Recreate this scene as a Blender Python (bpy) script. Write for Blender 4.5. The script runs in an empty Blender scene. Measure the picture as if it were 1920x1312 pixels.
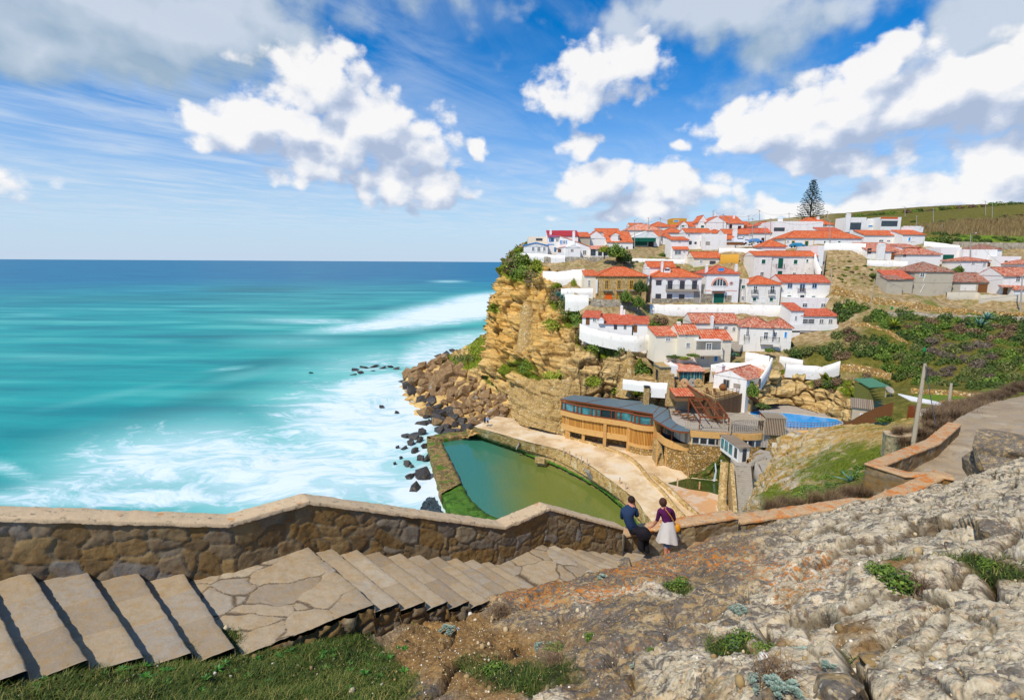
import bpy, bmesh, math, random
import numpy as np
from mathutils import Vector, Matrix
R_ = math.radians
sc = bpy.context.scene
COL = sc.collection
F_, CX, CY, CAMZ = 1000.0, 960.0, 656.0, 42.0
PITCH = math.atan(165.5/F_); ROLL = 0.0059
_f = np.array([0, math.cos(PITCH), -math.sin(PITCH)]); _r0 = np.array([1.0, 0, 0]); _u0 = np.array([0, math.sin(PITCH), math.cos(PITCH)])
_r = math.cos(ROLL)*_r0 + math.sin(ROLL)*_u0; _u = -math.sin(ROLL)*_r0 + math.cos(ROLL)*_u0
CAM = np.array([0, 0, CAMZ])
def ray(px, py): return _f + (px-CX)/F_*_r + (CY-py)/F_*_u
def T(px, py, t): return CAM + t*ray(px, py)
def Z(px, py, z):
    d = ray(px, py); return CAM + (z-CAMZ)/d[2]*d
def Yd(px, py, y):
    d = ray(px, py); return CAM + y/d[1]*d
def proj(p):
    d = np.asarray(p)-CAM; t = d@_f
    return CX+F_*(d@_r)/t, CY-F_*(d@_u)/t, t
cam_d = bpy.data.cameras.new('camera'); cam_d.sensor_width = 36; cam_d.lens = F_/1920*36
cam_d.clip_start = .05; cam_d.clip_end = 60000
cam = bpy.data.objects.new('camera', cam_d); COL.objects.link(cam)
M_ = Matrix(((_r[0], _u[0], -_f[0], 0), (_r[1], _u[1], -_f[1], 0), (_r[2], _u[2], -_f[2], CAMZ), (0, 0, 0, 1)))
cam.matrix_world = M_; sc.camera = cam
sc.cycles.max_bounces=4
sc.view_settings.view_transform = 'Standard'; sc.view_settings.look = 'None'; sc.view_settings.gamma = 1
sc.view_settings.exposure = 0.0
SUN = np.array([-.48, -.60, 1.0]); SUN /= np.linalg.norm(SUN)
def hx(h, k=1.0):
    h = h.lstrip('#'); v = [int(h[i:i+2], 16)/255 for i in (0, 2, 4)]
    return tuple(k*(c/12.92 if c <= .04045 else ((c+.055)/1.055)**2.4) for c in v)+(1.0,)
def _hash(ix, iy, iz, s=0):
    n = (ix.astype(np.int64)*73856093) ^ (iy.astype(np.int64)*19349663) ^ (iz.astype(np.int64)*83492791) ^ (s*2654435761)
    n = (n ^ (n >> 13))*1274126177 & 0xffffffff
    n = (n ^ (n >> 16))*2246822519 & 0xffffffff
    n ^= n >> 15
    return (n & 0xffffff)/float(0xffffff)
def vnoise(p, s=0):
    p = np.asarray(p, float); i = np.floor(p).astype(np.int64); f = p-i; f = f*f*f*(f*(f*6-15)+10)
    r = 0
    for dx in (0, 1):
        for dy in (0, 1):
            for dz in (0, 1):
                w = (f[:, 0] if dx else 1-f[:, 0])*(f[:, 1] if dy else 1-f[:, 1])*(f[:, 2] if dz else 1-f[:, 2])
                r = r + w*_hash(i[:, 0]+dx, i[:, 1]+dy, i[:, 2]+dz, s)
    return r*2-1
def fbm(p, oct=4, gain=.5, lac=2.03, s=0, ridge=False):
    p = np.asarray(p, float); a = 1; t = 0; n = 0
    for k in range(oct):
        v = vnoise(p+k*17.3, s+k)
        if ridge: v = 1-2*np.abs(v)
        t = t+a*v; n += a; a *= gain; p = p*lac
    return t/n
def worley(p, s=0):
    """F1, F2-F1 and a random number per cell"""
    p = np.asarray(p, float); i = np.floor(p).astype(np.int64)
    f1 = np.full(len(p), 9.); f2 = np.full(len(p), 9.); rid = np.zeros(len(p))
    for dx in (-1, 0, 1):
        for dy in (-1, 0, 1):
            for dz in (-1, 0, 1):
                c = i+np.array([dx, dy, dz])
                q = np.stack([c[:, k]+.15+.7*_hash(c[:, 0], c[:, 1], c[:, 2], s+1+k) for k in range(3)], 1)
                d = np.linalg.norm(p-q, axis=1); r = _hash(c[:, 0], c[:, 1], c[:, 2], s+9)
                m = d < f1; f2 = np.where(m, f1, np.minimum(f2, d)); rid = np.where(m, r, rid); f1 = np.where(m, d, f1)
    return f1, f2-f1, rid
def sst(a, b, x):
    x = np.clip((x-a)/(b-a), 0, 1); return x*x*(3-2*x)
class NG:
    def __init__(s, tree): s.t = tree; s.N = tree.nodes; s.L = tree.links
    def n(s, typ, props=None, out=0, **inp):
        nd = s.N.new(typ)
        for k, v in (props or {}).items(): setattr(nd, k, v)
        for k, v in inp.items():
            key = int(k[1:]) if k[0] == 'i' and k[1:].isdigit() else k.replace('_', ' ')
            sk = nd.inputs[key]
            if isinstance(v, bpy.types.NodeSocket): s.L.new(v, sk)
            else: sk.default_value = v
        return nd.outputs[out]
    def math(s, op, a, b=0.0, c=0.0, clamp=False):
        return s.n('ShaderNodeMath', {'operation': op, 'use_clamp': clamp}, i0=a, i1=b, i2=c)
    def vm(s, op, a, b=(0, 0, 0), out=0):
        return s.n('ShaderNodeVectorMath', {'operation': op}, out=out, i0=a, i1=b)
    def mix(s, f, a, b, mode='MIX'):
        nd = s.N.new('ShaderNodeMix'); nd.data_type = 'RGBA'; nd.blend_type = mode
        for i, v in ((0, f), (6, a), (7, b)):
            if isinstance(v, bpy.types.NodeSocket): s.L.new(v, nd.inputs[i])
            else: nd.inputs[i].default_value = v
        return nd.outputs[2]
    def ss(s, a, b, x):
        return s.n('ShaderNodeMapRange', {'interpolation_type': 'SMOOTHSTEP'}, Value=x, From_Min=a, From_Max=b)
    def lin(s, a, b, c, d, x):
        return s.n('ShaderNodeMapRange', None, Value=x, From_Min=a, From_Max=b, To_Min=c, To_Max=d)
    def noise(s, vec, scale=1, detail=3, rough=.5, dist=0, out=0):
        return s.n('ShaderNodeTexNoise', None, out=out, Vector=vec, Scale=scale, Detail=detail, Roughness=rough, Distortion=dist)
    def vor(s, vec, scale=1, feature='F1', out=0, rnd=1):
        return s.n('ShaderNodeTexVoronoi', {'feature': feature}, out=out, Vector=vec, Scale=scale, Randomness=rnd)
    def ramp(s, fac, stops):
        nd = s.N.new('ShaderNodeValToRGB'); cr = nd.color_ramp
        while len(cr.elements) < len(stops): cr.elements.new(.5)
        for e, (p, c) in zip(cr.elements, stops): e.position = p; e.color = c
        s.L.new(fac, nd.inputs[0]); return nd.outputs[0]
    def pos(s): return s.n('ShaderNodeNewGeometry')
    def obj(s): return s.n('ShaderNodeTexCoord', None, out=3)
    def uv(s): return s.n('ShaderNodeTexCoord', None, out=2)
    def attr(s, name, out=2): return s.n('ShaderNodeAttribute', {'attribute_name': name}, out=out)
    def sca(s, v, k): return s.vm('MULTIPLY', v, k if isinstance(k, tuple) else (k, k, k))
    def bump(s, h, strength=.5, dist=.1, normal=None):
        kw = dict(Height=h, Strength=strength, Distance=dist)
        if normal is not None: kw['Normal'] = normal
        return s.n('ShaderNodeBump', None, **kw)
MATS = {}
def material(name, fn):
    m = bpy.data.materials.new(name); m.use_nodes = True; nt = m.node_tree
    b = nt.nodes['Principled BSDF']; g = NG(nt)
    for k, v in fn(g).items():
        sk = b.inputs[k]
        if isinstance(v, bpy.types.NodeSocket): nt.links.new(v, sk)
        else: sk.default_value = v
    MATS[name] = m; return m
def plain(name, col, rough=.6, var=.12, scale=3, bump=0, bscale=8, metal=0, spec=.3, layers=(), coord='obj', dist=.05):
    """noise-varied colour, thresholded noise layers (scale, lo, hi, colour[, detail]) and bump"""
    def fn(g):
        v = g.obj() if coord == 'obj' else g.pos()
        n = g.noise(v, scale, 5, .6)
        c = g.mix(n, tuple(x*(1-2*var) for x in col[:3])+(1,), tuple(min(1, x*(1+2*var)) for x in col[:3])+(1,))
        for k, l in enumerate(layers):
            w = g.vm('ADD', v, (k*13.7, k*5.1, k*3.3))
            m = g.ss(l[1], l[2], g.noise(w, l[0], l[4] if len(l) > 4 else 6, .65))
            c = g.mix(m, c, l[3])
        d = {'Base Color': c, 'Roughness': rough, 'Metallic': metal, 'Specular IOR Level': spec}
        if bump: d['Normal'] = g.bump(g.noise(v, bscale, 8, .65), bump, dist)
        return d
    return material(name, fn)
class MB:
    def __init__(s): s.v = []; s.f = []; s.m = []; s.uv = {}
    def face(s, pts, mi=0, uv=None):
        i = len(s.v); s.v += [tuple(float(c) for c in p) for p in pts]
        s.f.append(tuple(range(i, i+len(pts)))); s.m.append(mi)
        if uv: s.uv[len(s.f)-1] = uv
    def hexa(s, b, t, mi=0):
        """b,t: four bottom and four top corners, counter-clockwise from above"""
        i = len(s.v); s.v += [tuple(float(c) for c in p) for p in list(b)+list(t)]
        for q in ((3, 2, 1, 0), (4, 5, 6, 7), (0, 1, 5, 4), (1, 2, 6, 5), (2, 3, 7, 6), (3, 0, 4, 7)):
            s.f.append(tuple(i+k for k in q)); s.m.append(mi)
        return s
    def box(s, x0, x1, y0, y1, z0, z1, mi=0):
        return s.hexa([(x0, y0, z0), (x1, y0, z0), (x1, y1, z0), (x0, y1, z0)], [(x0, y0, z1), (x1, y0, z1), (x1, y1, z1), (x0, y1, z1)], mi)
    def prism(s, pts, z0, z1, mi=0, tops=None):
        """pts: xy polygon, counter-clockwise"""
        n = len(pts); i = len(s.v)
        s.v += [(float(p[0]), float(p[1]), float(z0 if not hasattr(z0, '__len__') else z0[k])) for k, p in enumerate(pts)]
        s.v += [(float(p[0]), float(p[1]), float(z1 if not hasattr(z1, '__len__') else z1[k])) for k, p in enumerate(pts)]
        s.f.append(tuple(i+k for k in reversed(range(n)))); s.f.append(tuple(i+n+k for k in range(n))); s.m += [mi, mi]
        for k in range(n):
            s.f.append((i+k, i+(k+1) % n, i+n+(k+1) % n, i+n+k)); s.m.append(mi)
        return s
    def bar(s, a, b, w, h=None, mi=0):
        """square bar from a to b"""
        a = Vector(a); b = Vector(b); d = (b-a).normalized(); h = h or w
        sd = d.cross(Vector((0, 0, 1)))
        if sd.length < 1e-3: sd = Vector((1, 0, 0))
        sd.normalize(); up = sd.cross(d)
        q = [(-1, -1), (1, -1), (1, 1), (-1, 1)]
        s.hexa([a+sd*w/2*x+up*h/2*y for x, y in q], [b+sd*w/2*x+up*h/2*y for x, y in q], mi); return s
    def tube(s, pts, rad, n=8, mi=0, cap=True):
        pts = [Vector(p) for p in pts]; i0 = len(s.v)
        rad = rad if hasattr(rad, '__len__') else [rad]*len(pts)
        pr = None
        for k, p in enumerate(pts):
            d = (pts[min(k+1, len(pts)-1)]-pts[max(k-1, 0)]).normalized()
            if pr is None:
                pr = d.cross(Vector((0, 0, 1)))
                if pr.length < 1e-2: pr = Vector((1, 0, 0))
            pr = (pr-d*pr.dot(d)).normalized(); q = d.cross(pr)
            for j in range(n):
                a = 2*math.pi*j/n; s.v.append(tuple(p+(pr*math.cos(a)+q*math.sin(a))*rad[k]))
        for k in range(len(pts)-1):
            for j in range(n):
                a = i0+k*n+j; b = i0+k*n+(j+1) % n; s.f.append((a, b, b+n, a+n)); s.m.append(mi)
        if cap:
            s.f.append(tuple(i0+j for j in reversed(range(n)))); s.m.append(mi)
            s.f.append(tuple(i0+(len(pts)-1)*n+j for j in range(n))); s.m.append(mi)
        return s
    def lathe(s, prof, c=(0, 0, 0), n=12, mi=0):
        i0 = len(s.v)
        for r, z in prof:
            for j in range(n):
                a = 2*math.pi*j/n; s.v.append((c[0]+r*math.cos(a), c[1]+r*math.sin(a), c[2]+z))
        for k in range(len(prof)-1):
            for j in range(n):
                a = i0+k*n+j; b = i0+k*n+(j+1) % n; s.f.append((a, b, b+n, a+n)); s.m.append(mi)
        s.f.append(tuple(i0+j for j in reversed(range(n)))); s.m.append(mi)
        s.f.append(tuple(i0+(len(prof)-1)*n+j for j in range(n))); s.m.append(mi)
        return s
    def build(s, name, mats, parent=None, smooth=False):
        me = bpy.data.meshes.new(name); me.from_pydata(s.v, [], s.f)
        mats = mats if isinstance(mats, (list, tuple)) else [mats]
        for m in mats: me.materials.append(MATS[m] if isinstance(m, str) else m)
        if len(mats) > 1: me.polygons.foreach_set('material_index', s.m)
        if s.uv:
            ul = me.uv_layers.new(name='UVMap')
            for fi, uvs in s.uv.items():
                p = me.polygons[fi]
                for k, li in enumerate(p.loop_indices): ul.data[li].uv = uvs[k]
        if smooth: me.shade_smooth()
        me.update()
        o = bpy.data.objects.new(name, me); COL.objects.link(o)
        if parent is not None: o.parent = parent
        return o
def npmesh(name, V, Fq, mats, attrs=None, smooth=True, parent=None, mi=None):
    """mesh object from numpy arrays (quads or triangles) with float attributes"""
    V = np.asarray(V, np.float32); Fq = np.asarray(Fq, np.int32); k = Fq.shape[1]
    me = bpy.data.meshes.new(name); me.vertices.add(len(V)); me.vertices.foreach_set('co', V.ravel())
    me.loops.add(Fq.size); me.loops.foreach_set('vertex_index', Fq.ravel())
    me.polygons.add(len(Fq)); me.polygons.foreach_set('loop_start', np.arange(0, Fq.size, k, dtype=np.int32))
    me.polygons.foreach_set('loop_total', np.full(len(Fq), k, np.int32))
    mats = mats if isinstance(mats, (list, tuple)) else [mats]
    for m in mats: me.materials.append(MATS[m] if isinstance(m, str) else m)
    if mi is not None: me.polygons.foreach_set('material_index', np.asarray(mi, np.int32))
    if smooth: me.polygons.foreach_set('use_smooth', np.ones(len(Fq), bool))
    me.update(); me.validate()
    for a, vals in (attrs or {}).items():
        at = me.attributes.new(a, 'FLOAT', 'POINT'); at.data.foreach_set('value', np.asarray(vals, np.float32))
    o = bpy.data.objects.new(name, me); COL.objects.link(o)
    if parent is not None: o.parent = parent
    return o
def gridfaces(nr, nc, flip=False):
    i = np.arange(nr*nc).reshape(nr, nc)
    q = np.stack([i[:-1, :-1], i[:-1, 1:], i[1:, 1:], i[1:, :-1]], -1).reshape(-1, 4)
    return q[:, ::-1] if flip else q
def tag(o, label=None, cat=None, group=None, kind=None):
    if label: o['label'] = label
    if cat: o['category'] = cat
    if group: o['group'] = group
    if kind: o['kind'] = kind
    return o
def thing(name, label, cat, loc=(0, 0, 0), rz=0, group=None):
    o = bpy.data.objects.new(name, None); COL.objects.link(o); o.location = tuple(float(c) for c in loc); o.rotation_euler = (0, 0, rz)
    o.empty_display_size = .2
    return tag(o, label, cat, group)
def structure(o): o['kind'] = 'structure'; return o
def dup(o, loc=None, rz=None, scale=None, label=None, group=None, parent=None):
    r = o.copy(); COL.objects.link(r)
    if parent is not None: r.parent = parent
    if loc is not None: r.location = tuple(float(c) for c in loc)
    if rz is not None: r.rotation_euler = (0, 0, rz) if not hasattr(rz, '__len__') else rz
    if scale is not None: r.scale = scale if hasattr(scale, '__len__') else (scale,)*3
    if label: r['label'] = label
    if group: r['group'] = group
    for ch in list(o.children): dup(ch, parent=r)
    return r
def catmull(P, n):
    """P: (k,3) control rows -> smooth resampling to n, along axis 0"""
    P = np.asarray(P, float); k = len(P); t = np.linspace(0, k-1, n); i = np.clip(np.floor(t).astype(int), 0, k-2); f = t-i
    g = lambda j: P[np.clip(j, 0, k-1)]
    sh = (n,)+(1,)*(P.ndim-1); f = f.reshape(sh)
    p0 = np.where((i == 0).reshape(sh), 2*g(i)-g(i+1), g(i-1)); p3 = np.where((i == k-2).reshape(sh), 2*g(i+1)-g(i), g(i+2))
    p1, p2 = g(i), g(i+1)
    c = .5*((2*p1)+(-p0+p2)*f+(2*p0-5*p1+4*p2-p3)*f*f+(-p0+3*p1-3*p2+p3)*f**3)
    l = p1*(1-f)+p2*f
    return .65*c+.35*l
def patch(rows, nr, nc, px=True):
    """rows: list of rows of (px,py,t) (or xyz) control points, equal lengths -> (nr,nc,3) points"""
    P = np.array([[T(*q) if px else q for q in r] for r in rows], float)
    P = catmull(P, nr); return catmull(P.transpose(1, 0, 2), nc).transpose(1, 0, 2)
def normals(G):
    du = np.gradient(G, axis=1); dv = np.gradient(G, axis=0); n = np.cross(du, dv); return n/(np.linalg.norm(n, axis=2, keepdims=True)+1e-9)
w = bpy.data.worlds.new('World'); sc.world = w; w.use_nodes = True
wt = w.node_tree; wt.nodes.clear(); g = NG(wt)
sun_el = math.asin(SUN[2]); sun_az = math.atan2(SUN[0], SUN[1])
sky = g.n('ShaderNodeTexSky', {'sky_type': 'NISHITA', 'sun_disc': False, 'sun_elevation': sun_el, 'sun_rotation': sun_az % (2*math.pi),
     'air_density': 1.0, 'dust_density': .3, 'ozone_density': 3.0, 'altitude': 0})
dirv = g.n('ShaderNodeTexCoord', None, out=0)
sep = wt.nodes.new('ShaderNodeSeparateXYZ'); wt.links.new(dirv, sep.inputs[0])
az = g.math('ARCTAN2', sep.outputs[0], sep.outputs[1]); el = g.math('ARCSINE', sep.outputs[2])
comb = wt.nodes.new('ShaderNodeCombineXYZ'); wt.links.new(az, comb.inputs[0]); wt.links.new(el, comb.inputs[1])
AE = comb.outputs[0]
def ae(px, py):
    d = ray(px, py); d = d/np.linalg.norm(d); return math.atan2(d[0], d[1]), math.asin(d[2])
def cloud_group(name, blobs, namp, nscale, warp=.02):
    t = bpy.data.node_groups.new(name, 'ShaderNodeTree')
    t.interface.new_socket('V', in_out='INPUT', socket_type='NodeSocketVector'); t.interface.new_socket('D', in_out='OUTPUT', socket_type='NodeSocketFloat')
    gi = t.nodes.new('NodeGroupInput'); go = t.nodes.new('NodeGroupOutput'); h = NG(t)
    V = gi.outputs[0]
    wv = h.n('ShaderNodeTexNoise', {'noise_dimensions': '2D'}, out=1, Vector=V, Scale=7.0, Detail=3.0, Roughness=.6)
    wv = h.vm('SCALE', h.vm('SUBTRACT', wv, (.5, .5, .5))); wv.node.inputs[3].default_value = warp*4
    Vw = h.vm('ADD', V, wv); acc = None
    for (bx, by, rx, ry, wgt) in blobs:
        c = ae(bx, by); s1 = F_*1.0
        q = h.vm('MULTIPLY', h.vm('SUBTRACT', Vw, (c[0], c[1], 0)), (s1/rx, s1/ry, 0))
        d = h.vm('LENGTH', q, out=1)
        b = h.math('MULTIPLY_ADD', d, -wgt, wgt)
        acc = b if acc is None else h.math('SMOOTH_MAX', acc, b, .25)
    Vs = h.vm('MULTIPLY', V, (1, 1.35, 1)); n1 = h.n('ShaderNodeTexNoise', {'noise_dimensions': '2D'}, Vector=Vs, Scale=nscale, Detail=8.0, Roughness=.60)
    n2 = h.n('ShaderNodeTexVoronoi', {'feature': 'F1', 'voronoi_dimensions': '2D'}, Vector=h.vm('ADD', Vs, wv), Scale=nscale*2.4)
    nn = h.math('MULTIPLY_ADD', n2, -.35, h.math('ADD', n1, -.32))
    D = h.math('MULTIPLY_ADD', nn, namp, acc)
    t.links.new(D, go.inputs[0]); return t
def use(tree, v):
    nd = wt.nodes.new('ShaderNodeGroup'); nd.node_tree = tree; wt.links.new(v, nd.inputs[0]); return nd.outputs[0]
cum = cloud_group('cumulus', [
    (600, 165, 110, 62, 1), (470, 235, 110, 48, 1), (560, 240, 130, 60, 1), (700, 235, 120, 70, 1.1), (770, 285, 100, 65, 1), (640, 300, 90, 50, .9), (800, 360, 120, 38, .9), (690, 350, 60, 35, .8), (885, 275, 26, 24, .8), (560, 320, 70, 26, .6),
    (1110, 145, 100, 62, 1.0), (1040, 190, 75, 32, .9), (1180, 120, 60, 40, .8),
    (1080, 272, 66, 30, .85), (1120, 345, 110, 42, .75), (1240, 350, 110, 48, .7), (1290, 280, 24, 14, .6), (1200, 398, 150, 20, .7),
    (1600, 195, 150, 78, 1.1), (1480, 240, 150, 58, 1.1), (1650, 120, 60, 42, 1), (1760, 190, 150, 80, 1.1), (1880, 190, 130, 75, 1.1), (1400, 265, 80, 36, .9), (1560, 300, 130, 32, .8),
    (1560, 395, 220, 22, .8), (1670, 365, 95, 38, 1), (1880, 310, 85, 48, 1), (1790, 370, 120, 34, .9), (1470, 392, 40, 20, .8), (1940, 350, 90, 50, .9),
    (2500, 250, 300, 90, 1), (-500, 320, 250, 60, 1)], 1.45, 10, .02)
dark = cloud_group('grey_cloud', [
    (180, 10, 420, 105, 1.25), (430, 50, 170, 66, 1.1), (60, 85, 240, 52, 1.1), (1170, 70, 130, 60, .7), (1860, 60, 110, 85, 1.1), (1980, 20, 200, 120, 1), (1430, 110, 115, 85, .75), (1300, 25, 240, 60, .8), (1560, 10, 130, 45, .7),
    (300, -300, 800, 160, 1), (1500, -420, 700, 140, 1)], 1.25, 6, .03)
sunoff = (-.030, .040, 0)
Dc = use(cum, AE); Ds = use(cum, g.vm('ADD', AE, sunoff)); Dg = use(dark, AE); Dgs = use(dark, g.vm('ADD', AE, (-.05, .06, 0)))
up = g.ss(-.02, .03, el)
ac = g.math('MULTIPLY', g.ss(.02, .44, Dc), up); ag = g.math('MULTIPLY', g.ss(-.02, .62, Dg), up)
zc = g.math('MAXIMUM', sep.outputs[2], .02)
pl = g.n('ShaderNodeCombineXYZ', None, i0=g.math('DIVIDE', sep.outputs[0], zc), i1=g.math('DIVIDE', sep.outputs[1], zc), i2=0.0)
veil = g.n('ShaderNodeTexNoise', {'noise_dimensions': '2D'}, Vector=g.vm('MULTIPLY', g.n('ShaderNodeMapping', None, Vector=pl, Rotation=(0, 0, .5)), (1.0, .35, 1)), Scale=2.2, Detail=6.0, Roughness=.62, Distortion=.6)
veil2 = g.n('ShaderNodeTexNoise', {'noise_dimensions': '2D'}, Vector=pl, Scale=1.1, Detail=4.0, Roughness=.55)
vmask = g.math('ADD', g.ss(.25, -.55, az), g.math('MULTIPLY', g.ss(.26, .10, el), .8), clamp=True)
va = g.math('MULTIPLY', g.math('MULTIPLY', g.ss(.40, .85, g.math('MULTIPLY_ADD', veil2, .45, g.math('MULTIPLY', veil, .70))), g.ss(.015, .07, el)), g.math('MULTIPLY_ADD', vmask, .52, .08), clamp=True)
K = 0.12
skyc = g.n('ShaderNodeHueSaturation', None, Hue=.498, Saturation=1.8, Value=1.0, Color=sky)
skyc = g.mix(1.0, skyc, (.42, 1.06, 1.22, 1), 'MULTIPLY')
hz = g.math('POWER', g.ss(.40, -.01, el), 1.5)
skyc = g.mix(g.math('MULTIPLY', hz, .90), skyc, (4.9, 5.7, 7.3, 1))
skyc = g.mix(va, skyc, (5.6, 6.4, 7.4, 1))
lit_g = g.lin(-.5, .5, 0, 1, g.math('SUBTRACT', Dg, Dgs))
gcol = g.mix(lit_g, (2.9, 3.9, 4.9, 1), (5.3, 5.9, 6.7, 1))
skyc = g.mix(g.math('MULTIPLY', ag, .9), skyc, gcol)
thick = g.ss(.2, 1.1, Dc)
lit = g.math('ADD', g.math('MULTIPLY', g.math('SUBTRACT', Dc, Ds), 1.25), .44)
lit = g.math('MULTIPLY_ADD', g.math('SUBTRACT', 1.0, thick), .18, lit, clamp=True)
ccol = g.ramp(lit, [(0, (3.6, 4.3, 5.7, 1)), (.35, (4.7, 5.3, 6.5, 1)), (.62, (6.5, 6.8, 7.4, 1)), (1, (8.1, 8.0, 7.95, 1))])
skyc = g.mix(g.math('MULTIPLY', ac, .96), skyc, ccol)
bg = g.n('ShaderNodeBackground', None, Color=skyc, Strength=K)
wo = wt.nodes.new('ShaderNodeOutputWorld'); wt.links.new(bg, wo.inputs[0])
w.cycles.sampling_method = 'MANUAL'; w.cycles.sample_map_resolution = 512
sd = bpy.data.lights.new('sun', 'SUN'); sd.energy = 4.2; sd.angle = R_(1.6); sd.color = (1.0, .93, .82)
so = bpy.data.objects.new('sun', sd); COL.objects.link(so)
so.rotation_euler = Vector(SUN).to_track_quat('Z', 'Y').to_euler(); so.location = (-30, -20, 90)
def blobfield(P, blobs):
    """soft maximum of elliptical blobs given in photo pixels on the water (px,py,rx,ry,weight)"""
    a = np.zeros(len(P)); X = P[:, 0]; Y = P[:, 1]
    for bx, by, rx, ry, wt_, ang in blobs:
        dx = X-bx; dy = Y-by; c, s_ = math.cos(ang), math.sin(ang)
        u = (dx*c+dy*s_)/rx; v = (-dx*s_+dy*c)/ry
        a = np.maximum(a, wt_*np.clip(1.3-np.sqrt(u*u+v*v), 0, 1))
    return a
def proj_np(V):
    d = V-CAM; t = d@_f; return np.stack([CX+F_*(d@_r)/t, CY-F_*(d@_u)/t], 1)
def sea_material(g):
    P = g.pos(); foam = g.attr('foam'); far = g.attr('far'); dk = g.attr('deep')
    # flow-aligned coordinates, stretched along the swell lines
    wv = g.n('ShaderNodeTexNoise', None, out=1, Vector=P, Scale=.035, Detail=3.0)
    wp = g.vm('ADD', P, g.vm('MULTIPLY', g.vm('SUBTRACT', wv, (.5, .5, .5)), (26, 26, 0)))
    mp = g.n('ShaderNodeMapping', None, Vector=wp, Rotation=(0, 0, .35), Scale=(.42, 1.0, 1))
    n1 = g.noise(mp, .11, 9, .66, 2.0); n2 = g.noise(mp, .45, 6, .66, 1.5); n3 = g.noise(mp, .022, 5, .55, .4)
    n4 = g.noise(g.n('ShaderNodeMapping', None, Vector=P, Rotation=(0, 0, .12), Scale=(.12, 1.0, 1)), .05, 6, .6, .3)
    fl = g.math('ADD', g.math('MULTIPLY', n1, 1.5), g.math('MULTIPLY', n2, .75))
    fl = g.math('MULTIPLY_ADD', foam, .85, g.math('SUBTRACT', fl, 1.62))
    fm = g.math('MAXIMUM', g.math('MULTIPLY', g.ss(-.05, .60, fl), .95), g.math('MULTIPLY', g.ss(.45, 1.3, foam), .55))
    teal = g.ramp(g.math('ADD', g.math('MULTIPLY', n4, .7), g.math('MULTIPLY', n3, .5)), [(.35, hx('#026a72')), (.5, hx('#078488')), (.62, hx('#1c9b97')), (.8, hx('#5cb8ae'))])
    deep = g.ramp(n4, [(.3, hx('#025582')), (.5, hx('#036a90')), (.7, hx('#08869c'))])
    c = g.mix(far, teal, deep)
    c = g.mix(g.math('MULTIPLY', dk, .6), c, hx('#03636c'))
    milky = g.math('MULTIPLY', g.ss(.05, .9, foam), .6)
    c = g.mix(milky, c, hx('#86ccc6'))
    c = g.mix(fm, c, hx('#dde6ea'))
    bm = g.bump(g.math('ADD', g.math('MULTIPLY', n1, .6), g.math('MULTIPLY', n3, 4)), .22, 1.0)
    r = g.math('MULTIPLY_ADD', fm, .4, .42)
    return {'Base Color': c, 'Roughness': r, 'Specular IOR Level': .06, 'Normal': bm}
material('sea_water', sea_material)
dist = np.concatenate([np.geomspace(45, 900, 260), np.geomspace(1000, 45000, 30)])
angs = np.linspace(R_(-62), R_(40), 300)
DD, AA = np.meshgrid(dist, angs, indexing='ij')
V = np.stack([DD*np.sin(AA), DD*np.cos(AA), np.zeros_like(DD)], -1).reshape(-1, 3)
Q = proj_np(V)
shore = [(810, 665, 110, 36, .95, -.2), (700, 725, 150, 34, 1.05, -.12), (770, 760, 90, 50, 1.15, 0), (560, 890, 420, 110, 1.0, 0), (330, 860, 330, 90, .95, -.12), (700, 800, 260, 120, 1.05, 0), (820, 920, 170, 90, 1.1, 0), (640, 760, 180, 50, .85, -.2), (740, 730, 130, 40, 1.0, -.1),
         (870, 582, 220, 27, 1.35, -.14), (740, 606, 190, 14, 1.1, -.1), (900, 560, 100, 14, 1.1, -.1), (600, 602, 180, 8, .7, .02), (860, 640, 160, 25, .8, -.15), (700, 680, 200, 40, .62, -.1), (560, 640, 170, 18, .42, 0),
         (150, 905, 200, 30, .8, -.1), (80, 935, 240, 26, .85, 0), (20, 880, 140, 22, .6, .3), (300, 930, 300, 30, .9, 0), (430, 690, 60, 5, .5, -.1), (840, 529, 45, 2.5, 1.0, 0), (880, 519, 30, 2, .9, 0), (915, 521, 30, 1.5, .7, 0), (100, 670, 160, 12, .32, 0), (60, 590, 60, 4, .35, 0), (300, 640, 60, 5, .3, 0), (470, 700, 130, 14, .36, -.2), (210, 740, 200, 10, .3, -.2)]
foam = blobfield(Q, shore)*1.12
foam *= np.where(DD.ravel() < 1200, 1, 0)
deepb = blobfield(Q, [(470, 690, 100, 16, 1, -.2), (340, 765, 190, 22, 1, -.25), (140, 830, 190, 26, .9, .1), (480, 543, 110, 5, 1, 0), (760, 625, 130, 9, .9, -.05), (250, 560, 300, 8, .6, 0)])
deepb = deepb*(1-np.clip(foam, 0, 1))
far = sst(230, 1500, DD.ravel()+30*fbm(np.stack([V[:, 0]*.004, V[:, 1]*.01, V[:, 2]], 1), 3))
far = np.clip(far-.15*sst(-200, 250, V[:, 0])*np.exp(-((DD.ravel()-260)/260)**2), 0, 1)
V[:, 2] = .35*fbm(np.stack([V[:, 0]*.02+V[:, 1]*.01, V[:, 1]*.06, V[:, 2]], 1), 3)*(DD.ravel() < 800)-.15 - DD.ravel()**2*0
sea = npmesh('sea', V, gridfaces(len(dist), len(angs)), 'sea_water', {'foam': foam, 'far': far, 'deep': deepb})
structure(sea)
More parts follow.
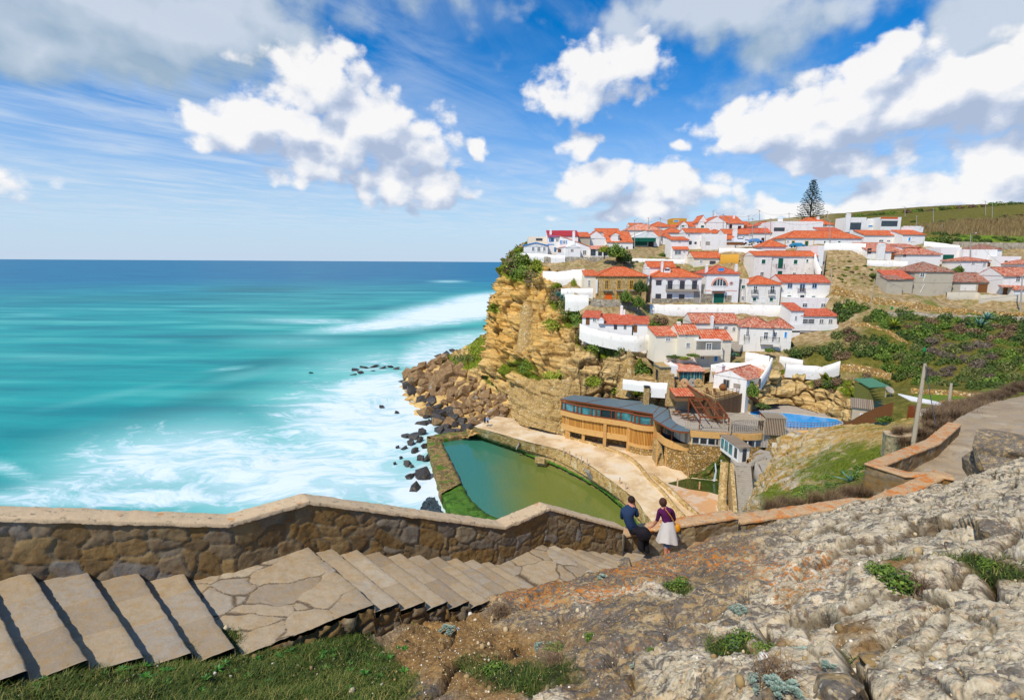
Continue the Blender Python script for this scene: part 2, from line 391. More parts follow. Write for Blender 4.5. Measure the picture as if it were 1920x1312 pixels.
def rock_material(g):
    P = g.pos(); grass = g.attr('grass'); soil = g.attr('soil'); pale = g.attr('pale'); crev = g.attr('crev'); lich = g.attr('lich')
    n1 = g.noise(P, 1.3, 8, .62); n2 = g.noise(P, 5.5, 9, .68, .5); n3 = g.noise(P, 22, 6, .7); n4 = g.noise(g.vm('ADD', P, (31, 7, 3)), 3.2, 9, .7, .8)
    n5 = g.noise(g.vm('ADD', P, (3, 57, 3)), 9, 7, .7, .3); v = g.vor(P, 26); vr = g.vor(P, 26, out=1)
    c = g.ramp(n1, [(.3, hx('#7d6542')), (.48, hx('#9d8256')), (.68, hx('#bfa67c'))])
    c = g.mix(g.math('MULTIPLY', g.ss(.48, .66, n2), .45), c, hx('#cfc0a0'))
    plm = g.ss(.48, .72, g.math('MULTIPLY_ADD', pale, .62, g.math('MULTIPLY', n4, .6)))
    palec = g.ramp(g.math('MULTIPLY_ADD', n3, .35, g.math('MULTIPLY', n2, .65)), [(.3, hx('#8c816b')), (.42, hx('#bcab8b')), (.54, hx('#d8c8a8')), (.7, hx('#eee4d2'))])
    palec = g.mix(g.math('MULTIPLY', g.ss(.54, .66, n5), .7), palec, hx('#c99d55'))
    c = g.mix(plm, c, palec)
    # grey-black crusts
    dk = g.ss(.485, .555, g.math('ADD', g.math('MULTIPLY', n5, .5), g.math('ADD', g.math('MULTIPLY', n4, .5), g.math('MULTIPLY_ADD', pale, -.050, .042))))
    c = g.mix(g.math('MULTIPLY', dk, .82), c, g.ramp(n3, [(.35, hx('#3b3937')), (.6, hx('#6d6965')), (.75, hx('#99948d'))]))
    # small embedded pebbles
    pb = g.math('MULTIPLY', g.math('LESS_THAN', v, .30), g.ss(.46, .56, g.noise(P, 2.1, 4, .6)))
    c = g.mix(g.math('MULTIPLY', pb, .7), c, g.ramp(g.n('ShaderNodeSeparateColor', None, Color=vr), [(0, hx('#7b6a50')), (.5, hx('#b39c70')), (1, hx('#d8ccb2'))]))
    om = g.math('MULTIPLY', g.ss(.545, .60, g.math('MULTIPLY_ADD', lich, .12, g.math('MULTIPLY', g.noise(g.vm('ADD', P, (9, 9, 40)), 13, 8, .75), .98))), g.ss(.05, .4, lich))
    c = g.mix(g.math('MULTIPLY', om, .85), c, g.mix(n3, hx('#a55b12'), hx('#d98a35')))
    sc_ = g.ramp(g.math('MULTIPLY_ADD', n3, .5, g.math('MULTIPLY', n5, .5)), [(.35, hx('#5b4228')), (.5, hx('#8a6a40')), (.62, hx('#ae8d5a')), (.72, hx('#cfb98e'))])
    c = g.mix(g.ss(.48, .72, g.math('MULTIPLY_ADD', n4, .55, g.math('MULTIPLY', soil, .5))), c, sc_)
    gr = g.ramp(g.math('MULTIPLY_ADD', n3, .5, g.math('MULTIPLY', n2, .5)), [(.35, hx('#1c1f0b')), (.5, hx('#39401a')), (.62, hx('#57591f')), (.75, hx('#7a6a3a'))])
    c = g.mix(g.ss(.42, .62, g.math('MULTIPLY_ADD', n5, .4, g.math('MULTIPLY', grass, .7))), c, gr)
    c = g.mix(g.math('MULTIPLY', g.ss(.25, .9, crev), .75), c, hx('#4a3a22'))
    hgt = g.math('ADD', g.math('MULTIPLY', n2, 1.2), g.math('MULTIPLY_ADD', n3, .45, g.math('MULTIPLY', g.noise(P, 70, 3, .6), .16)))
    hgt = g.math('MULTIPLY_ADD', v, -.2, hgt)
    return {'Base Color': c, 'Roughness': .93, 'Specular IOR Level': .15, 'Normal': g.bump(hgt, .75, .05)}
material('limestone', rock_material)
cols = [
 [(-260, 1420, 4.6), (-260, 1312, 5.2), (-260, 1262, 5.7), (-260, 1245, 6.1), (-260, 1200, 7.3), (-260, 1170, 9.8)],
 [(200, 1420, 4.7), (200, 1312, 5.55), (200, 1262, 6.1), (200, 1230, 6.55), (200, 1190, 7.5), (200, 1160, 10)],
 [(500, 1420, 4.6), (500, 1312, 5.9), (500, 1250, 6.74), (500, 1204, 7.5), (500, 1150, 8.5), (500, 1125, 11.5)],
 [(700, 1420, 4.2), (700, 1312, 5.85), (700, 1250, 6.95), (700, 1185, 8.15), (700, 1150, 9.2), (700, 1125, 12)],
 [(850, 1420, 3.8), (850, 1312, 5.2), (850, 1230, 6.9), (850, 1166, 8.9), (850, 1140, 10), (850, 1118, 12.5)],
 [(1000, 1420, 3.3), (1000, 1312, 4.65), (1000, 1220, 6.4), (1000, 1150, 8.15), (1000, 1108, 9.6), (1000, 1104, 12.5)],
 [(1240, 1420, 2.75), (1240, 1312, 3.8), (1240, 1220, 5.1), (1240, 1130, 7.3), (1240, 1045, 11.0), (1240, 1052, 14.6)],
 [(1450, 1420, 2.35), (1450, 1312, 3.1), (1450, 1200, 4.4), (1450, 1085, 7.1), (1450, 985, 12.2), (1450, 990, 16.5)],
 [(1700, 1420, 2.0), (1700, 1312, 2.5), (1700, 1180, 3.7), (1700, 1050, 6.2), (1700, 932, 13), (1700, 940, 18)],
 [(1850, 1420, 1.9), (1850, 1312, 2.25), (1850, 1180, 3.2), (1850, 1030, 5.7), (1850, 885, 14), (1850, 900, 20)],
 [(2060, 1420, 1.8), (2060, 1312, 2.1), (2060, 1150, 3.2), (2060, 1000, 5.6), (2060, 815, 13.8), (2060, 850, 20)]]
rows = [[c[k] for c in cols] for k in range(6)]
NR, NC = 430, 900
G = patch(rows, NR, NC); N = normals(G); N[N[..., 2] < 0] *= -1
Pn = G.reshape(-1, 3); q = proj_np(Pn); px, py = q[:, 0], q[:, 1]
def field(blobs):
    a = np.zeros(len(px))
    w_ = fbm(Pn*1.3, 3)*.5
    for bx, by, rx, ry, wt_ in blobs: a = np.maximum(a, wt_*np.clip(1.5-np.sqrt(((px-bx)/rx)**2+((py-by)/ry)**2)+w_, 0, 1))
    return a
grass_f = sst(0, 60, 1130+np.clip((850-px), -400, 2000)*0+(py-1130)*1.0-np.clip(px-640, 0, 900)*.75-1130+10)*sst(900, 640, px)
grass_f = np.maximum(grass_f, field([(1690, 1070, 45, 22, .9), (1370, 1215, 45, 20, .7), (1440, 1230, 60, 20, .5), (1850, 1070, 110, 16, .75), (1270, 1100, 30, 10, .7), (970, 1250, 110, 28, .75), (1540, 1220, 40, 12, .7)]))
soil_f = np.maximum(field([(880, 1230, 170, 80, 1), (1040, 1190, 120, 50, .6), (1700, 1090, 70, 20, .9), (1600, 1200, 70, 40, .75), (1850, 1070, 130, 18, .9), (1450, 1225, 110, 30, .8), (1500, 1290, 60, 30, .6), (1150, 1120, 200, 25, .35), (1500, 1110, 60, 20, .6), (1330, 1060, 130, 16, .4)]), grass_f*.7)
pale_f = np.maximum(.12+.85*sst(-150, 150, (px-1370)-(1312-py)*.30-90*fbm(Pn*.9, 3)), field([(1160, 1110, 60, 14, .8), (1250, 1108, 90, 14, .8), (960, 1195, 40, 20, .6), (1010, 1300, 80, 22, 1), (1390, 1180, 80, 26, .9), (1330, 1260, 130, 50, .9), (1090, 1120, 30, 25, .6)]))
lich_f = np.maximum(.62*field([(1080, 1105, 130, 20, 1), (1190, 1070, 100, 20, .9), (1330, 1040, 130, 24, .7), (1000, 1120, 60, 16, .8), (1480, 1070, 120, 50, .6)]), .16)
D_ = 1-.85*np.clip(grass_f, 0, 1)
warp = np.stack([fbm(Pn*.8+3, 3), fbm(Pn*.8+11, 3), fbm(Pn*.8+29, 3)], 1)
rot = np.array([[.8, .6, 0], [-.6, .8, 0], [0, 0, 1]])
pw = (Pn+warp*.35)@rot.T
f1, e1, r1 = worley(pw*np.array([.62, 1.05, 1.0]), 3)
f2, e2, r2 = worley(pw*np.array([2.1, 3.6, 2.6])+5, 7)
slab = (r1-.5)*.26+(sst(0, .10, e1)-1)*.13
st_ = fbm(np.stack([pw[:, 0]*.5, pw[:, 1]*.5, pw[:, 2]*4.5+fbm(Pn*.7, 2)*1.5], 1), 3, .6, s=14)
mid = (r2-.5)*.045+(sst(0, .07, e2)-1)*.03+st_*.05
fine = fbm(Pn*1.3, 3, .5, s=4)*.20+fbm(Pn*5, 5, .55, s=5)*.05+np.minimum(fbm(Pn*11, 3, .6, s=8), .05)*.045+fbm(Pn*38, 3, .65, s=6)*.010
amp = (.45+.55*pale_f)*D_; slab = slab-.10*(1-sst(0, .035, e1))
edge = np.ones((NR, NC)); edge[-60:] = np.linspace(1, .5, 60)[:, None]; edge = edge.ravel()
near = np.clip(np.linalg.norm(Pn-CAM, axis=1)/4.5, .45, 1)
slab = slab*(.4+.6*sst(13, 6, np.linalg.norm(Pn-CAM, axis=1)))
disp = (slab*amp+mid*(.35+.65*pale_f)*D_)*near+fine*(.35+.65*D_)*near
G2 = Pn+N.reshape(-1, 3)*(disp*edge-.02)[:, None]
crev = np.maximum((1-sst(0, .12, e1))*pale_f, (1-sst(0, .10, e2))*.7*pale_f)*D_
ground = npmesh('ground', G2, gridfaces(NR, NC), 'limestone', {'grass': grass_f, 'soil': soil_f, 'pale': pale_f, 'crev': crev, 'lich': lich_f})
structure(ground)
GND = G2.reshape(NR, NC, 3)
def ground_at(pxx, pyy):
    """nearest point of the near ground to a photo pixel"""
    k = np.argmin((GNDq[:, 0]-pxx)**2+(GNDq[:, 1]-pyy)**2+np.where(GNDback, 1e6, 0)); return G2[k], N.reshape(-1, 3)[k]
GNDq = proj_np(G2); GNDback = (np.arange(NR*NC)//NC) > NR*.86
def masonry_mat(name, stops, mortar, bmp=.5, tint='#8a5a20', rr=.9):
    def fn(g):
        P = g.pos(); e = g.attr('edge'); r = g.attr('cell'); n = g.noise(P, 7, 8, .65); n2 = g.noise(P, 30, 5, .7)
        c = g.ramp(r, [(p, hx(c)) for p, c in stops])
        c = g.mix(g.math('MULTIPLY', g.ss(.42, .7, n), .55), c, hx(tint))
        c = g.mix(g.lin(.3, .7, .15, .0, n2), c, (0.02, 0.018, 0.015, 1)); c = g.mix(g.math('MULTIPLY', g.ss(.58, .72, n2), .3), c, hx('#b9ac96'))
        c = g.mix(g.ss(.115, .045, g.math('MULTIPLY_ADD', n2, .10, e)), c, g.mix(n2, hx(mortar), tuple(x*.6 for x in hx(mortar)[:3])+(1,)))
        return {'Base Color': c, 'Roughness': rr, 'Specular IOR Level': .2, 'Normal': g.bump(g.math('MULTIPLY_ADD', n2, .4, n), bmp, .035)}
    return material(name, fn)
masonry_mat('wall_masonry', [(0, '#6a583e'), (.18, '#856a42'), (.36, '#917344'), (.52, '#7a7060'), (.68, '#977c50'), (.84, '#827d74'), (1, '#a38f68')], '#8a7c62', .55, '#7c5520')
masonry_mat('flag_stone', [(0, '#968670'), (.3, '#a8967b'), (.6, '#b09c7e'), (.8, '#a09482'), (1, '#bcab8f')], '#695a46', .45, '#a5834f')
plain('coping', hx('#cbb08a'), .9, .1, 5, .5, 30, layers=[(3.5, .60, .72, hx('#c4833f')), (9, .55, .68, hx('#8a7a62')), (16, .60, .70, hx('#d7c7a6')), (40, .62, .7, hx('#5f5242'))], coord='pos', dist=.02)
plain('coping_orange', hx('#bd9a70'), .9, .15, 5, .5, 30, layers=[(2.5, .48, .62, hx('#c27530')), (9, .55, .66, hx('#8f8270')), (12, .58, .70, hx('#dccaae')), (40, .62, .7, hx('#5f5242'))], coord='pos', dist=.02)
def polyline(pts, step):
    pts = np.asarray(pts, float); out = [pts[0]]; cum = [0]
    for a, b in zip(pts[:-1], pts[1:]):
        n = max(1, int(np.linalg.norm(b-a)/step))
        for k in range(1, n+1): out.append(a+(b-a)*k/n)
    return np.array(out)
def offs(pts):
    """horizontal mitred normals (to the left of the walking direction)"""
    pts = np.asarray(pts, float)[:, :2]; d = np.diff(pts, axis=0); d /= np.linalg.norm(d, axis=1, keepdims=True)+1e-9
    n = np.stack([-d[:, 1], d[:, 0]], 1); nn = np.concatenate([n[:1], n[:-1]+n[1:], n[-1:]]); nn /= np.linalg.norm(nn, axis=1, keepdims=True)
    k = np.concatenate([[1], 1/np.clip((nn[1:-1]*n[1:]).sum(1), .5, 1), [1]])
    return np.concatenate([nn*k[:, None], np.zeros((len(nn), 1))], 1)
def sample_poly(ctrl, step):
    c = np.asarray(ctrl, float); o = offs(c); P = []; O = []
    for k in range(len(c)-1):
        n = max(2, int(np.linalg.norm(c[k+1]-c[k])/step)); f = np.linspace(0, 1, n, endpoint=(k == len(c)-2))[:, None]
        P.append(c[k]*(1-f)+c[k+1]*f); O.append(o[k]*(1-f)+o[k+1]*f)
    return np.concatenate(P), np.concatenate(O)
def relief_wall(name, label, ctrl, thick, height, mat='wall_masonry', capmat='coping', step=.03, cell=2.9, group=None, capt=.07, over=.03, both=True):
    """ctrl: xyz of the coping's edge on the near side; the wall lies to the left of the walking direction"""
    P, O = sample_poly(ctrl, step); s_ = np.concatenate([[0], np.cumsum(np.linalg.norm(np.diff(P, axis=0), axis=1))])
    root = thing(name, label, 'wall', P[len(P)//2]-[0, 0, height], group=group); L = np.array(root.location)
    nz = max(6, int(height/step)); zz = np.linspace(0, 1, nz)
    for side in ((0, 1) if both else (0,)):
        Wp = P[:, None, :]+O[:, None, :]*(thick if side else 0)-np.array([0, 0, 1.])*(zz[None, :, None]*height+capt*.6)
        S = np.stack([np.repeat(s_[:, None], nz, 1), np.repeat((zz*height)[None], len(P), 0)], -1).reshape(-1, 2)
        q = np.stack([S[:, 0]*cell*.8, S[:, 1]*cell*1.05, np.full(len(S), side*7.0)], 1); q[:, :2] += .25*np.stack([vnoise(q*1.3+5), vnoise(q*1.3+9)], 1)
        q[:, 2] = side*7
        _, e, r = worley(q, 21); W2 = Wp.reshape(-1, 3)
        dsp = sst(0, .09, e)*.022+(r-.5)*.022+.022+fbm(W2*5, 4, .6)*.022+fbm(W2*20, 2)*.008
        W2 = W2+np.repeat(O[:, None, :], nz, 1).reshape(-1, 3)*((dsp-.05) if side else -(dsp-.05))[:, None]
        npmesh('masonry', W2-L, gridfaces(len(P), nz, flip=not side), mat, {'edge': e, 'cell': r}, parent=root)
    pr = [(-over, -capt), (-over, -.012), (-over+.015, 0), (thick*.3, .006), (thick*.7, .006), (thick+over-.015, 0), (thick+over, -.012), (thick+over, -capt), (-over, -capt)]
    C = np.stack([P+O*a+np.array([0, 0, b]) for a, b in pr], 1); n = fbm(C.reshape(-1, 3)*5, 3)*.012+fbm(C.reshape(-1, 3)*22, 2)*.007
    C2 = C.reshape(-1, 3)-L; C2[:, 2] += n; C2 += np.repeat(O[:, None, :], len(pr), 1).reshape(-1, 3)*(n*1.2)[:, None]
    npmesh('coping', C2, gridfaces(len(P), len(pr)), capmat, parent=root)
    e = MB()
    for k in (0, -1):
        a = P[k]-L; o = O[k]*thick; e.face([a, a+o, a+o-[0, 0, height], a-[0, 0, height]])
    e.build('end_face', 'coping', root); return root
zt = [(-330, 962, 39.45), (0, 968, 38.38), (430, 980, 37.7), (578, 938, 37.7), (946, 986, 36.1), (1030, 951, 36.1), (1169, 989, 34.93)]
w1 = [Z(*p) for p in zt]; w1[0] = w1[1]+np.array([-6.1, -3.5, 1.9])
relief_wall('parapet_wall', 'brown rubble stone parapet with worn sandy coping stepping down beside the stairs', w1, .36, 1.5, step=.028)
w2 = [Z(1171, 1003, 34.5), Z(1215, 995, 34.5), Z(1262, 986, 34.68), Z(1385, 968, 34.8)]
relief_wall('parapet_wall', 'low stretch of rubble parapet with orange lichen coping the seated man rests on', w2, .42, 1.0, capmat='coping_orange')
w3 = [Z(1386, 979, 34.45), Z(1500, 963, 34.45), Z(1614, 946, 34.45), Z(1652, 948, 34.5), Z(1784, 889, 34.6)]
relief_wall('parapet_wall', 'rubble parapet with orange coping running along the rock above the grassy slope', w3, .48, 1.0, capmat='coping_orange')
w4 = [Z(1786, 889, 34.62), Z(1752, 884, 34.6), Z(1702, 884, 34.5), Z(1657, 872, 34.4), Z(1712, 850, 34.3), Z(1762, 830, 34.2), Z(1802, 795, 34.1)]
relief_wall('parapet_wall', 'zigzag rubble parapet with orange coping bordering the far paved path', w4, .5, 1.1, capmat='coping_orange', step=.06, cell=3)
A_ = [((-105, 1186), (-76, 1262)), ((0, 1110), (46, 1244))]
noses = [((-260, 1150), (-210, 1290), 37.92), ((-120, 1118), (-62, 1262), 37.76), ((-28, 1094), (48, 1244), 37.6), ((67, 1084), (159, 1227), 37.44), ((171, 1080), (264, 1221), 37.28), ((264, 1077), (354, 1214), 37.12), ((346, 1075), (434, 1205), 36.96),
  ((576, 1022), (695, 1124), 36.8), ((621, 1025), (741, 1122), 36.64), ((668, 1028), (790, 1121), 36.48), ((708, 1029), (832, 1120), 36.32), ((748, 1033), (872, 1120), 36.16), ((783, 1035), (910, 1120), 36.0), ((817, 1038), (943, 1120), 35.84), ((850, 1041), (976, 1119), 35.68), ((881, 1043), (1001, 1115), 35.52), ((908, 1046), (1024, 1111), 35.36),
  ((1007, 1014), (1132, 1078), 35.2), ((1029, 1016), (1150, 1073), 35.04), ((1049, 1018), (1165, 1069), 34.88), ((1069, 1020), (1180, 1065), 34.72), ((1087, 1022), (1192, 1062), 34.56), ((1103, 1023), (1203, 1060), 34.4), ((1122, 1026), (1214, 1057), 34.24), ((1142, 1023), (1230, 1052), 34.08), ((1168, 1028), (1246, 1050), 33.92)]
stairs = thing('stone_staircase', 'worn sandstone steps with two flagged landings descending beside the parapet', 'staircase', Z(700, 1080, 35))
SL = np.array(stairs.location)
LN = []
for a, b, z in noses:
    A = Z(*a, z); B = Z(*b, z); d = (B-A)/np.linalg.norm(B-A); LN.append((A-d*.30, B+d*(.12), z))
for k in (1, 0): dA = LN[3][0]-LN[2][0]; dB = LN[3][1]-LN[2][1]; LN[k] = (LN[k+1][0]-dA*[1, 1, 0]+[0, 0, .16], LN[k+1][1]-dB*[1, 1, 0]+[0, 0, .16], LN[k+1][2]+.16)
def step_mesh(k):
    A, B, z = LN[k]; A0, B0, z0 = LN[k-1]; wide = k in (7, 17); nc = 110 if wide else 80
    u = np.linspace(0, 1, nc)[:, None]; fr = A*(1-u)+B*u; bk = A0*(1-u)+B0*u; bk = bk.copy(); bk[:, 2] = z
    back = (bk-fr); ln = np.linalg.norm(back, axis=1, keepdims=True); bd = back/ln
    prof = [(0.0, -.55), (0.0, -.2), (0.0, -.10), (0.0, -.03), (.006, -.008), (.022, .0)]
    rows_ = [fr+bd*o+np.array([0, 0, h]) for o, h in prof]
    for f in np.linspace(.06, 1, 60 if wide else 12): rows_.append(fr+back*f+bd*.06)
    V = np.stack(rows_, 0); nr = V.shape[0]; V = V.reshape(-1, 3)
    top = (np.arange(nr) >= 4).repeat(nc)
    if wide:
        q = V*np.array([1.25, 1.25, 0]); q[:, :2] += .35*np.stack([vnoise(V*1.6), vnoise(V*1.6+9)], 1)+.06*np.stack([vnoise(V*7), vnoise(V*7+9)], 1); _, e, r = worley(q+k, 33)
        nose = np.zeros(len(V)); e = e*1.6
        # a row of kerb stones forms the nosing
        dn = (np.arange(nr)/nr).repeat(nc); 
    else:
        uu = np.tile(np.linspace(0, 1, nc), nr); cuts = [0, .28+.1*random.random(), .62+.1*random.random(), 1]
        e = np.min([np.abs(uu-c)*2.4 for c in cuts[1:3]], axis=0)*1.4+.05; r = (np.digitize(uu, cuts)*.31+k*.37) % 1
    dz = fbm(V*3.2, 3)*.016+fbm(V*14, 3, s=3)*.009-(1-sst(0, .07, e))*(.014 if wide else .006)+((r-.5)*.02 if wide else 0)
    V[:, 2] += dz; nz_ = fbm(V*6+7, 3)*.016
    V += np.repeat(-bd[None], nr, 0).reshape(-1, 3)*nz_[:, None]
    npmesh('landing' if wide else 'step', V-SL, gridfaces(nr, nc, flip=True), 'flag_stone', {'edge': e-.01 if wide else e+.12*sst(0, .05, e), 'cell': r}, parent=stairs)
random.seed(4)
for k in range(1, len(LN)): step_mesh(k)
fl = [LN[k][1]+[0, 0, 0 if k > 6 else -.06] for k in range(0, 18)]
P, O = sample_poly(np.array(fl), .03); zl_ = np.array([f[2] for f in fl]); P[:, 2] = [max([z for z in zl_ if z < p-.002], default=zl_[-1])-.012 for p in P[:, 2]]; nz = 34; zz = np.linspace(0, 1, nz)
Wp = P[:, None, :]+O[:, None, :]*0-np.array([0, 0, 1.])*(zz[None, :, None]*1.1+.02); V = Wp.reshape(-1, 3)
q = np.stack([np.repeat(np.arange(len(P))*.03*3.4, nz), np.tile(zz*1.1*4.4, len(P)), np.zeros(len(V))], 1); _, e, r = worley(q, 5)
V = V-np.repeat(O[:, None, :], nz, 1).reshape(-1, 3)*(sst(0, .2, e)*.05+(r-.5)*.05+fbm(V*7, 3)*.03+.03)[:, None]
npmesh('flank', V-SL, gridfaces(len(P), nz, flip=True), 'wall_masonry', {'edge': e, 'cell': r}, parent=stairs)
m = MB(); 
G = patch([[(1560, 985, 15.5), (1700, 960, 17), (1830, 930, 18.5), (2000, 905, 19.5), (2200, 880, 20)],
           [(1650, 925, 19.2), (1760, 905, 20.5), (1850, 880, 21.8), (1980, 865, 23), (2160, 850, 24)],
           [(1700, 872, 23.2), (1780, 850, 23.9), (1850, 835, 25.0), (1960, 825, 26), (2130, 812, 27)],
           [(1760, 815, 27), (1800, 805, 28.0), (1860, 793, 29.2), (1960, 785, 30), (2120, 775, 31)],
           [(1800, 782, 30.5), (1850, 772, 33), (1890, 764, 35), (1970, 757, 37), (2110, 750, 39)],
           [(1850, 757, 38), (1890, 748, 42), (1930, 740, 45), (1990, 733, 48), (2110, 725, 52)]], 150, 150)
V = G.reshape(-1, 3); q = V*np.array([1.3, 1.3, 0]); q[:, :2] += .5*np.stack([vnoise(V*1.3), vnoise(V*1.3+9)], 1); _, e, r = worley(q, 41)
V = V+np.array([0, 0, 1.])*(fbm(V*.8, 3)*.07-(1-sst(0, .1, e))*.03)[:, None]
structure(npmesh('path', V, gridfaces(150, 150), 'flag_stone', {'edge': e*1.3+.03, 'cell': r}))
def slope_mat(g):
    P = g.pos(); gr = g.attr('grass'); rk = g.attr('rocky'); n1 = g.noise(P, .5, 8, .65, .4); n2 = g.noise(P, 2.4, 8, .7); n3 = g.noise(P, 9, 5, .7)
    strat = g.noise(g.n('ShaderNodeMapping', None, Vector=P, Rotation=(.1, -.5, .7), Scale=(.25, 1.6, 1.6)), .9, 7, .65, .4)
    c = g.ramp(strat, [(.3, hx('#a07a3c')), (.45, hx('#c99f56')), (.58, hx('#dbbc7e')), (.72, hx('#e6d8b4'))])
    c = g.mix(g.math('MULTIPLY', g.ss(.55, .65, n1), .75), c, hx('#c98b2a'))
    c = g.mix(g.math('MULTIPLY', g.ss(.60, .70, n3), .5), c, hx('#ded6c6'))
    c = g.mix(g.math('MULTIPLY', g.ss(.60, .50, n2), .0), c, hx('#6a4a22'))
    gc = g.ramp(g.math('MULTIPLY_ADD', n3, .45, g.math('MULTIPLY', n2, .55)), [(.32, hx('#414f16')), (.48, hx('#6f7e24')), (.6, hx('#959a34')), (.75, hx('#b8a548'))])
    f = g.ss(.46, .62, g.math('ADD', g.math('MULTIPLY', n1, .45), g.math('ADD', g.math('MULTIPLY', n2, .3), g.math('MULTIPLY', gr, .42))))
    c = g.mix(f, c, gc)
    c = g.mix(g.math('MULTIPLY', g.ss(.57, .64, g.noise(g.vm('ADD', P, (5, 5, 5)), 1.1, 7, .7)), .8), c, hx('#c9b184'))
    c = g.mix(g.math('MULTIPLY', rk, g.ss(.45, .62, g.math('MULTIPLY_ADD', n3, .3, g.math('MULTIPLY', strat, .7)))), c, hx('#d9cdb4'))
    return {'Base Color': c, 'Roughness': .95, 'Specular IOR Level': .1, 'Normal': g.bump(g.math('ADD', g.math('MULTIPLY', n2, 1.2), g.math('MULTIPLY_ADD', n3, .4, g.math('MULTIPLY', strat, 1.5))), 1.0, .35)}
material('grassy_slope', slope_mat)
G = patch([[(1350, 1010, 15.8), (1430, 1002, 16.0), (1510, 985, 16.6), (1610, 970, 17.4), (1690, 945, 19.5), (1770, 915, 21.8), (1850, 880, 24)],
           [(1385, 975, 40), (1428, 957, 41), (1500, 930, 36), (1600, 915, 27), (1672, 885, 26.5), (1742, 862, 28), (1800, 820, 31)],
           [(1400, 962, 62), (1435, 915, 58), (1500, 880, 52), (1600, 870, 40), (1660, 848, 37.5), (1735, 822, 37), (1800, 790, 38)],
           [(1413, 945, 71), (1450, 865, 70), (1510, 840, 64), (1600, 825, 54), (1670, 812, 48), (1735, 797, 46), (1800, 775, 46)],
           [(1432, 900, 78), (1465, 830, 76), (1520, 812, 72), (1600, 802, 64), (1670, 793, 58), (1735, 781, 55), (1810, 768, 54)],
           [(1445, 872, 84), (1478, 824, 81), (1525, 811, 77), (1605, 801, 69), (1675, 791, 63), (1740, 779, 61), (1815, 762, 62)]], 240, 260)
N_ = normals(G); N_[N_[..., 2] < 0] *= -1; V = G.reshape(-1, 3); q = proj_np(V)
_, e, r = worley(V*np.array([.35, .5, .6])+.4*np.stack([vnoise(V*.4), vnoise(V*.4+5), vnoise(V*.4+9)], 1), 12)
gf = np.clip(1.15-np.sqrt(((q[:, 0]-1630)/190)**2+((q[:, 1]-880)/62)**2), 0, .9)+.35*sst(820, 800, q[:, 1])
gf = np.maximum(gf, .95*sst(900, 935, q[:, 1])*sst(1410, 1450, q[:, 0])); rk = sst(.9, .2, gf)*sst(1640, 1480, q[:, 0])
V = V+N_.reshape(-1, 3)*(fbm(V*.18, 3)*.9+fbm(V*.8, 4, .55, ridge=True)*.35*(1-.6*np.clip(gf, 0, 1))+((r-.5)*.7+(sst(0, .2, e)-1)*.4)*rk)[:, None]
structure(npmesh('hillside_ground', V, gridfaces(240, 260), 'grassy_slope', {'grass': np.clip(gf, 0, 1), 'rocky': rk}))
HS = V.reshape(240, 260, 3)
def cliff_mat(g):
    P = g.pos(); gn = g.attr('green'); ms = g.attr('mason'); ed = g.attr('edge'); wt_ = g.attr('gold'); cr = g.attr('edge')
    lay = g.noise(g.n('ShaderNodeMapping', None, Vector=P, Rotation=(.06, -.10, 0), Scale=(.10, .10, 1.15)), 1.0, 6, .58, .4)
    n1 = g.noise(P, .35, 7, .62, .3); n2 = g.noise(P, 1.5, 8, .7, .3); n3 = g.noise(P, 6, 5, .7)
    c = g.ramp(lay, [(.28, hx('#8d7348')), (.42, hx('#bb9c66')), (.52, hx('#dcbf86')), (.62, hx('#caa86c')), (.74, hx('#e6d8b8'))])
    gold = g.ramp(lay, [(.3, hx('#a06c1c')), (.45, hx('#d69c2e')), (.6, hx('#e8b24a')), (.75, hx('#e6c67e'))])
    c = g.mix(g.math('MULTIPLY', wt_, g.ss(.25, .5, n1)), c, gold)
    c = g.mix(g.math('MULTIPLY', g.ss(.5, .7, n2), .5), c, hx('#e2cfa8'))
    c = g.mix(g.math('MULTIPLY', g.ss(.60, .72, g.noise(g.vm('ADD', P, (9, 9, 9)), .8, 8, .7)), .7), c, hx('#5e4b34'))
    # masonry patches
    v = g.vor(P, 2.1, 'DISTANCE_TO_EDGE'); vc = g.vor(P, 2.1, out=1)
    mc = g.ramp(g.n('ShaderNodeSeparateColor', None, Color=vc), [(0, hx('#a3813f')), (.4, hx('#c4a267')), (.7, hx('#b08f58')), (1, hx('#d5bf93'))])
    mc = g.mix(g.ss(.10, .03, v), mc, hx('#8d744a')); mc = g.mix(g.ss(.62, .7, n3), mc, hx('#5e4a2c'))
    c = g.mix(ms, c, mc)
    gc = g.ramp(g.math('MULTIPLY_ADD', n3, .5, g.math('MULTIPLY', n2, .5)), [(.3, hx('#27330c')), (.47, hx('#56661a')), (.6, hx('#8a9126')), (.72, hx('#7b7a34'))])
    c = g.mix(g.ss(.40, .56, g.math('ADD', g.math('MULTIPLY', n2, .45), g.math('MULTIPLY', gn, .55))), c, gc)
    c = g.mix(g.math('MULTIPLY', g.ss(.10, .02, cr), g.math('MULTIPLY_ADD', ms, -.6, .6)), c, hx('#4f3c22'))
    h = g.math('ADD', g.math('MULTIPLY', lay, 2.0), g.math('ADD', g.math('MULTIPLY', n2, .7), g.math('MULTIPLY', n3, .2)))
    return {'Base Color': c, 'Roughness': .95, 'Specular IOR Level': .1, 'Normal': g.bump(h, 1.0, .5)}
material('cliff_rock', cliff_mat)
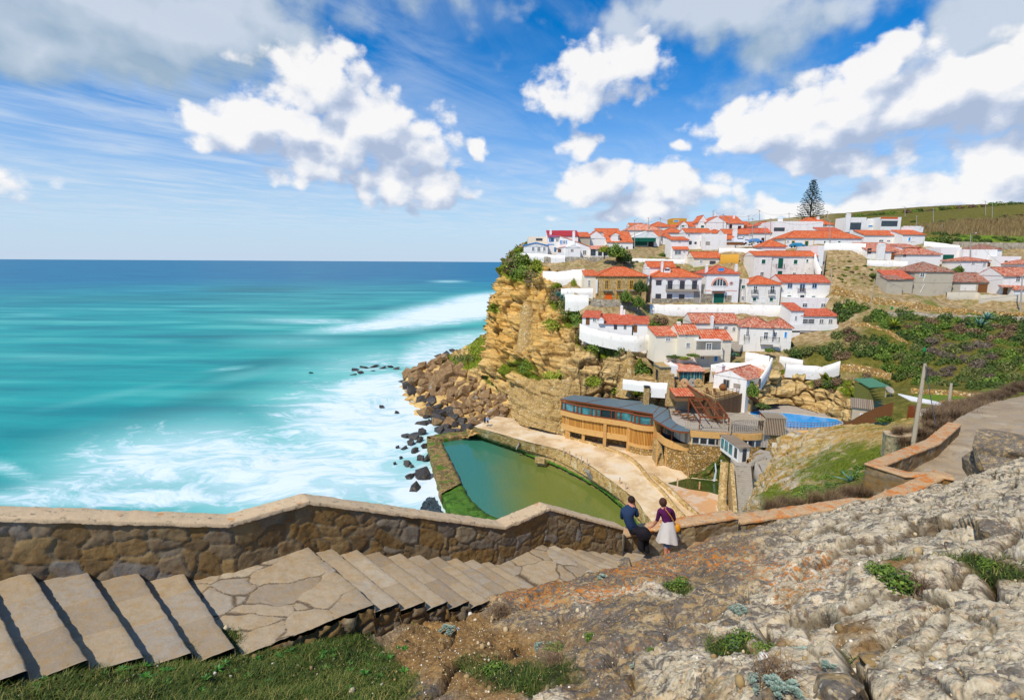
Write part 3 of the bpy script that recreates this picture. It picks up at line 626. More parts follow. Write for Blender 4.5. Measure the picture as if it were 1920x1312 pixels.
cc = [
 [(1010, 462, 215), (985, 505, 215), (975, 550, 215), (960, 600, 215), (950, 640, 215), (945, 700, 215)],
 [(969, 470, 172), (944, 508, 168), (932, 548, 165), (919, 598, 161), (915, 630, 158), (910, 700, 152)],
 [(990, 479, 165), (975, 515, 160), (965, 555, 156), (955, 610, 150), (950, 665, 145), (945, 740, 139)],
 [(1018, 500, 158), (1010, 540, 150), (1000, 580, 145), (992, 630, 139), (985, 700, 132), (975, 795, 123)],
 [(1050, 548, 147), (1045, 580, 141), (1040, 620, 135), (1035, 670, 128), (1025, 740, 121), (1015, 806, 118)],
 [(1085, 592, 134), (1080, 622, 130), (1075, 655, 126), (1070, 695, 121.5), (1062, 750, 117.5), (1055, 815, 116)],
 [(1125, 645, 126), (1120, 668, 123), (1112, 692, 121), (1105, 717, 119.5), (1098, 752, 118), (1092, 818, 116.5)],
 [(1170, 665, 122), (1165, 690, 120.5), (1160, 712, 119), (1153, 735, 118), (1148, 760, 117), (1143, 815, 115)],
 [(1215, 692, 118), (1210, 710, 116.5), (1207, 725, 115.5), (1203, 745, 114.8), (1198, 765, 114), (1193, 800, 112)],
 [(1265, 722, 112), (1262, 735, 111.5), (1258, 745, 111), (1256, 755, 110.5), (1252, 770, 110), (1248, 800, 108)]]
CLTOP = []
def cliff_patch(cc, nr, nc, name, dispf):
    rows = [[T(*c[k]) for c in cc] for k in range(len(cc[0]))]
    if name == 'cliff':
        CLTOP.extend(rows[0]); back = [p+np.array([1.5, 7.0, 0.5]) for p in rows[0]]; rows = [back]+rows
    G = patch(rows, nr, nc, False); N = normals(G); s = np.sign((N*(CAM-G)).sum(2, keepdims=True)); N = N*s
    return G, N
G, N_ = cliff_patch(cc, 260, 380, 'cliff', None)
V = G.reshape(-1, 3); Nn = N_.reshape(-1, 3); q = proj_np(V); px, py = q[:, 0], q[:, 1]
edge = np.ones(G.shape[:2]); edge[:10] = np.linspace(0, 1, 10)[:, None]; edge = edge.ravel()
zl = V[:, 2]+.10*V[:, 0]+1.2*fbm(V*.06, 2)
lay = fbm(np.stack([zl*1.1, zl*0, zl*0], 1), 4, .6, s=2)
_, e, r = worley(V*np.array([.20, .20, .26])+.25*np.stack([vnoise(V*.3), vnoise(V*.3+7), vnoise(V*.3+3)], 1), 8)
_, e2, r2 = worley(V*np.array([.55, .55, .75]), 18)
ms = np.zeros(len(V))
for x0, x1, y0, y1, w_ in ((955, 1120, 715, 830, .8), (975, 1000, 575, 660, .8), (1085, 1110, 740, 830, .8), (1160, 1300, 700, 800, .45)):
    ms = np.maximum(ms, w_*sst(x0-8, x0+8, px+12*fbm(V*.3, 2))*sst(x1+8, x1-8, px)*sst(y0-10, y0+10, py+25*fbm(V*.25+5, 2))*sst(y1+6, y1-6, py))
vf = fbm(np.stack([V[:, 0]*.16, V[:, 1]*.16, V[:, 2]*.03], 1), 3, .55, s=31, ridge=True)
dsp = (np.round(lay*5)/5*1.5+lay*1.2+vf*2.2+(r-.5)*3.0+(sst(0, .12, e)-1)*1.6+(r2-.5)*.9+(sst(0, .10, e2)-1)*.45+fbm(V*.9, 3)*.45)*(1-.72*ms)
V2 = V+Nn*(dsp*edge*.8*sst(1300, 1000, px)**0)[:, None]
gr = np.zeros(len(V))
for bx, by, rx, ry, w_ in ((975, 495, 40, 40, 1.1), (995, 500, 26, 40, 1), (1045, 560, 20, 26, .9), (1075, 585, 22, 20, .8), (1100, 640, 26, 24, 1), (1130, 655, 40, 14, 1.1), (932, 582, 12, 9, .9), (985, 690, 22, 16, .9), (1000, 705, 20, 7, .8), (1030, 703, 24, 6, 1), (1035, 610, 20, 8, .8), (1112, 718, 16, 10, .9), (1180, 735, 36, 8, 1.1), (1062, 600, 14, 14, .7), (1200, 690, 40, 12, .7), (955, 690, 16, 30, .7)):
    gr = np.maximum(gr, w_*np.clip(1.4-np.sqrt(((px-bx)/rx)**2+((py-by)/ry)**2), 0, 1))
gold = .6*sst(1200, 1020, px+.3*(py-500))*sst(820, 620, py)
structure(npmesh('cliff', V2, gridfaces(260, 380), 'cliff_rock', {'green': gr, 'mason': ms, 'edge': e, 'gold': gold}))
tc = [
 [(935, 615, 190), (890, 650, 192), (835, 682, 194), (785, 705, 196), (755, 712, 197), (735, 722, 199)],
 [(922, 625, 168), (870, 657, 172), (818, 687, 177), (772, 706, 181), (752, 722, 184), (730, 735, 187)],
 [(930, 655, 156), (885, 695, 159), (840, 718, 161), (795, 738, 163), (760, 750, 165), (730, 765, 167)],
 [(945, 735, 140), (905, 753, 142), (868, 764, 144), (825, 776, 146), (785, 785, 146.5), (755, 800, 148)],
 [(980, 790, 124), (935, 792, 128), (893, 795, 132), (850, 803, 134), (805, 812, 135), (775, 825, 136)],
 [(1000, 812, 117), (950, 812, 119.5), (900, 812, 121), (850, 820, 123.5), (800, 832, 125), (775, 845, 126)]]
G, N_ = cliff_patch(tc, 160, 160, 'talus', None); V = G.reshape(-1, 3); q = proj_np(V); px, py = q[:, 0], q[:, 1]
_, e, r = worley(V*.22, 3)
V2 = V+N_.reshape(-1, 3)*(fbm(V*.2, 4)*1.2+(r-.5)*1.0+(sst(0, .2, e)-1)*.5)[:, None]
gr = np.zeros(len(V))
for bx, by, rx, ry, w_ in ((905, 660, 26, 30, 1), (880, 680, 30, 16, 1), (925, 700, 22, 26, .9), (945, 720, 18, 18, .8), (850, 675, 40, 8, .7)):
    gr = np.maximum(gr, w_*np.clip(1.4-np.sqrt(((px-bx)/rx)**2+((py-by)/ry)**2), 0, 1))
structure(npmesh('rocky_shore', V2, gridfaces(160, 160), 'cliff_rock', {'green': gr, 'mason': gr*0, 'edge': e, 'gold': gr*0+.3}))
TAL = V2
def poolwater(g):
    P = g.pos(); n = g.noise(P, .12, 3, .5); x = g.n('ShaderNodeSeparateXYZ', None, Vector=P)
    c = g.mix(g.ss(-6, 6, g.math('MULTIPLY_ADD', n, 6, g.math('SUBTRACT', x, 3))), hx('#37745f'), hx('#687130'))  # teal-to-olive split puts the sky and cliff reflections into the water colour
    rp = g.noise(g.n('ShaderNodeMapping', None, Vector=P, Rotation=(0, 0, .6), Scale=(1, .35, 1)), 2.2, 4, .6, .4)
    return {'Base Color': c, 'Roughness': .1, 'Specular IOR Level': .4, 'Normal': g.bump(rp, .25, .14)}
material('pool_water', poolwater)
plain('algae_stone', hx('#8d7344'), .8, .15, .6, .7, 3, layers=[(.8, .44, .6, hx('#5d4d2b')), (3, .56, .66, hx('#c7ad78')), (.5, .52, .62, hx('#4d6d10')), (2.5, .6, .68, hx('#2f3d0c'))], coord='pos', dist=.1)
plain('algae', hx('#48701c'), .75, .3, .8, .8, 4, layers=[(.6, .5, .62, hx('#2c4d0a')), (4, .58, .68, hx('#77991c')), (1.2, .60, .68, hx('#7c6a33'))], coord='pos', dist=.15)
plain('prom_wall', hx('#c7a263'), .92, .15, .7, .9, 3, layers=[(1.2, .48, .62, hx('#a07a3c')), (3, .54, .64, hx('#e0cda0')), (5, .60, .67, hx('#5c4622')), (.35, .56, .62, hx('#d9c498'))], coord='pos', dist=.3)
def prommat(g):
    P = g.pos(); n1 = g.noise(P, .22, 6, .6, .3); n2 = g.noise(P, 1.3, 6, .65); n3 = g.noise(P, 5, 5, .65)
    c = g.ramp(n1, [(.33, hx('#bb9a6c')), (.45, hx('#cfb082')), (.55, hx('#dec49a')), (.7, hx('#ddcfb6'))])
    c = g.mix(g.math('MULTIPLY', g.ss(.56, .66, n2), .6), c, hx('#e2d6c6')); c = g.mix(g.math('MULTIPLY', g.ss(.60, .7, n3), .5), c, hx('#8d6a45'))
    return {'Base Color': c, 'Roughness': .85, 'Normal': g.bump(g.math('ADD', n2, n3), .5, .08)}
material('promenade_slab', prommat)
PW = 1.3
wat = [(822, 821), (850, 816), (880, 814), (907, 827), (969, 848), (1024, 870), (1052, 881), (1125, 920), (1170, 957), (1215, 1010), (1190, 1060), (1000, 1060), (960, 1000), (928, 972), (900, 955), (880, 934), (865, 905), (850, 872), (836, 845)]
m = MB(); ws = [Z(x, y, PW) for x, y in wat]
for p in ws: p[2] = PW
m.v = [tuple(p) for p in ws]; m.f = [tuple(range(len(ws)))]; m.m = [0]
o = m.build('pool_water', 'pool_water'); structure(o)
def strip(name, outer, inner, z0, z1, mat, label=None, cat='wall', n=160, amp=.12, struct=False, mats=None, group=None):
    """a long low wall between two edge lines (photo pixels on its top)"""
    A = catmull(np.array([Z(x, y, z1) for x, y in outer]), n); B = catmull(np.array([Z(x, y, z1) for x, y in inner]), n)
    rows_ = []
    nz = 8
    for k in range(nz): q = A.copy(); q[:, 2] = z0+(z1-z0)*k/nz; rows_.append(q)
    for k in range(7): rows_.append(A+(B-A)*k/6)
    for k in range(nz): q = B.copy(); q[:, 2] = z1-(z1-z0)*(k+1)/nz; rows_.append(q)
    V = np.stack(rows_, 0).reshape(-1, 3); V = V+amp*np.stack([fbm(V*.7, 4), fbm(V*.7+9, 4), fbm(V*.7+19, 4)], 1)
    o = npmesh(name, V, gridfaces(len(rows_), n), mat)
    if struct: structure(o)
    else: tag(o, label, cat, group)
    return o
outer = [(800, 823), (806, 850), (815, 880), (828, 925), (845, 962), (880, 985), (930, 998)]
inner = [(823, 821), (836, 845), (850, 872), (865, 905), (884, 938), (905, 958), (940, 975)]
strip('pool_wall', outer[:4], inner[:4], -1, 2.1, 'algae_stone', 'stained concrete sea wall along the outer side of the tidal pool', n=120, amp=.25)
strip('pool_wall', outer[3:], inner[3:], -1, 1.75, 'algae', 'curving end of the tidal pool wall covered in bright green algae', n=100, amp=.3)
strip('pool_wall', [(800, 818), (840, 811), (885, 806)], [(815, 824), (845, 819), (882, 815)], -.5, 2.3, 'algae_stone', 'short weathered wall closing the far end of the tidal pool', n=60, amp=.3)
lo = [(874, 815), (907, 829), (969, 850), (1024, 872), (1052, 883), (1125, 922), (1170, 960), (1230, 1030)]
hi = [(889, 800), (930, 812), (985, 828), (1052, 845), (1112, 877), (1188, 934), (1212, 966), (1260, 1020)]
L0 = catmull(np.array([Z(x, y, PW-.6) for x, y in lo]), 360); H0 = catmull(np.array([Z(x, y, 5.05) for x, y in hi]), 360)
rows_ = []
for f in np.linspace(0, 1, 40):
    f2 = f if f < .35 else (.35+(f-.35)); z = np.interp(f, [0, .38, .48, 1], [0, .45, .48, 1]); h = np.interp(f, [0, .38, .48, 1], [0, .12, .62, 1])
    q = L0+(H0-L0)*h; q[:, 2] = (PW-.6)+(5.05-PW+.6)*z; rows_.append(q)
V = np.stack(rows_, 0).reshape(-1, 3); Vn = fbm(V*.6, 4, .6)
V = V+np.array([.5, -.8, 0])*(Vn*.35)[:, None]; V[:, 2] += fbm(V*1.1+4, 3)*.10
o = npmesh('retaining_wall', V, gridfaces(40, 360), 'prom_wall'); tag(o, 'long golden rubble wall stepping from the tidal pool up to the promenade', 'wall')
V = np.stack([L0+np.array([-.05, 0, .62]), L0+np.array([-.28, -.1, .62]), L0+np.array([-.3, -.12, 1.0]), L0+np.array([0.1, .1, 1.35])], 0).reshape(-1, 3); V += .18*np.stack([fbm(V*1.2, 3), fbm(V*1.2+3, 3), fbm(V*1.2+7, 3)], 1)
tag(npmesh('algae_band', V, gridfaces(4, 360), 'algae'), 'band of green algae along the waterline below the promenade wall', 'algae', kind='stuff')
pr = [[Z(x, y, 5.0) for x, y in r] for r in (
  [(889, 799), (930, 811), (985, 827), (1052, 844), (1112, 876), (1188, 933), (1212, 965), (1270, 1030)],
  [(900, 794), (945, 803), (1010, 818), (1080, 838), (1150, 866), (1230, 920), (1260, 950), (1330, 1010)],
  [(915, 788), (960, 796), (1035, 808), (1110, 828), (1190, 855), (1270, 895), (1310, 925), (1380, 985)],
  [(930, 780), (985, 787), (1060, 797), (1140, 815), (1230, 838), (1310, 868), (1370, 895), (1450, 940)])]
P_ = catmull(np.array(pr), 90); P_ = catmull(P_.transpose(1, 0, 2), 260).transpose(1, 0, 2); V = P_.reshape(-1, 3); V[:, 2] = 5+fbm(V*.4, 3)*.06
structure(npmesh('promenade', V, gridfaces(90, 260), 'promenade_slab'))
def kerb(pts, z, w_, h_, label, mat='prom_wall', amp=.05, n=150, name='kerb', cat='kerb'):
    C = catmull(np.array([Z(x, y, z) for x, y in pts]), n); C[:, 2] = z-h_; o = offs(C)
    rows_ = [C, C+[0, 0, h_], C+o*w_/2+[0, 0, h_+.01], C+o*w_+[0, 0, h_], C+o*w_]
    V = np.stack(rows_, 0).reshape(-1, 3); V = V+amp*np.stack([fbm(V*1.5, 3), fbm(V*1.5+9, 3), fbm(V*1.5+19, 3)], 1)
    return tag(npmesh(name, V, gridfaces(5, n), mat), label, cat)
kerb([(1042, 806), (1070, 820), (1110, 830), (1170, 852), (1196, 872), (1212, 893)], 5.4, .6, .5, 'curved golden stone kerb along the restaurant side of the promenade')
kerb([(1212, 893), (1240, 920), (1268, 955), (1300, 985)], 5.4, .5, .5, 'outer stone kerb of the stepped ramp on the promenade')
kerb([(1222, 890), (1250, 912), (1285, 945), (1320, 975)], 5.6, .5, .7, 'inner stone kerb of the stepped ramp beside the tiled plaza')
m = MB(); pz = [Z(x, y, 5.16) for x, y in [(1240, 903), (1256, 904), (1330, 908), (1368, 932), (1395, 975), (1330, 1010), (1300, 965)]]
for p in pz: p[2] = 5.16
m.prism([p[:2] for p in pz], 4.9, 5.16)
plain('plaza_tile', hx('#cdb497'), .85, .08, .5, .3, 2, layers=[(.25, .5, .56, hx('#c79868')), (3, .6, .68, hx('#a58a6a'))], coord='pos')
tag(m.build('plaza', 'plaza_tile'), 'pale tiled plaza beside the waterfall pond', 'plaza', kind='structure')
for (x0, y0, t0), (x1, y1, t1), w0, w1_, l in (((990, 572, 147), (982, 668, 137), 3.2, 4.4, 'tall tapering masonry buttress on the golden upper cliff'), ((1178, 666, 121.5), (1172, 742, 116.5), 3.0, 4.2, 'round masonry buttress under the dark cliff creeper')):
    A, B = T(x0, y0, t0), T(x1, y1, t1); n = 24; r = []
    for k in range(n):
        f = k/(n-1); c = A+(B-A)*f; w_ = w0+(w1_-w0)*f; r.append([c+[w_/2*math.cos(a), w_/2*math.sin(a), 0] for a in np.linspace(math.pi, 2*math.pi, 15)])
    V = np.array(r).reshape(-1, 3); V = V+np.array([.3, -.7, .1])*(fbm(V*1.3, 4, .6)*.6)[:, None]; tag(npmesh('buttress', V, gridfaces(n, 15), 'cliff_rock', {'mason': V[:, 0]*0+.9, 'green': V[:, 0]*0, 'edge': V[:, 0]*0+1, 'gold': V[:, 0]*0}), l, 'buttress')
def stucco(name, col, stain, amt=.5, st2='#b79c6c'):
    def fn(g):
        P = g.pos(); n1 = g.noise(P, .8, 8, .72, .2); n2 = g.noise(P, 3.2, 6, .7)
        st = g.noise(g.n('ShaderNodeMapping', None, Vector=P, Scale=(1.2, 1.2, .18)), 1.4, 5, .6)
        c = g.mix(g.math('MULTIPLY', g.ss(.54, .72, n1), amt), hx(col), hx(stain))
        c = g.mix(g.math('MULTIPLY', g.ss(.60, .70, g.math('MULTIPLY_ADD', n1, .5, g.math('MULTIPLY', n2, .5))), amt*.9), c, hx(st2))
        c = g.mix(g.math('MULTIPLY', g.ss(.55, .75, st), amt*.35), c, hx('#8d8b86'))
        return {'Base Color': c, 'Roughness': .9, 'Specular IOR Level': .2, 'Normal': g.bump(n2, .25, .05)}
    return material(name, fn)
stucco('white_stucco', '#eae7e1', '#c2bcae', .8); stucco('worn_stucco', '#e6e1d7', '#b9ae99', .9, '#b08a4c'); stucco('cream_stucco', '#e6dcc6', '#cdbf9f', .6)
stucco('grey_render', '#bab09b', '#948b78', 1.0, '#d8d0be'); stucco('ochre_render', '#d09a3c', '#b98028', .5); stucco('blue_trim', '#2f8fd0', '#2f8fd0', .1); stucco('wine_roof', '#a8323a', '#8f2b33', .4)
plain('white_frame', hx('#e8e6e0'), .6, .04, 5); plain('green_paint', hx('#0d5a47'), .6, .08, 3); plain('brown_paint', hx('#4a2023'), .6, .08, 3); plain('yellow_paint', hx('#dca413'), .6, .08, 3)
plain('blue_paint', hx('#2b8ed2'), .6, .05, 3); plain('wood_brown', hx('#7a4f2b'), .75, .12, 3, .3, 20); plain('grey_wood', hx('#b3a48b'), .85, .12, 2, .4, 20); plain('iron', hx('#2b2f30'), .5, .1, 3); plain('pink_trim', hx('#d9a08a'), .8, .08, 3)
plain('orange_paint', hx('#e0641a'), .6, .08, 3); plain('pale_blue_trim', hx('#b9c9e6'), .8, .05, 3); plain('concrete', hx('#a39a8b'), .9, .1, 1.2, .4, 6, layers=[(2, .55, .68, hx('#857c6d')), (5, .6, .7, hx('#c2baab'))], coord='pos')
material('window_glass', lambda g: {'Base Color': g.mix(g.noise(g.pos(), .6, 3, .5), hx('#151c22'), hx('#46545c')), 'Roughness': .12, 'Specular IOR Level': .7})
material('curtain_glass', lambda g: {'Base Color': g.ramp(g.noise(g.n('ShaderNodeMapping', None, Vector=g.pos(), Scale=(1, 1, .06)), 2.6, 3, .6), [(.38, hx('#123644')), (.5, hx('#2c6670')), (.62, hx('#6fa08f')), (.75, hx('#b6cdbd'))]), 'Roughness': .15, 'Specular IOR Level': .7})
def tile(name, cols, mott, row=.38, colw=.24, bmp=.8):
    def fn(g):
        u = g.uv(); sp = wt.nodes if False else None
        s = g.n('ShaderNodeSeparateXYZ', None, Vector=u); sy = s.node.outputs[1]
        cu = g.math('FLOOR', g.math('DIVIDE', s, colw)); cv = g.math('FLOOR', g.math('DIVIDE', sy, row))
        rnd = g.n('ShaderNodeTexWhiteNoise', {'noise_dimensions': '2D'}, Vector=g.n('ShaderNodeCombineXYZ', None, i0=cu, i1=cv, i2=0.0))
        n = g.noise(u, .45, 5, .65); n2 = g.noise(u, 3.5, 4, .7)
        f = g.math('ADD', g.math('MULTIPLY', rnd, mott), g.math('ADD', g.math('MULTIPLY', n, .8*(1-mott)), g.math('MULTIPLY', n2, .3)))
        c = g.ramp(f, [(p, hx(k)) for p, k in cols])
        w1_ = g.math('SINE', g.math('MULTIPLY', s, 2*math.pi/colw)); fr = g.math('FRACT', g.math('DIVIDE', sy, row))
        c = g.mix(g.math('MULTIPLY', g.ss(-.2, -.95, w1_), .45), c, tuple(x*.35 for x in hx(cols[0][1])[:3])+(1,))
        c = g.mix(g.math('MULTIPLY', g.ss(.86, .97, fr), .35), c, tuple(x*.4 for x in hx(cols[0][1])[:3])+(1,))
        return {'Base Color': c, 'Roughness': .8, 'Specular IOR Level': .25, 'Normal': g.bump(g.math('MULTIPLY_ADD', fr, .5, w1_), bmp, .05)}
    return material(name, fn)
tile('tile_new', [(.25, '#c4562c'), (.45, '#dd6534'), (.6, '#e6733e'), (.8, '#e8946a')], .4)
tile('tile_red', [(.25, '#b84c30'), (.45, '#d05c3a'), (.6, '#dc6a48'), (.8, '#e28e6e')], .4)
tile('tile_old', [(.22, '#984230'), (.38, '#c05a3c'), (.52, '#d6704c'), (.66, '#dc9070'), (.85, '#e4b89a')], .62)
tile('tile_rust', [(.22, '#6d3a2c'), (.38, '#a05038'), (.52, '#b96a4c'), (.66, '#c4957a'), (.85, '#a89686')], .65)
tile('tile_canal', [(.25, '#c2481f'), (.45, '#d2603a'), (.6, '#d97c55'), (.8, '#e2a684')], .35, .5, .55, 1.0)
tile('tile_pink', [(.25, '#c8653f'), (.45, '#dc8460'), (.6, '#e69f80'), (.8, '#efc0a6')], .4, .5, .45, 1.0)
plain('ochre', hx('#cda060'), .85, .08, 1.2, .3, 10, layers=[(2.5, .55, .68, hx('#b17c2f')), (6, .6, .7, hx('#dcb36a'))])
plain('rust_frame', hx('#7d4324'), .6, .1, 3)
def glassmat(col, rough=.08):
    def fn(g):
        v = g.pos(); n = g.noise(v, .7, 5, .6)
        return {'Base Color': g.mix(g.ss(.35, .65, n), tuple(c*.45 for c in hx(col)[:3])+(1,), hx(col)), 'Roughness': rough, 'Specular IOR Level': .8}
    return fn
material('sea_glass', glassmat('#4f8c90')); material('dark_glass', glassmat('#27323a', .12))
plain('grey_roof', hx('#5f7076'), .55, .08, .8, .15, 4, layers=[(2.5, .6, .7, hx('#4d5a60'))])
def slats(name, col, col2, freq, gap=hx('#3a2410'), axis='x'):
    def fn(g):
        u = g.uv(); s = g.n('ShaderNodeSeparateXYZ', None, Vector=u); f = g.math('FRACT', g.math('MULTIPLY', s, freq)); cell = g.math('FLOOR', g.math('MULTIPLY', s, freq))
        rnd = g.n('ShaderNodeTexWhiteNoise', {'noise_dimensions': '1D'}, W=cell)
        c = g.mix(rnd, hx(col), hx(col2)); c = g.mix(g.math('GREATER_THAN', f, .72), c, gap)
        return {'Base Color': c, 'Roughness': .75, 'Normal': g.bump(g.math('LESS_THAN', f, .72), .6, .05)}
    return material(name, fn)
slats('wood_slats', '#d79a3f', '#b87a2c', 3.3)
slats('dark_planks', '#8a6742', '#6d4e30', 4.0)
slats('pale_deck_planks', '#a39078', '#8d7a62', 4.0, hx('#5a4a38'))
plain('stone_rubble', hx('#a98a55'), .92, .1, 1, .8, 4, layers=[(2.2, .46, .6, hx('#c9ae7c')), (3.5, .55, .66, hx('#7d6236')), (6, .6, .7, hx('#e0d1ad')), (8, .62, .7, hx('#4c3a22'))], coord='pos', dist=.15)
def stonewall(name, stops, mortar, sc_, coord='pos'):
    def fn(g):
        P = g.pos(); P2 = g.vm('ADD', P, g.vm('MULTIPLY', g.vm('SUBTRACT', g.noise(P, 1.4, 2, out=1), (.5, .5, .5)), (.35, .35, .35)))
        e = g.vor(P2, sc_, 'DISTANCE_TO_EDGE'); vc = g.n('ShaderNodeSeparateColor', None, Color=g.vor(P2, sc_, out=1)); n = g.noise(P, 5, 6, .7)
        c = g.ramp(vc, [(p, hx(c)) for p, c in stops]); c = g.mix(g.math('MULTIPLY', g.ss(.5, .7, n), .4), c, hx('#5b4728'))
        c = g.mix(g.ss(.11, .03, e), c, hx(mortar))
        return {'Base Color': c, 'Roughness': .93, 'Specular IOR Level': .15, 'Normal': g.bump(g.math('ADD', g.ss(0, .15, e), g.math('MULTIPLY', n, .5)), .9, .12)}
    return material(name, fn)
stonewall('golden_stone', [(0, '#a07a3e'), (.3, '#bd9655'), (.6, '#d3b379'), (.8, '#8b6a3a'), (1, '#e0cba0')], '#8c6e40', 2.4)
stonewall('grey_stone', [(0, '#8f8676'), (.3, '#b3a993'), (.6, '#9a8c74'), (.8, '#756a58'), (1, '#c9bfa9')], '#a89e8b', 2.2)
rest = thing('restaurant', 'ochre cliffside restaurant with long sea windows and grey sheet roof', 'restaurant', Z(1150, 835, 5)); RL = np.array(rest.location)
def wallstrip(pts, z0, z1, name, mat, parent=rest, n=None, off=0, thick=.25, org=None, cl=True):
    """vertical band following a plan line; off shifts it towards the camera side"""
    pts = np.array([[p[0], p[1], 0] for p in pts]); C = catmull(pts, n or len(pts)*6) if n != 0 else pts
    o = offs(C); org = RL if org is None else org; C = C-o*off; m = MB(); u = 0
    for k in range(len(C)-1):
        a, b = C[k], C[k+1]; a2, b2 = a+o[k]*thick, b+o[k+1]*thick; du = np.linalg.norm(b-a)
        P = lambda p, z: (p[0]-org[0], p[1]-org[1], z-org[2])
        m.face([P(a, z0), P(b, z0), P(b, z1), P(a, z1)], 0, [(u, z0), (u+du, z0), (u+du, z1), (u, z1)])
        m.face([P(a2, z1), P(b2, z1), P(b2, z0), P(a2, z0)], 0, [(u, z1), (u+du, z1), (u+du, z0), (u, z0)])
        m.face([P(a, z1), P(b, z1), P(b2, z1), P(a2, z1)], 0, [(u, 0)]*4); m.face([P(a2, z0), P(b2, z0), P(b, z0), P(a, z0)], 0, [(u, 0)]*4); u += du
    for k, fl_ in ((0, 0), (-1, 1)):
        a, a2 = C[k], C[k]+o[k]*thick; q = [P(a, z0), P(a, z1), P(a2, z1), P(a2, z0)]
        m.face(q if fl_ == 0 else q[::-1], 0, [(0, 0)]*4)
    return m.build(name, mat, parent)
c1 = [Z(x, y, 10.0) for x, y in [(1053, 776.6), (1072, 782), (1092, 786.4), (1134, 793), (1177.5, 799.5)]]
c1b = [Z(x, y, 10.0) for x, y in [(1177.5, 799.5), (1190, 803.5), (1203, 806), (1216, 807.5), (1229, 808)]]
call = c1+c1b[1:]
cb = [np.array([p[0]+.9, p[1]+1.6, 0]) for p in call]
wallstrip(call, 10.0, 11.0, 'parapet', 'ochre', off=.35, thick=.3)
wallstrip(call, 11.0, 11.22, 'window_sill', 'rust_frame', off=.2)
wallstrip(call, 12.75, 12.98, 'window_head', 'rust_frame', off=.2)
wallstrip(c1, 8.1, 10.0, 'slatted_screen', 'wood_slats', off=-.15); wallstrip(c1, 6.9, 8.1, 'beam', 'ochre', off=0.05, thick=.4)
wallstrip([p+np.array([1.0, 2.2, 0]) for p in c1], 4.8, 8.0, 'back_wall', 'golden_stone', thick=.4)
wallstrip(c1b, 6.9, 10.0, 'slatted_screen', 'wood_slats', off=-.05); wallstrip(c1b, 4.6, 6.9, 'base_wall', 'golden_stone', thick=.4)
wallstrip(c1b, 6.3, 6.95, 'beam', 'ochre', off=.12, thick=.2)
cc_ = catmull(np.array(call), 200); arc = np.concatenate([[0], np.cumsum(np.linalg.norm(np.diff(cc_[:, :2], axis=0), axis=1))])
def onc(s): return np.array([np.interp(s, arc, cc_[:, k]) for k in range(3)])
Lc = arc[-1]; nb = 5; random.seed(1)
for k in range(nb):
    s0, s1 = Lc*k/nb, Lc*(k+1)/nb; ws_ = s1-s0
    for a, b in ((.0, .22), (.22, .78), (.78, 1.0)):
        A, B = onc(s0+ws_*a+.1), onc(s0+ws_*b-.1)
        wallstrip([A, B], 11.2, 12.77, 'window_pane', 'sea_glass' if k not in (2,) or a == 0 else 'dark_glass', n=0, off=-.02, thick=.06)
        A = onc(s0+ws_*a); mb = MB(); w_ = .3 if a == 0 else .14; mb.box(A[0]-w_/2-RL[0], A[0]+w_/2-RL[0], A[1]-.25-RL[1], A[1]+.05-RL[1], 11.1-RL[2], 12.8-RL[2]); mb.build('mullion', 'rust_frame', rest)
for px_, py_ in ((1062, 821), (1066, 822), (1093, 829), (1133, 838), (1177, 845)):
    p = Z(px_, py_, 5)-RL; mb = MB(); mb.box(p[0]-.28, p[0]+.28, p[1]-.25, p[1]+.25, -.2, 5.1); mb.build('column', 'ochre', rest)
for px_ in (1112, 1166):
    p = onc(np.interp(px_, [1053, 1177], [0, arc[110]]))-RL; p = p+np.array([1.0, 1.95, 0]); mb = MB(); mb.box(p[0]-.6, p[0]+.6, p[1]-.1, p[1]+.15, -.2, 2.0); mb.build('door', 'dark_planks', rest)
rp = [(1051, 749), (1100, 756), (1160, 766), (1225, 777), (1225, 787), (1239, 795), (1258, 806), (1275, 810), (1292, 811), (1294, 807), (1270, 797), (1256, 785), (1253, 767), (1236, 764), (1212, 755), (1140, 748), (1075, 742)]
rv = [Z(x, y, 13.0)-RL for x, y in rp]; mb = MB(); mb.prism([p[:2] for p in rv], 13.0-5, 13.22-5); mb.build('roof', 'grey_roof', rest)
mb = MB()
for i in range(0, 8): mb.bar(tuple(rv[i])[:2]+(8.02,), tuple(rv[i+1])[:2]+(8.02,), .12, .3)
for i, j in ((1, 15), (2, 14), (3, 13), (4, 12), (5, 11), (6, 10)): mb.bar(tuple(rv[i][:2])+(8.25,), tuple(rv[j][:2])+(8.25,), .10, .06)
mb.build('roof_edge', 'rust_frame', rest)
core = [Z(x, y, 13.0)-RL for x, y in [(1056, 748.5), (1140, 760), (1222, 775), (1228, 786), (1250, 784), (1250, 768), (1212, 757), (1078, 743.5)]]
mb = MB(); mb.prism([p[:2]+np.array([.3, 1.2]) for p in core], 3.0, 7.9); mb.build('inner_wall', 'ochre', rest)
c2 = [Z(x, y, 8.9) for x, y in [(1229, 812), (1234, 823), (1246, 834), (1264, 841), (1280, 844), (1295, 845)]]
wallstrip(c2, 8.9, 10.2, 'terrace_parapet', 'ochre', off=.2, thick=.3, n=60)
m = MB(); q = [p-RL for p in c2]+[Z(1290, 818, 8.9)-RL, Z(1255, 805, 8.9)-RL]; m.prism([p[:2] for p in q], 3.7, 3.95); m.build('terrace_floor', 'ochre', rest)
wallstrip([p+np.array([.4, 2.2, 0]) for p in c2[1:]], 9, 13, 'glazed_front', 'dark_glass', thick=.1, n=40)
C2 = catmull(np.array(c2), 12)
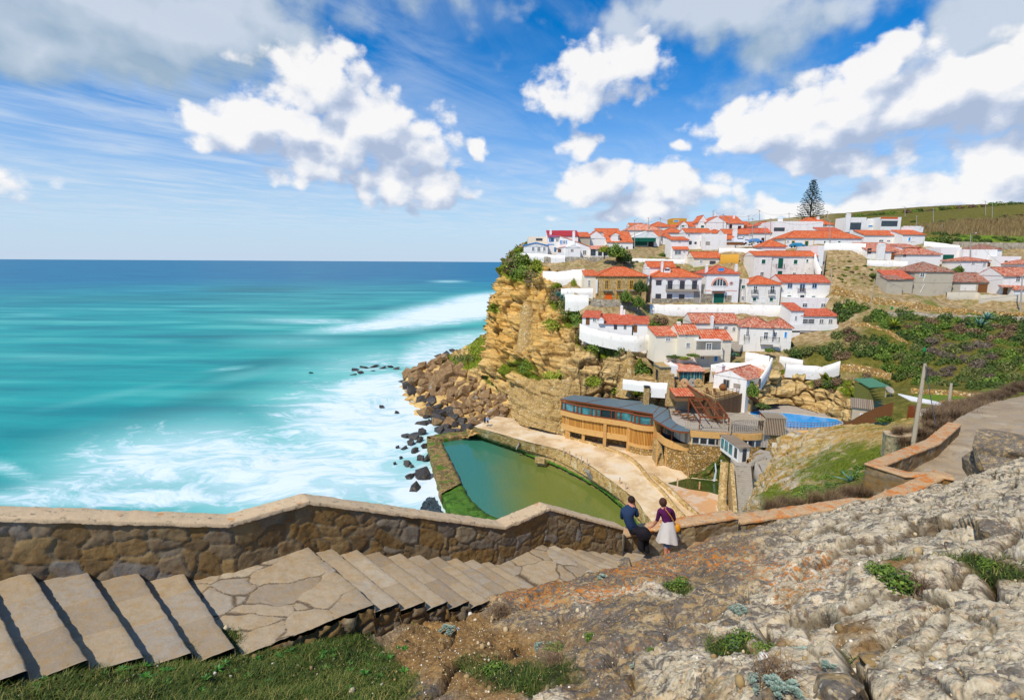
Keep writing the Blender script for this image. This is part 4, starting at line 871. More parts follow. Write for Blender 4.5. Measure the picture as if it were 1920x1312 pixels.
for k in (0, 3, 6, 11):
    p = C2[k]-RL; mb = MB(); mb.box(p[0]-.09, p[0]+.09, p[1]-.09+.2, p[1]+.09+.2, 5.1, 7.95); mb.build('post', 'rust_frame', rest)
for (x, y) in ((1279, 822), (1287, 824)):
    pass
p = Z(1270, 838, 8.9)+np.array([.5, 1.2, 0])-RL; mb = MB(); mb.box(p[0]-.5, p[0]+.5, p[1], p[1]+.15, 4, 7.6); mb.build('shutter_panel', 'rust_frame', rest)
p = Z(1288, 842, 8.9)+np.array([0, 1.4, 0])-RL; mb = MB(); mb.box(p[0]-1.2, p[0]+1.0, p[1], p[1]+.15, 5.6, 7.4); mb.build('window', 'dark_glass', rest)
c2d = c2[2:]
c3 = [Z(x, y, 13.0) for x, y in [(1294, 807.5), (1330, 810), (1370, 812.5), (1405, 814), (1426, 813), (1434, 808)]]
drum = [p for p in c2d[:-1]]+[np.array([c3[0][0]-.2, c3[0][1]-1.0, 0])]+[p+np.array([0, -.6, 0]) for p in c3[1:]]
wallstrip(drum, 4.3, 8.95, 'round_wall', 'golden_stone', thick=.5, n=60)
wallstrip(c3, 8.9, 11.0, 'wing_wall', 'golden_stone', thick=.5, n=40); wallstrip(c3, 10.9, 12.2, 'wing_wall', 'ochre', off=-.02, thick=.5, n=40)
wallstrip(c3, 12.0, 13.1, 'roof_band', 'ochre', off=.25, thick=.8, n=40)
C3 = catmull(np.array(c3), 60); a3 = np.concatenate([[0], np.cumsum(np.linalg.norm(np.diff(C3[:, :2], axis=0), axis=1))])
on3 = lambda s: np.array([np.interp(s, a3, C3[:, k]) for k in range(3)])
for k in range(9):
    if k in (5,): continue
    s0 = .35+k*1.32
    if s0+1.2 > a3[-1]: break
    f = wallstrip([on3(s0), on3(s0+1.28)], 10.75, 11.95, 'window', 'white_frame' if 'white_frame' in MATS else 'ochre', n=0, off=.05, thick=.1)
    wallstrip([on3(s0+.1), on3(s0+1.18)], 10.85, 11.85, 'pane', 'dark_glass', n=0, off=.08, thick=.05)
st = thing('outside_stairs', 'narrow dark steps between two posts rising to the round terrace', 'stairs', Z(1239, 873, 5)); sl = np.array(st.location)
for k in range(12):
    mb = MB(); mb.box(-.7, .7, .3*k, .3*k+.32, -.2, .33*(k+1)); mb.build('step', 'stone_rubble', st)
for s in (-1, 1):
    mb = MB(); mb.box(s*.85-.12, s*.85+.12, -.2, .05, -.3, 4.3); mb.build('post', 'ochre', st)
blk = thing('stone_block_building', 'ochre stone block with a large white panel under the slatted fence', 'building', Z(1452, 862, 8.5)); bl = np.array(blk.location)
A = Z(1434, 858, 8.6); B = Z(1472, 862, 8.6); ex = (B-A)/np.linalg.norm(B-A); ey = np.array([-ex[1], ex[0], 0]); w_ = np.linalg.norm(B-A)
q = [A, B, B+ey*5, A+ey*5]; mb = MB(); mb.prism([(p-bl)[:2] for p in q], -4, 4.35); mb.build('wall', 'golden_stone', blk)
mb = MB(); a = A+ex*w_*.30-ey*.06; b = A+ex*w_*.82-ey*.06; mb.prism([(p-bl)[:2] for p in (a, b, b+ey*.1, a+ey*.1)], 1.1, 3.0); mb.build('panel', 'cream_stucco' if 'cream_stucco' in MATS else 'ochre', blk)
mb = MB(); a = A+ex*w_*.15-ey*.04; b = A+ex*w_*.35-ey*.04; mb.prism([(p-bl)[:2] for p in (a, b, b+ey*.1, a+ey*.1)], -.5, 0.4); mb.build('doorway', 'dark_glass', blk)
TP = []   # terrain control points
def box_uv(m, x0, x1, y0, y1, z0, z1, mi=0): m.box(x0, x1, y0, y1, z0, z1, mi)
def slab(m, pts, th=.16, mi=0, ridge=None):
    """roof plane: polygon (seen from above counter-clockwise), uv in metres with v up the slope"""
    P = [np.array(p, float) for p in pts]; n = np.cross(P[1]-P[0], P[2]-P[0]); n /= np.linalg.norm(n)
    if n[2] < 0: P = P[::-1]; n = -n
    s = np.array([0, 0, 1])-n*n[2]
    s = s/np.linalg.norm(s) if np.linalg.norm(s) > 1e-4 else np.array([0, 1., 0]); r = np.cross(s, n)
    uv = [(float(p@r), float(p@s)) for p in P]
    m.face(P, mi, uv); B = [p-np.array([0, 0, th]) for p in P]; m.face(B[::-1], mi, uv[::-1])
    for k in range(len(P)):
        j = (k+1) % len(P); m.face([P[k], B[k], B[j], P[j]], mi, [uv[k], uv[k], uv[j], uv[j]])
class House:
    def __init__(s, name, label, x0, x1, yb, t, yaw=0, cat='house', group=None):
        s.th = R_(yaw); xm = (x0+x1)/2; s.P0 = T(xm, yb, t)
        s.ex = np.array([math.cos(s.th), math.sin(s.th), 0]); s.ey = np.array([-math.sin(s.th), math.cos(s.th), 0])
        s.root = thing(name, label, cat, s.P0, s.th, group); s.xm = xm; s.yb = yb
        s.xL = s.fp(x0, yb)[0]; s.xR = s.fp(x1, yb)[0]
    def hit(s, px, py, axis=1, off=0.0):
        """ray against the local plane (axis 1: y=off, axis 0: x=off) -> local xyz"""
        d = ray(px, py); n = s.ey if axis == 1 else s.ex; k = ((s.P0-CAM)@n+off)/(d@n); p = CAM+k*d-s.P0
        return np.array([p@s.ex, p@s.ey, p[2]])
    def fp(s, px, py, off=0.0):
        p = s.hit(px, py, 1, off); return p[0], p[2]
    def mesh(s, name, m, mat, parent=None, smooth=False): return m.build(name, mat, parent or s.root, smooth)
KIND = {'g': ('white_frame', 'green_paint', 0), 'd': ('white_frame', 'window_glass', 2), 'b': ('brown_paint', 'window_glass', 1), 'w': ('white_frame', 'window_glass', 3), 'y': ('yellow_paint', 'window_glass', 3),
        'p': ('concrete', 'window_glass', 1), 'B': ('blue_paint', 'window_glass', 1), 'gd': ('green_paint', 'green_paint', 0), 'bd': ('wood_brown', 'wood_brown', 0), 'wd': ('white_frame', 'white_frame', 0),
        'k': ('iron', 'window_glass', 0), 'o': ('orange_paint', 'orange_paint', 0), 'c': ('wood_brown', 'curtain_glass', 1), 'v': ('concrete', 'concrete', 0), 'pb': ('pale_blue_trim', 'window_glass', 1), 'gy': ('yellow_paint', 'green_paint', 0), 'bb': ('brown_paint', 'brown_paint', 0), 'kk': ('iron', 'iron', 0), 'tq': ('white_frame', 'blue_paint', 0)}
def window(H, px, py, w_, h_, kind, face='f', off=0.0, name=None):
    if face == 'f': c = H.hit(px, py, 1, off); a = H.hit(px-w_/2, py, 1, off); b = H.hit(px+w_/2, py, 1, off); u = np.array([1., 0, 0]); nrm = np.array([0, -1., 0])
    else:
        X = off if off else (H.xL if face == 'l' else H.xR); c = H.hit(px, py, 0, X); a = H.hit(px-w_/2, py, 0, X); b = H.hit(px+w_/2, py, 0, X); u = np.array([0, 1., 0]); nrm = np.array([-1. if face == 'l' else 1., 0, 0])
    t_ = H.hit(px, py-h_/2, 1 if face == 'f' else 0, off if face == 'f' else X); d_ = H.hit(px, py+h_/2, 1 if face == 'f' else 0, off if face == 'f' else X)
    W = abs((b-a)@u)/2; Hh = abs(t_[2]-d_[2])/2; W = max(W, .2); Hh = max(Hh, .2)
    fm, pm, mul = KIND[kind]; tr = min(.13, W*.3)
    def bx(m, u0, u1, z0, z1, n0, n1):
        o = c; q = []
        for uu, nn in ((u0, n0), (u1, n0), (u1, n1), (u0, n1)): q.append(o+u*uu+nrm*nn)
        b_ = [p+np.array([0, 0, z0]) for p in q]; t2 = [p+np.array([0, 0, z1]) for p in q]; m.hexa(b_, t2)
    m = MB()
    bx(m, -W, -W+tr, -Hh, Hh, -.02, .09); bx(m, W-tr, W, -Hh, Hh, -.02, .09); bx(m, -W+tr, W-tr, Hh-tr, Hh, -.02, .09); bx(m, -W+tr, W-tr, -Hh, -Hh+tr, -.02, .09)
    if mul >= 1: bx(m, -.04, .04, -Hh+tr, Hh-tr, -.02, .075)
    if mul >= 2: bx(m, -W+tr, W-tr, Hh*.15, Hh*.15+.06, -.02, .07)
    if mul >= 3: bx(m, -W+tr, W-tr, -Hh*.45, -Hh*.45+.06, -.02, .07)
    nm = name or ('door' if kind in ('bd', 'wd', 'gd', 'bb', 'o') or Hh > W*1.35 else 'window')
    f = H.mesh(nm, m, fm); m = MB(); bx(m, -W+tr, W-tr, -Hh+tr, Hh-tr, -.03, .035); m.build('pane' if pm not in ('green_paint', 'brown_paint', 'wood_brown', 'orange_paint', 'white_frame', 'concrete', 'iron', 'blue_paint') else 'panel', pm, f)
    return f
def chimney(H, px, yt, yb, w_, off, mat='white_stucco', depth=.7, name='chimney'):
    a = H.hit(px-w_/2, yb, 1, off); b = H.hit(px+w_/2, yb, 1, off); t_ = H.hit(px, yt, 1, off); W = max(.25, (b[0]-a[0])/2); x = (a[0]+b[0])/2
    m = MB(); m.box(x-W, x+W, off, off+depth, a[2]-.6, t_[2]-.35); m.box(x-W-.06, x+W+.06, off-.06, off+depth+.06, t_[2]-.35, t_[2]-.25)
    m.box(x-W*.8, x+W*.8, off+.1, off+depth-.1, t_[2]-.25, t_[2]); H.mesh(name, m, mat)
def roofmesh(H, x0, x1, y0, y1, ze, zr, kind, tilemat, over=.35, wallmat='white_stucco', wallpart=None, name='roof'):
    """roof over the local rectangle; returns nothing; gable ends are added to wallpart"""
    m = MB(); o = over; ym = (y0+y1)/2; xm = (x0+x1)/2; sl = (zr-ze)
    if kind == 'gable':
        d = sl*o/(ym-y0); slab(m, [(x0-.15, y0-o, ze-d), (x1+.15, y0-o, ze-d), (x1+.15, ym, zr), (x0-.15, ym, zr)]); slab(m, [(x1+.15, y1+o, ze-d), (x0-.15, y1+o, ze-d), (x0-.15, ym, zr), (x1+.15, ym, zr)])
        m.bar((x0-.15, ym, zr+.03), (x1+.15, ym, zr+.03), .24, .14)
        if wallpart is not None:
            for xx in (x0, x1): wallpart.hexa([(xx-.1, y0+.02, ze-.2), (xx+.1, y0+.02, ze-.2), (xx+.1, y1-.02, ze-.2), (xx-.1, y1-.02, ze-.2)], [(xx-.1, ym-.05, zr-.17), (xx+.1, ym-.05, zr-.17), (xx+.1, ym+.05, zr-.17), (xx-.1, ym+.05, zr-.17)])
    elif kind == 'gablef':
        d = sl*o/(xm-x0); slab(m, [(x0-o, y0-.15, ze-d), (xm, y0-.15, zr), (xm, y1+.15, zr), (x0-o, y1+.15, ze-d)]); slab(m, [(xm, y0-.15, zr), (x1+o, y0-.15, ze-d), (x1+o, y1+.15, ze-d), (xm, y1+.15, zr)])
        m.bar((xm, y0-.15, zr+.03), (xm, y1+.15, zr+.03), .24, .14)
        if wallpart is not None:
            for yy in (y0, y1): wallpart.hexa([(x0+.02, yy-.1, ze-.2), (x1-.02, yy-.1, ze-.2), (x1-.02, yy+.1, ze-.2), (x0+.02, yy+.1, ze-.2)], [(xm-.05, yy-.1, zr-.17), (xm+.05, yy-.1, zr-.17), (xm+.05, yy+.1, zr-.17), (xm-.05, yy+.1, zr-.17)])
    elif kind in ('hip', 'pyr'):
        h = min(ym-y0, (x1-x0)/2-.05) if kind == 'hip' else (x1-x0)/2-.02; d = sl*o/(ym-y0)
        A, B, C, D = (x0-o, y0-o, ze-d), (x1+o, y0-o, ze-d), (x1+o, y1+o, ze-d), (x0-o, y1+o, ze-d); E, F = (x0+h, ym, zr), (x1-h, ym, zr)
        slab(m, [A, B, F, E]); slab(m, [C, D, E, F]); slab(m, [B, C, F]); slab(m, [D, A, E])
        for p, q in ((A, E), (D, E), (B, F), (C, F), (E, F)):
            if np.linalg.norm(np.array(p)-np.array(q)) > .2: m.bar(np.array(p)+[0, 0, .04], np.array(q)+[0, 0, .04], .22, .1)
    elif kind == 'shed':
        d = sl*o/(y1-y0); slab(m, [(x0-.15, y0-o, ze-d), (x1+.15, y0-o, ze-d), (x1+.15, y1, zr), (x0-.15, y1, zr)])
        if wallpart is not None: wallpart.hexa([(x0+.02, y0+.02, ze-.3), (x1-.02, y0+.02, ze-.3), (x1-.02, y1, ze-.3), (x0+.02, y1, ze-.3)], [(x0+.02, y0+.02, ze-.17), (x1-.02, y0+.02, ze-.17), (x1-.02, y1, zr-.17), (x0+.02, y1, zr-.17)])
    elif kind in ('shedr', 'shedl'):
        za, zb = (zr, ze) if kind == 'shedr' else (ze, zr)
        slab(m, [(x0-.2, y0-.15, za), (x1+.2, y0-.15, zb), (x1+.2, y1+.15, zb), (x0-.2, y1+.15, za)])
        if wallpart is not None: wallpart.hexa([(x0+.02, y0+.02, ze-.3), (x1-.02, y0+.02, ze-.3), (x1-.02, y1, ze-.3), (x0+.02, y1, ze-.3)], [(x0+.02, y0+.02, za-.17), (x1-.02, y0+.02, zb-.17), (x1-.02, y1, zb-.17), (x0+.02, y1, za-.17)])
    H.mesh(name, m, tilemat)
def house(label, x0, x1, yb, ye, t, yr=None, roof='gable', dep=8, yaw=0, wall='white_stucco', tile='tile_new', wins=(), found=4, over=.35, chim=(), name='house', cat='house', group=None, terr=True, front=0.0, rname='roof', skip_base=False):
    H = House(name, label, x0, x1, yb, t, yaw, cat, group); H.dep = dep; y0 = front
    H.ze = H.fp((x0+x1)/2, ye, y0)[1]
    off = {'gable': dep/2, 'hip': dep/2, 'pyr': dep/2, 'gablef': 0, 'shed': dep, 'shedr': 0, 'shedl': 0, 'flat': 0}[roof]
    xr = {'shedr': x0, 'shedl': x1}.get(roof, (x0+x1)/2)
    H.zr = H.fp(xr, yr, y0+off)[1] if yr is not None else H.ze
    m = MB(); m.box(H.xL, H.xR, y0, y0+dep, -found, H.ze)
    if roof == 'flat': 
        for (a, b, c, d) in ((H.xL, H.xR, y0, y0+.25), (H.xL, H.xR, y0+dep-.25, y0+dep), (H.xL, H.xL+.25, y0+.25, y0+dep-.25), (H.xR-.25, H.xR, y0+.25, y0+dep-.25)): m.box(a, b, c, d, H.ze, H.ze+.35)
    else: roofmesh(H, H.xL, H.xR, y0, y0+dep, H.ze, H.zr, roof, tile, over, wall, m, rname)
    H.mesh('wall', m, wall)
    for wdw in wins: window(H, *wdw)
    for c in chim: chimney(H, *c)
    if terr:
        for X in (H.xL, H.xR):
            for Y in (-.5, dep): TP.append(H.P0+H.ex*X+H.ey*Y-np.array([0, 0, .15]))
    return H
def annex(H, x0, x1, yb, ye, off, dep, yr=None, roof='flat', wall='white_stucco', tile='tile_new', wins=(), over=.3, found=2, wname='wing', rname='roof'):
    """a second volume of the same house whose front stands at local y = off"""
    a = H.fp(x0, yb, off); b = H.fp(x1, yb, off); ze = H.fp((x0+x1)/2, ye, off)[1]; zb = min(a[1], b[1])
    ro = {'gable': dep/2, 'hip': dep/2, 'pyr': dep/2, 'gablef': 0, 'shed': dep, 'shedr': 0, 'shedl': 0, 'flat': 0}[roof]
    xr = {'shedr': x0, 'shedl': x1}.get(roof, (x0+x1)/2); zr = H.fp(xr, yr, off+ro)[1] if yr is not None else ze
    m = MB(); m.box(a[0], b[0], off, off+dep, zb-found, ze)
    if roof == 'flat':
        for (p, q, c, d) in ((a[0], b[0], off, off+.2), (a[0], a[0]+.2, off+.2, off+dep), (b[0]-.2, b[0], off+.2, off+dep)): m.box(p, q, c, d, ze, ze+.25)
    else: roofmesh(H, a[0], b[0], off, off+dep, ze, zr, roof, tile, over, wall, m, rname)
    H.mesh(wname, m, wall)
    for wdw in wins: window(H, *(tuple(wdw)+(('f',) if len(wdw) < 6 else ())), off=off)
def slabbox(H, x0, x1, y0_, y1_, off, dep, mat, name, thick=0):
    """box given by its front face in photo pixels (x0..x1, y0_ top, y1_ bottom) standing off in front (negative) of the facade"""
    a = H.fp(x0, y1_, off); b = H.fp(x1, y0_, off); m = MB(); m.box(a[0], b[0], off, off+dep, a[1], b[1]); return H.mesh(name, m, mat)
def railing(H, x0, x1, y0_, y1_, off, mat='iron', n=14, name='railing', side=0):
    a = H.fp(x0, y1_, off); b = H.fp(x1, y0_, off); m = MB(); m.box(a[0], b[0], off, off+.05, b[1]-.06, b[1])
    for k in range(n+1):
        x = a[0]+(b[0]-a[0])*k/n; m.box(x-.015, x+.015, off, off+.03, a[1], b[1]-.06)
    if side:
        for x in (a[0], b[0]):
            m.box(x-.03, x+.03, off, off+side, b[1]-.06, b[1]); 
            for j in range(4): m.box(x-.015, x+.015, off+side*j/4, off+side*j/4+.03, a[1], b[1]-.06)
    H.mesh(name, m, mat)
H = house('white cliff-edge cottage with three joined red roofs and glass-railed terrace wall', 1122, 1184, 640, 606, 124, 588, 'shed', 7, -14, tile='tile_red', wins=[(1154, 613, 6, 8, 'b'), (1172, 613, 5, 8, 'p')], chim=[(1165, 573, 592, 5, 6.2), (1170, 581, 592, 4, 6.4)])
annex(H, 1091, 1122, 630, 594, .3, 6, 582, 'shed', tile='tile_red', wins=[(1102, 602, 7, 13, 'bd'), (1114.5, 599, 7, 9, 'd')])
annex(H, 1186, 1214, 645, 606, .5, 7, 592, 'shed', tile='tile_red', wins=[(1191, 616, 7, 13, 'bd')])
annex(H, 1122, 1132, 606, 597, -.7, 1.5, 593, 'gablef', tile='tile_red', found=.1, wname='dormer')
wp = [(1087, 607, 124), (1105, 613, 122.5), (1135, 619, 121), (1165, 624, 119.5), (1196, 628, 119)]
H = house('cream stepped house with canal-tiled roofs and an open veranda balcony', 1306, 1369, 676, 635, 116.5, 617.5, 'gable', 7, 3, 'cream_stucco', 'tile_canal', wins=[(1329, 650, 11, 14, 'w', 'f', -1.2), (1317, 670, 8, 8, 'd'), (1342, 672, 8, 12, 'tq')])
annex(H, 1270, 1308, 668, 624.5, -.6, 6, 607.5, 'gable', 'cream_stucco', 'tile_canal', wins=[(1287, 629.5, 5, 6, 'd'), (1290, 647, 8, 10, 'w')])
annex(H, 1228, 1270, 662, 628, .4, 6, 611, 'shed', 'cream_stucco', 'tile_canal', wins=[(1252.5, 636, 10, 7, 'w')])
slabbox(H, 1303, 1355, 656, 667, -1.6, .25, 'cream_stucco', 'balcony_parapet'); slabbox(H, 1303, 1355, 666, 667.5, -1.6, 1.6, 'cream_stucco', 'balcony_floor'); slabbox(H, 1306, 1353, 637, 639.5, -1.5, 1.5, 'white_frame', 'awning')
slabbox(H, 1303, 1306, 638, 656, -1.5, .2, 'cream_stucco', 'post'); slabbox(H, 1352, 1355, 638, 656, -1.5, .2, 'cream_stucco', 'post'); chimney(H, 1273, 603, 618, 7, 2.0, 'cream_stucco')
H = house('white polygonal house with a mottled hipped roof and corner balconies', 1385, 1446, 658, 612, 121, 593, 'hip', 11, -18, 'worn_stucco', 'tile_old', wins=[(1402, 621, 6, 17, 'd'), (1436, 629, 9, 15, 'w')], over=.3)
H2 = H; m = MB()
annex(H, 1446, 1482, 655, 613, 1.2, 9, 596, 'hip', 'worn_stucco', 'tile_old', wins=[(1453.5, 629, 7, 14, 'w'), (1473, 627.5, 6, 12, 'tq')])
railing(H, 1426, 1462, 633, 643, -.9, 'iron', 22, side=.8); slabbox(H, 1426, 1462, 642.5, 645, -.9, 1.2, 'worn_stucco', 'balcony'); railing(H, 1395, 1405, 628, 638, -.6, 'iron', 6, side=.6)
H = house('long low white house with a mottled old-tile roof and slim chimney', 1296, 1384, 640, 604, 128, 587, 'gable', 8, -2, 'worn_stucco', 'tile_old', wins=[(1344, 615, 9, 8, 'd'), (1361, 614, 8, 8, 'd'), (1376, 617, 7, 9, 'd')], chim=[(1335, 592, 616, 5, -.8)])
H = house('tall white three-storey house with pale blue window surrounds and small balcony', 1463, 1552, 575, 528, 141, 515, 'gable', 8, 0, 'worn_stucco', 'tile_red', wins=[(1481, 536, 10, 10, 'pb'), (1504, 540, 11, 16, 'pb'), (1527, 536, 10, 10, 'pb'), (1479.5, 555, 9, 4, 'g'), (1504, 555.5, 7, 4, 'k'), (1525, 556, 9, 4, 'g')], found=14)
railing(H, 1497, 1511, 541, 550, -.7, 'wood_brown', 10, side=.6)
annex(H, 1474, 1565, 640, 560, -4.5, 4.5, None, 'flat', wins=[(1509, 572, 10, 8, 'd'), (1543.5, 572.5, 10, 8, 'w')], found=3)
H = house('white lower house with long row of windows above an arcaded stone terrace', 1500, 1569, 612, 591, 131, 578, 'shed', 5, 0, tile='tile_red', wins=[(1515, 602.5, 25, 10, 'w'), (1540, 602.5, 9, 9, 'w'), (1557, 602.5, 9, 9, 'w')], found=2)
annex(H, 1478, 1502, 640, 581, -.3, 5.3, 567, 'shed', tile='tile_red', wins=[(1492, 596.5, 5, 9, 'd')])
slabbox(H, 1482, 1572, 609, 622, -3.2, .3, 'white_stucco', 'terrace_parapet'); slabbox(H, 1482, 1572, 620.5, 623, -3.2, 3.3, 'white_stucco', 'terrace_floor'); slabbox(H, 1482, 1572, 622, 652, -.4, .4, 'golden_stone', 'back_wall')
slabbox(H, 1482, 1500, 622, 652, -3.2, 2.8, 'white_stucco', 'wing'); slabbox(H, 1533, 1537, 622, 640, -3.2, .4, 'white_stucco', 'pillar'); slabbox(H, 1566, 1574, 622, 652, -3.2, 2.8, 'white_stucco', 'pillar'); slabbox(H, 1470, 1555, 637, 650, -3.6, .3, 'worn_stucco', 'garden_wall')
H = house('white house with two french balconies and green lower shutters', 1401, 1461, 568, 531, 140, 517, 'hip', 8, 0, 'worn_stucco', wins=[(1416, 543, 8, 15, 'd'), (1448, 543, 9, 15, 'd'), (1414.5, 561, 8, 8, 'g'), (1446, 561.5, 8, 8, 'g'), (1430.5, 562.5, 7, 11, 'wd')])
for x in (1416, 1448): railing(H, x-6, x+6, 544, 552, -.6, 'iron', 8, side=.5); slabbox(H, x-6, x+6, 551.5, 554, -.6, .7, 'worn_stucco', 'balcony')
annex(H, 1389, 1401, 566, 525, .5, 5, None, 'flat', 'worn_stucco', wins=[(1393.5, 538, 8, 8, 'g'), (1393, 559, 7, 8, 'd')])
H = house('white gabled house with a large arched window, sun ring and green garage door', 1322, 1383, 568.5, 511.5, 140, 497, 'hip', 9, 0, wins=[(1347.5, 559, 19, 18, 'gd')], tile='tile_red', chim=[(1325, 495, 512, 4, .6), (1380.5, 495, 512, 4, .6)])
c = H.fp(1349, 536); R1 = 12.5*140/1000; m = MB(); n = 16
for k in range(n):
    a0, a1 = math.pi*k/n, math.pi*(k+1)/n; q = [(c[0]+r_*math.cos(a), c[1]+r_*math.sin(a)) for a, r_ in ((a0, R1*1.02), (a0, R1*1.28), (a1, R1*1.28), (a1, R1*1.02))]
    m.hexa([(q[0][0], -.08, q[0][1]), (q[1][0], -.08, q[1][1]), (q[1][0], .03, q[1][1]), (q[0][0], .03, q[0][1])], [(q[3][0], -.08, q[3][1]), (q[2][0], -.08, q[2][1]), (q[2][0], .03, q[2][1]), (q[3][0], .03, q[3][1])])
H.mesh('arch_surround', m, 'pink_trim')
m = MB(); pts = [(c[0]+R1*math.cos(math.pi*k/20), -.05, c[1]+R1*math.sin(math.pi*k/20)) for k in range(21)]; m.face([(p[0], p[1], p[2]) for p in pts]); f = H.mesh('arched_window', m, 'window_glass')
m = MB(); [m.bar((c[0]+x, -.08, c[1]-.9 if abs(x) < R1*.5 else c[1]), (c[0]+x, -.08, c[1]+math.sqrt(max(0, R1*R1-x*x))), .13) for x in (-R1*.42, 0, R1*.42)]; m.bar((c[0]-R1, -.08, c[1]), (c[0]+R1, -.08, c[1]), .14); m.build('frame', 'white_frame', f)
slabbox(H, 1336, 1361, 538, 547, -1.0, .2, 'white_stucco', 'balcony'); slabbox(H, 1336, 1361, 545.5, 547, -1.0, 1.1, 'white_stucco', 'balcony_floor'); slabbox(H, 1337, 1358, 547.5, 550, -.08, .1, 'pink_trim', 'garage_lintel')
c = H.fp(1371, 531); m = MB()
for k in range(12):
    a = math.pi*k/6; m.bar((c[0]+.32*math.cos(a), -.05, c[1]+.32*math.sin(a)), (c[0]+.52*math.cos(a), -.05, c[1]+.52*math.sin(a)), .12, .06); b = a+math.pi/6; m.bar((c[0]+.33*math.cos(a), -.05, c[1]+.33*math.sin(a)), (c[0]+.33*math.cos(b), -.05, c[1]+.33*math.sin(b)), .09, .06)
H.mesh('sun_ornament', m, 'pink_trim'); m = MB(); m.face([(c[0]+.2*math.cos(math.pi*k/8), -.04, c[1]+.2*math.sin(math.pi*k/8)) for k in range(16)]); H.mesh('round_window', m, 'window_glass')
slabbox(H, 1347, 1358, 503, 508, -.1, .1, 'blue_paint', 'skylight'); slabbox(H, 1314, 1337, 551, 568.5, -.06, .1, 'grey_stone', 'stone_base'); slabbox(H, 1358, 1372, 554, 568.5, -.06, .1, 'grey_stone', 'stone_base'); slabbox(H, 1322, 1382, 544.3, 545.3, -.05, .08, 'pink_trim', 'string_course')
H = house('large white house with brown shutters, long balcony and upper attic block', 1221, 1313, 568.5, 518, 140, 503, 'hip', 9, 0, wins=[(1235, 530, 10, 8.5, 'b'), (1256, 534.5, 9, 16, 'b'), (1279, 534.5, 9, 16, 'b'), (1302, 534.5, 9, 16, 'b'), (1234, 555, 10, 8.5, 'b'), (1255, 555.5, 10, 8, 'b'), (1278, 556, 10, 8, 'b')], found=5)
annex(H, 1215, 1266, 512, 499.5, 6, 6, 490, 'gable'); annex(H, 1245, 1257, 512, 502.5, 2.0, 3, 499.5, 'gablef', wins=[(1251, 504.5, 9, 4.5, 'b')], found=.2, wname='dormer'); chimney(H, 1241.5, 490.5, 510, 3.5, 2.2)
slabbox(H, 1250, 1310, 542.5, 545.5, -1.1, 1.1, 'concrete', 'balcony'); railing(H, 1250, 1310, 534.5, 542.5, -1.1, 'iron', 40, side=1.0); slabbox(H, 1222, 1300, 560, 568.5, -.07, .1, 'grey_stone', 'stone_base'); slabbox(H, 1300, 1313, 546, 568.5, -.07, .1, 'concrete', 'stone_base')
for x in (1235, 1256, 1279, 1302): slabbox(H, x-7, x+7, 523, 524.2, -.2, .2, 'pink_trim', 'lintel')
H = house('bare stone house with yellow french doors under a wide orange hipped roof', 1119, 1211, 566, 516, 139, 500, 'hip', 10, 0, 'stone_rubble', wins=[(1137.5, 533.5, 7.5, 17, 'y'), (1160.5, 533.5, 7.5, 17, 'y'), (1183.5, 533.5, 7.5, 17, 'y'), (1141, 557, 13, 13, 'o'), (1157, 555, 4, 10, 'y')], found=5)
annex(H, 1095, 1119, 560, 516, 2.5, 6, 506, 'shed', 'cream_stucco', wins=[(1104.5, 531, 4, 12, 'w')]); chimney(H, 1213, 501, 530, 9, .5, 'worn_stucco', 1.6); slabbox(H, 1117, 1121, 524, 550, -.4, .4, 'white_stucco', 'pilaster')
for x in (1140, 1165, 1190): slabbox(H, x-9, x+9, 544, 545.5, -.7, .7, 'concrete', 'balcony_slab')
H = house('white two-storey house with dark green shutters and green framed door', 1444, 1529, 524, 479, 152, 470.5, 'gable', 8, 0, 'worn_stucco', wins=[(1463.5, 493.5, 8.5, 18, 'gd'), (1491.5, 491, 8.5, 9.5, 'g'), (1513.5, 489, 5, 6.5, 'g'), (1462, 513, 8, 10, 'gd'), (1489, 512.5, 7, 5, 'd'), (1510, 512.5, 4, 4, 'd')])
annex(H, 1411, 1444, 527, 478, -.4, 7, 471, 'gable', 'worn_stucco', wins=[(1431.5, 490.5, 8.5, 9.5, 'g'), (1428.5, 514, 7.5, 9, 'w')]); railing(H, 1456, 1472, 495, 502.5, -.8, 'iron', 9, side=.7)
annex(H, 1529, 1540, 520, 462, .5, 12, None, 'flat')
house('small white block with a pyramidal orange roof behind the green-shuttered house', 1430, 1473, 472, 460.5, 160, 449, 'pyr', 6, 0, wins=[], group=None)
house('low white house with orange roof above the balustrade', 1300, 1352, 500, 482, 158, 472, 'gable', 7, 0, 'cream_stucco', wins=[(1314.5, 491.5, 6, 7, 'w'), (1336, 492, 11, 6, 'b')])
H = house('narrow white tower house with two small orange roofs', 1256, 1290, 483, 449, 165, 443.5, 'shed', 6, 0, wins=[(1274, 453.5, 6, 3.5, 'd')])
annex(H, 1262, 1290, 484, 466.5, -1.5, 1.5, 462, 'shed', wins=[(1271, 473.5, 13, 8, 'w'), (1283, 471.5, 4.5, 4.5, 'd')])
house('white house with a round window and wide orange roof', 1284, 1333, 463, 435, 172, 428.5, 'gable', 7, 0, wins=[(1291.5, 440.5, 5, 5, 'd'), (1325.5, 441, 5, 6, 'p'), (1293.5, 455, 6.5, 6.5, 'k'), (1304, 455.5, 4, 4, 'k'), (1314, 457, 2.5, 10, 'bd')])
H = house('white house with tall tapered chimney and fenced forecourt where vans park', 1357, 1403, 461, 437.5, 180, 430, 'gable', 7, 0, wins=[(1393.5, 446, 4, 6, 'd'), (1366.5, 454, 7, 6, 'kk')])
annex(H, 1343, 1378, 458, 447.5, -3, 3, 440.5, 'shed'); chimney(H, 1378, 430, 447, 8, -1.0)
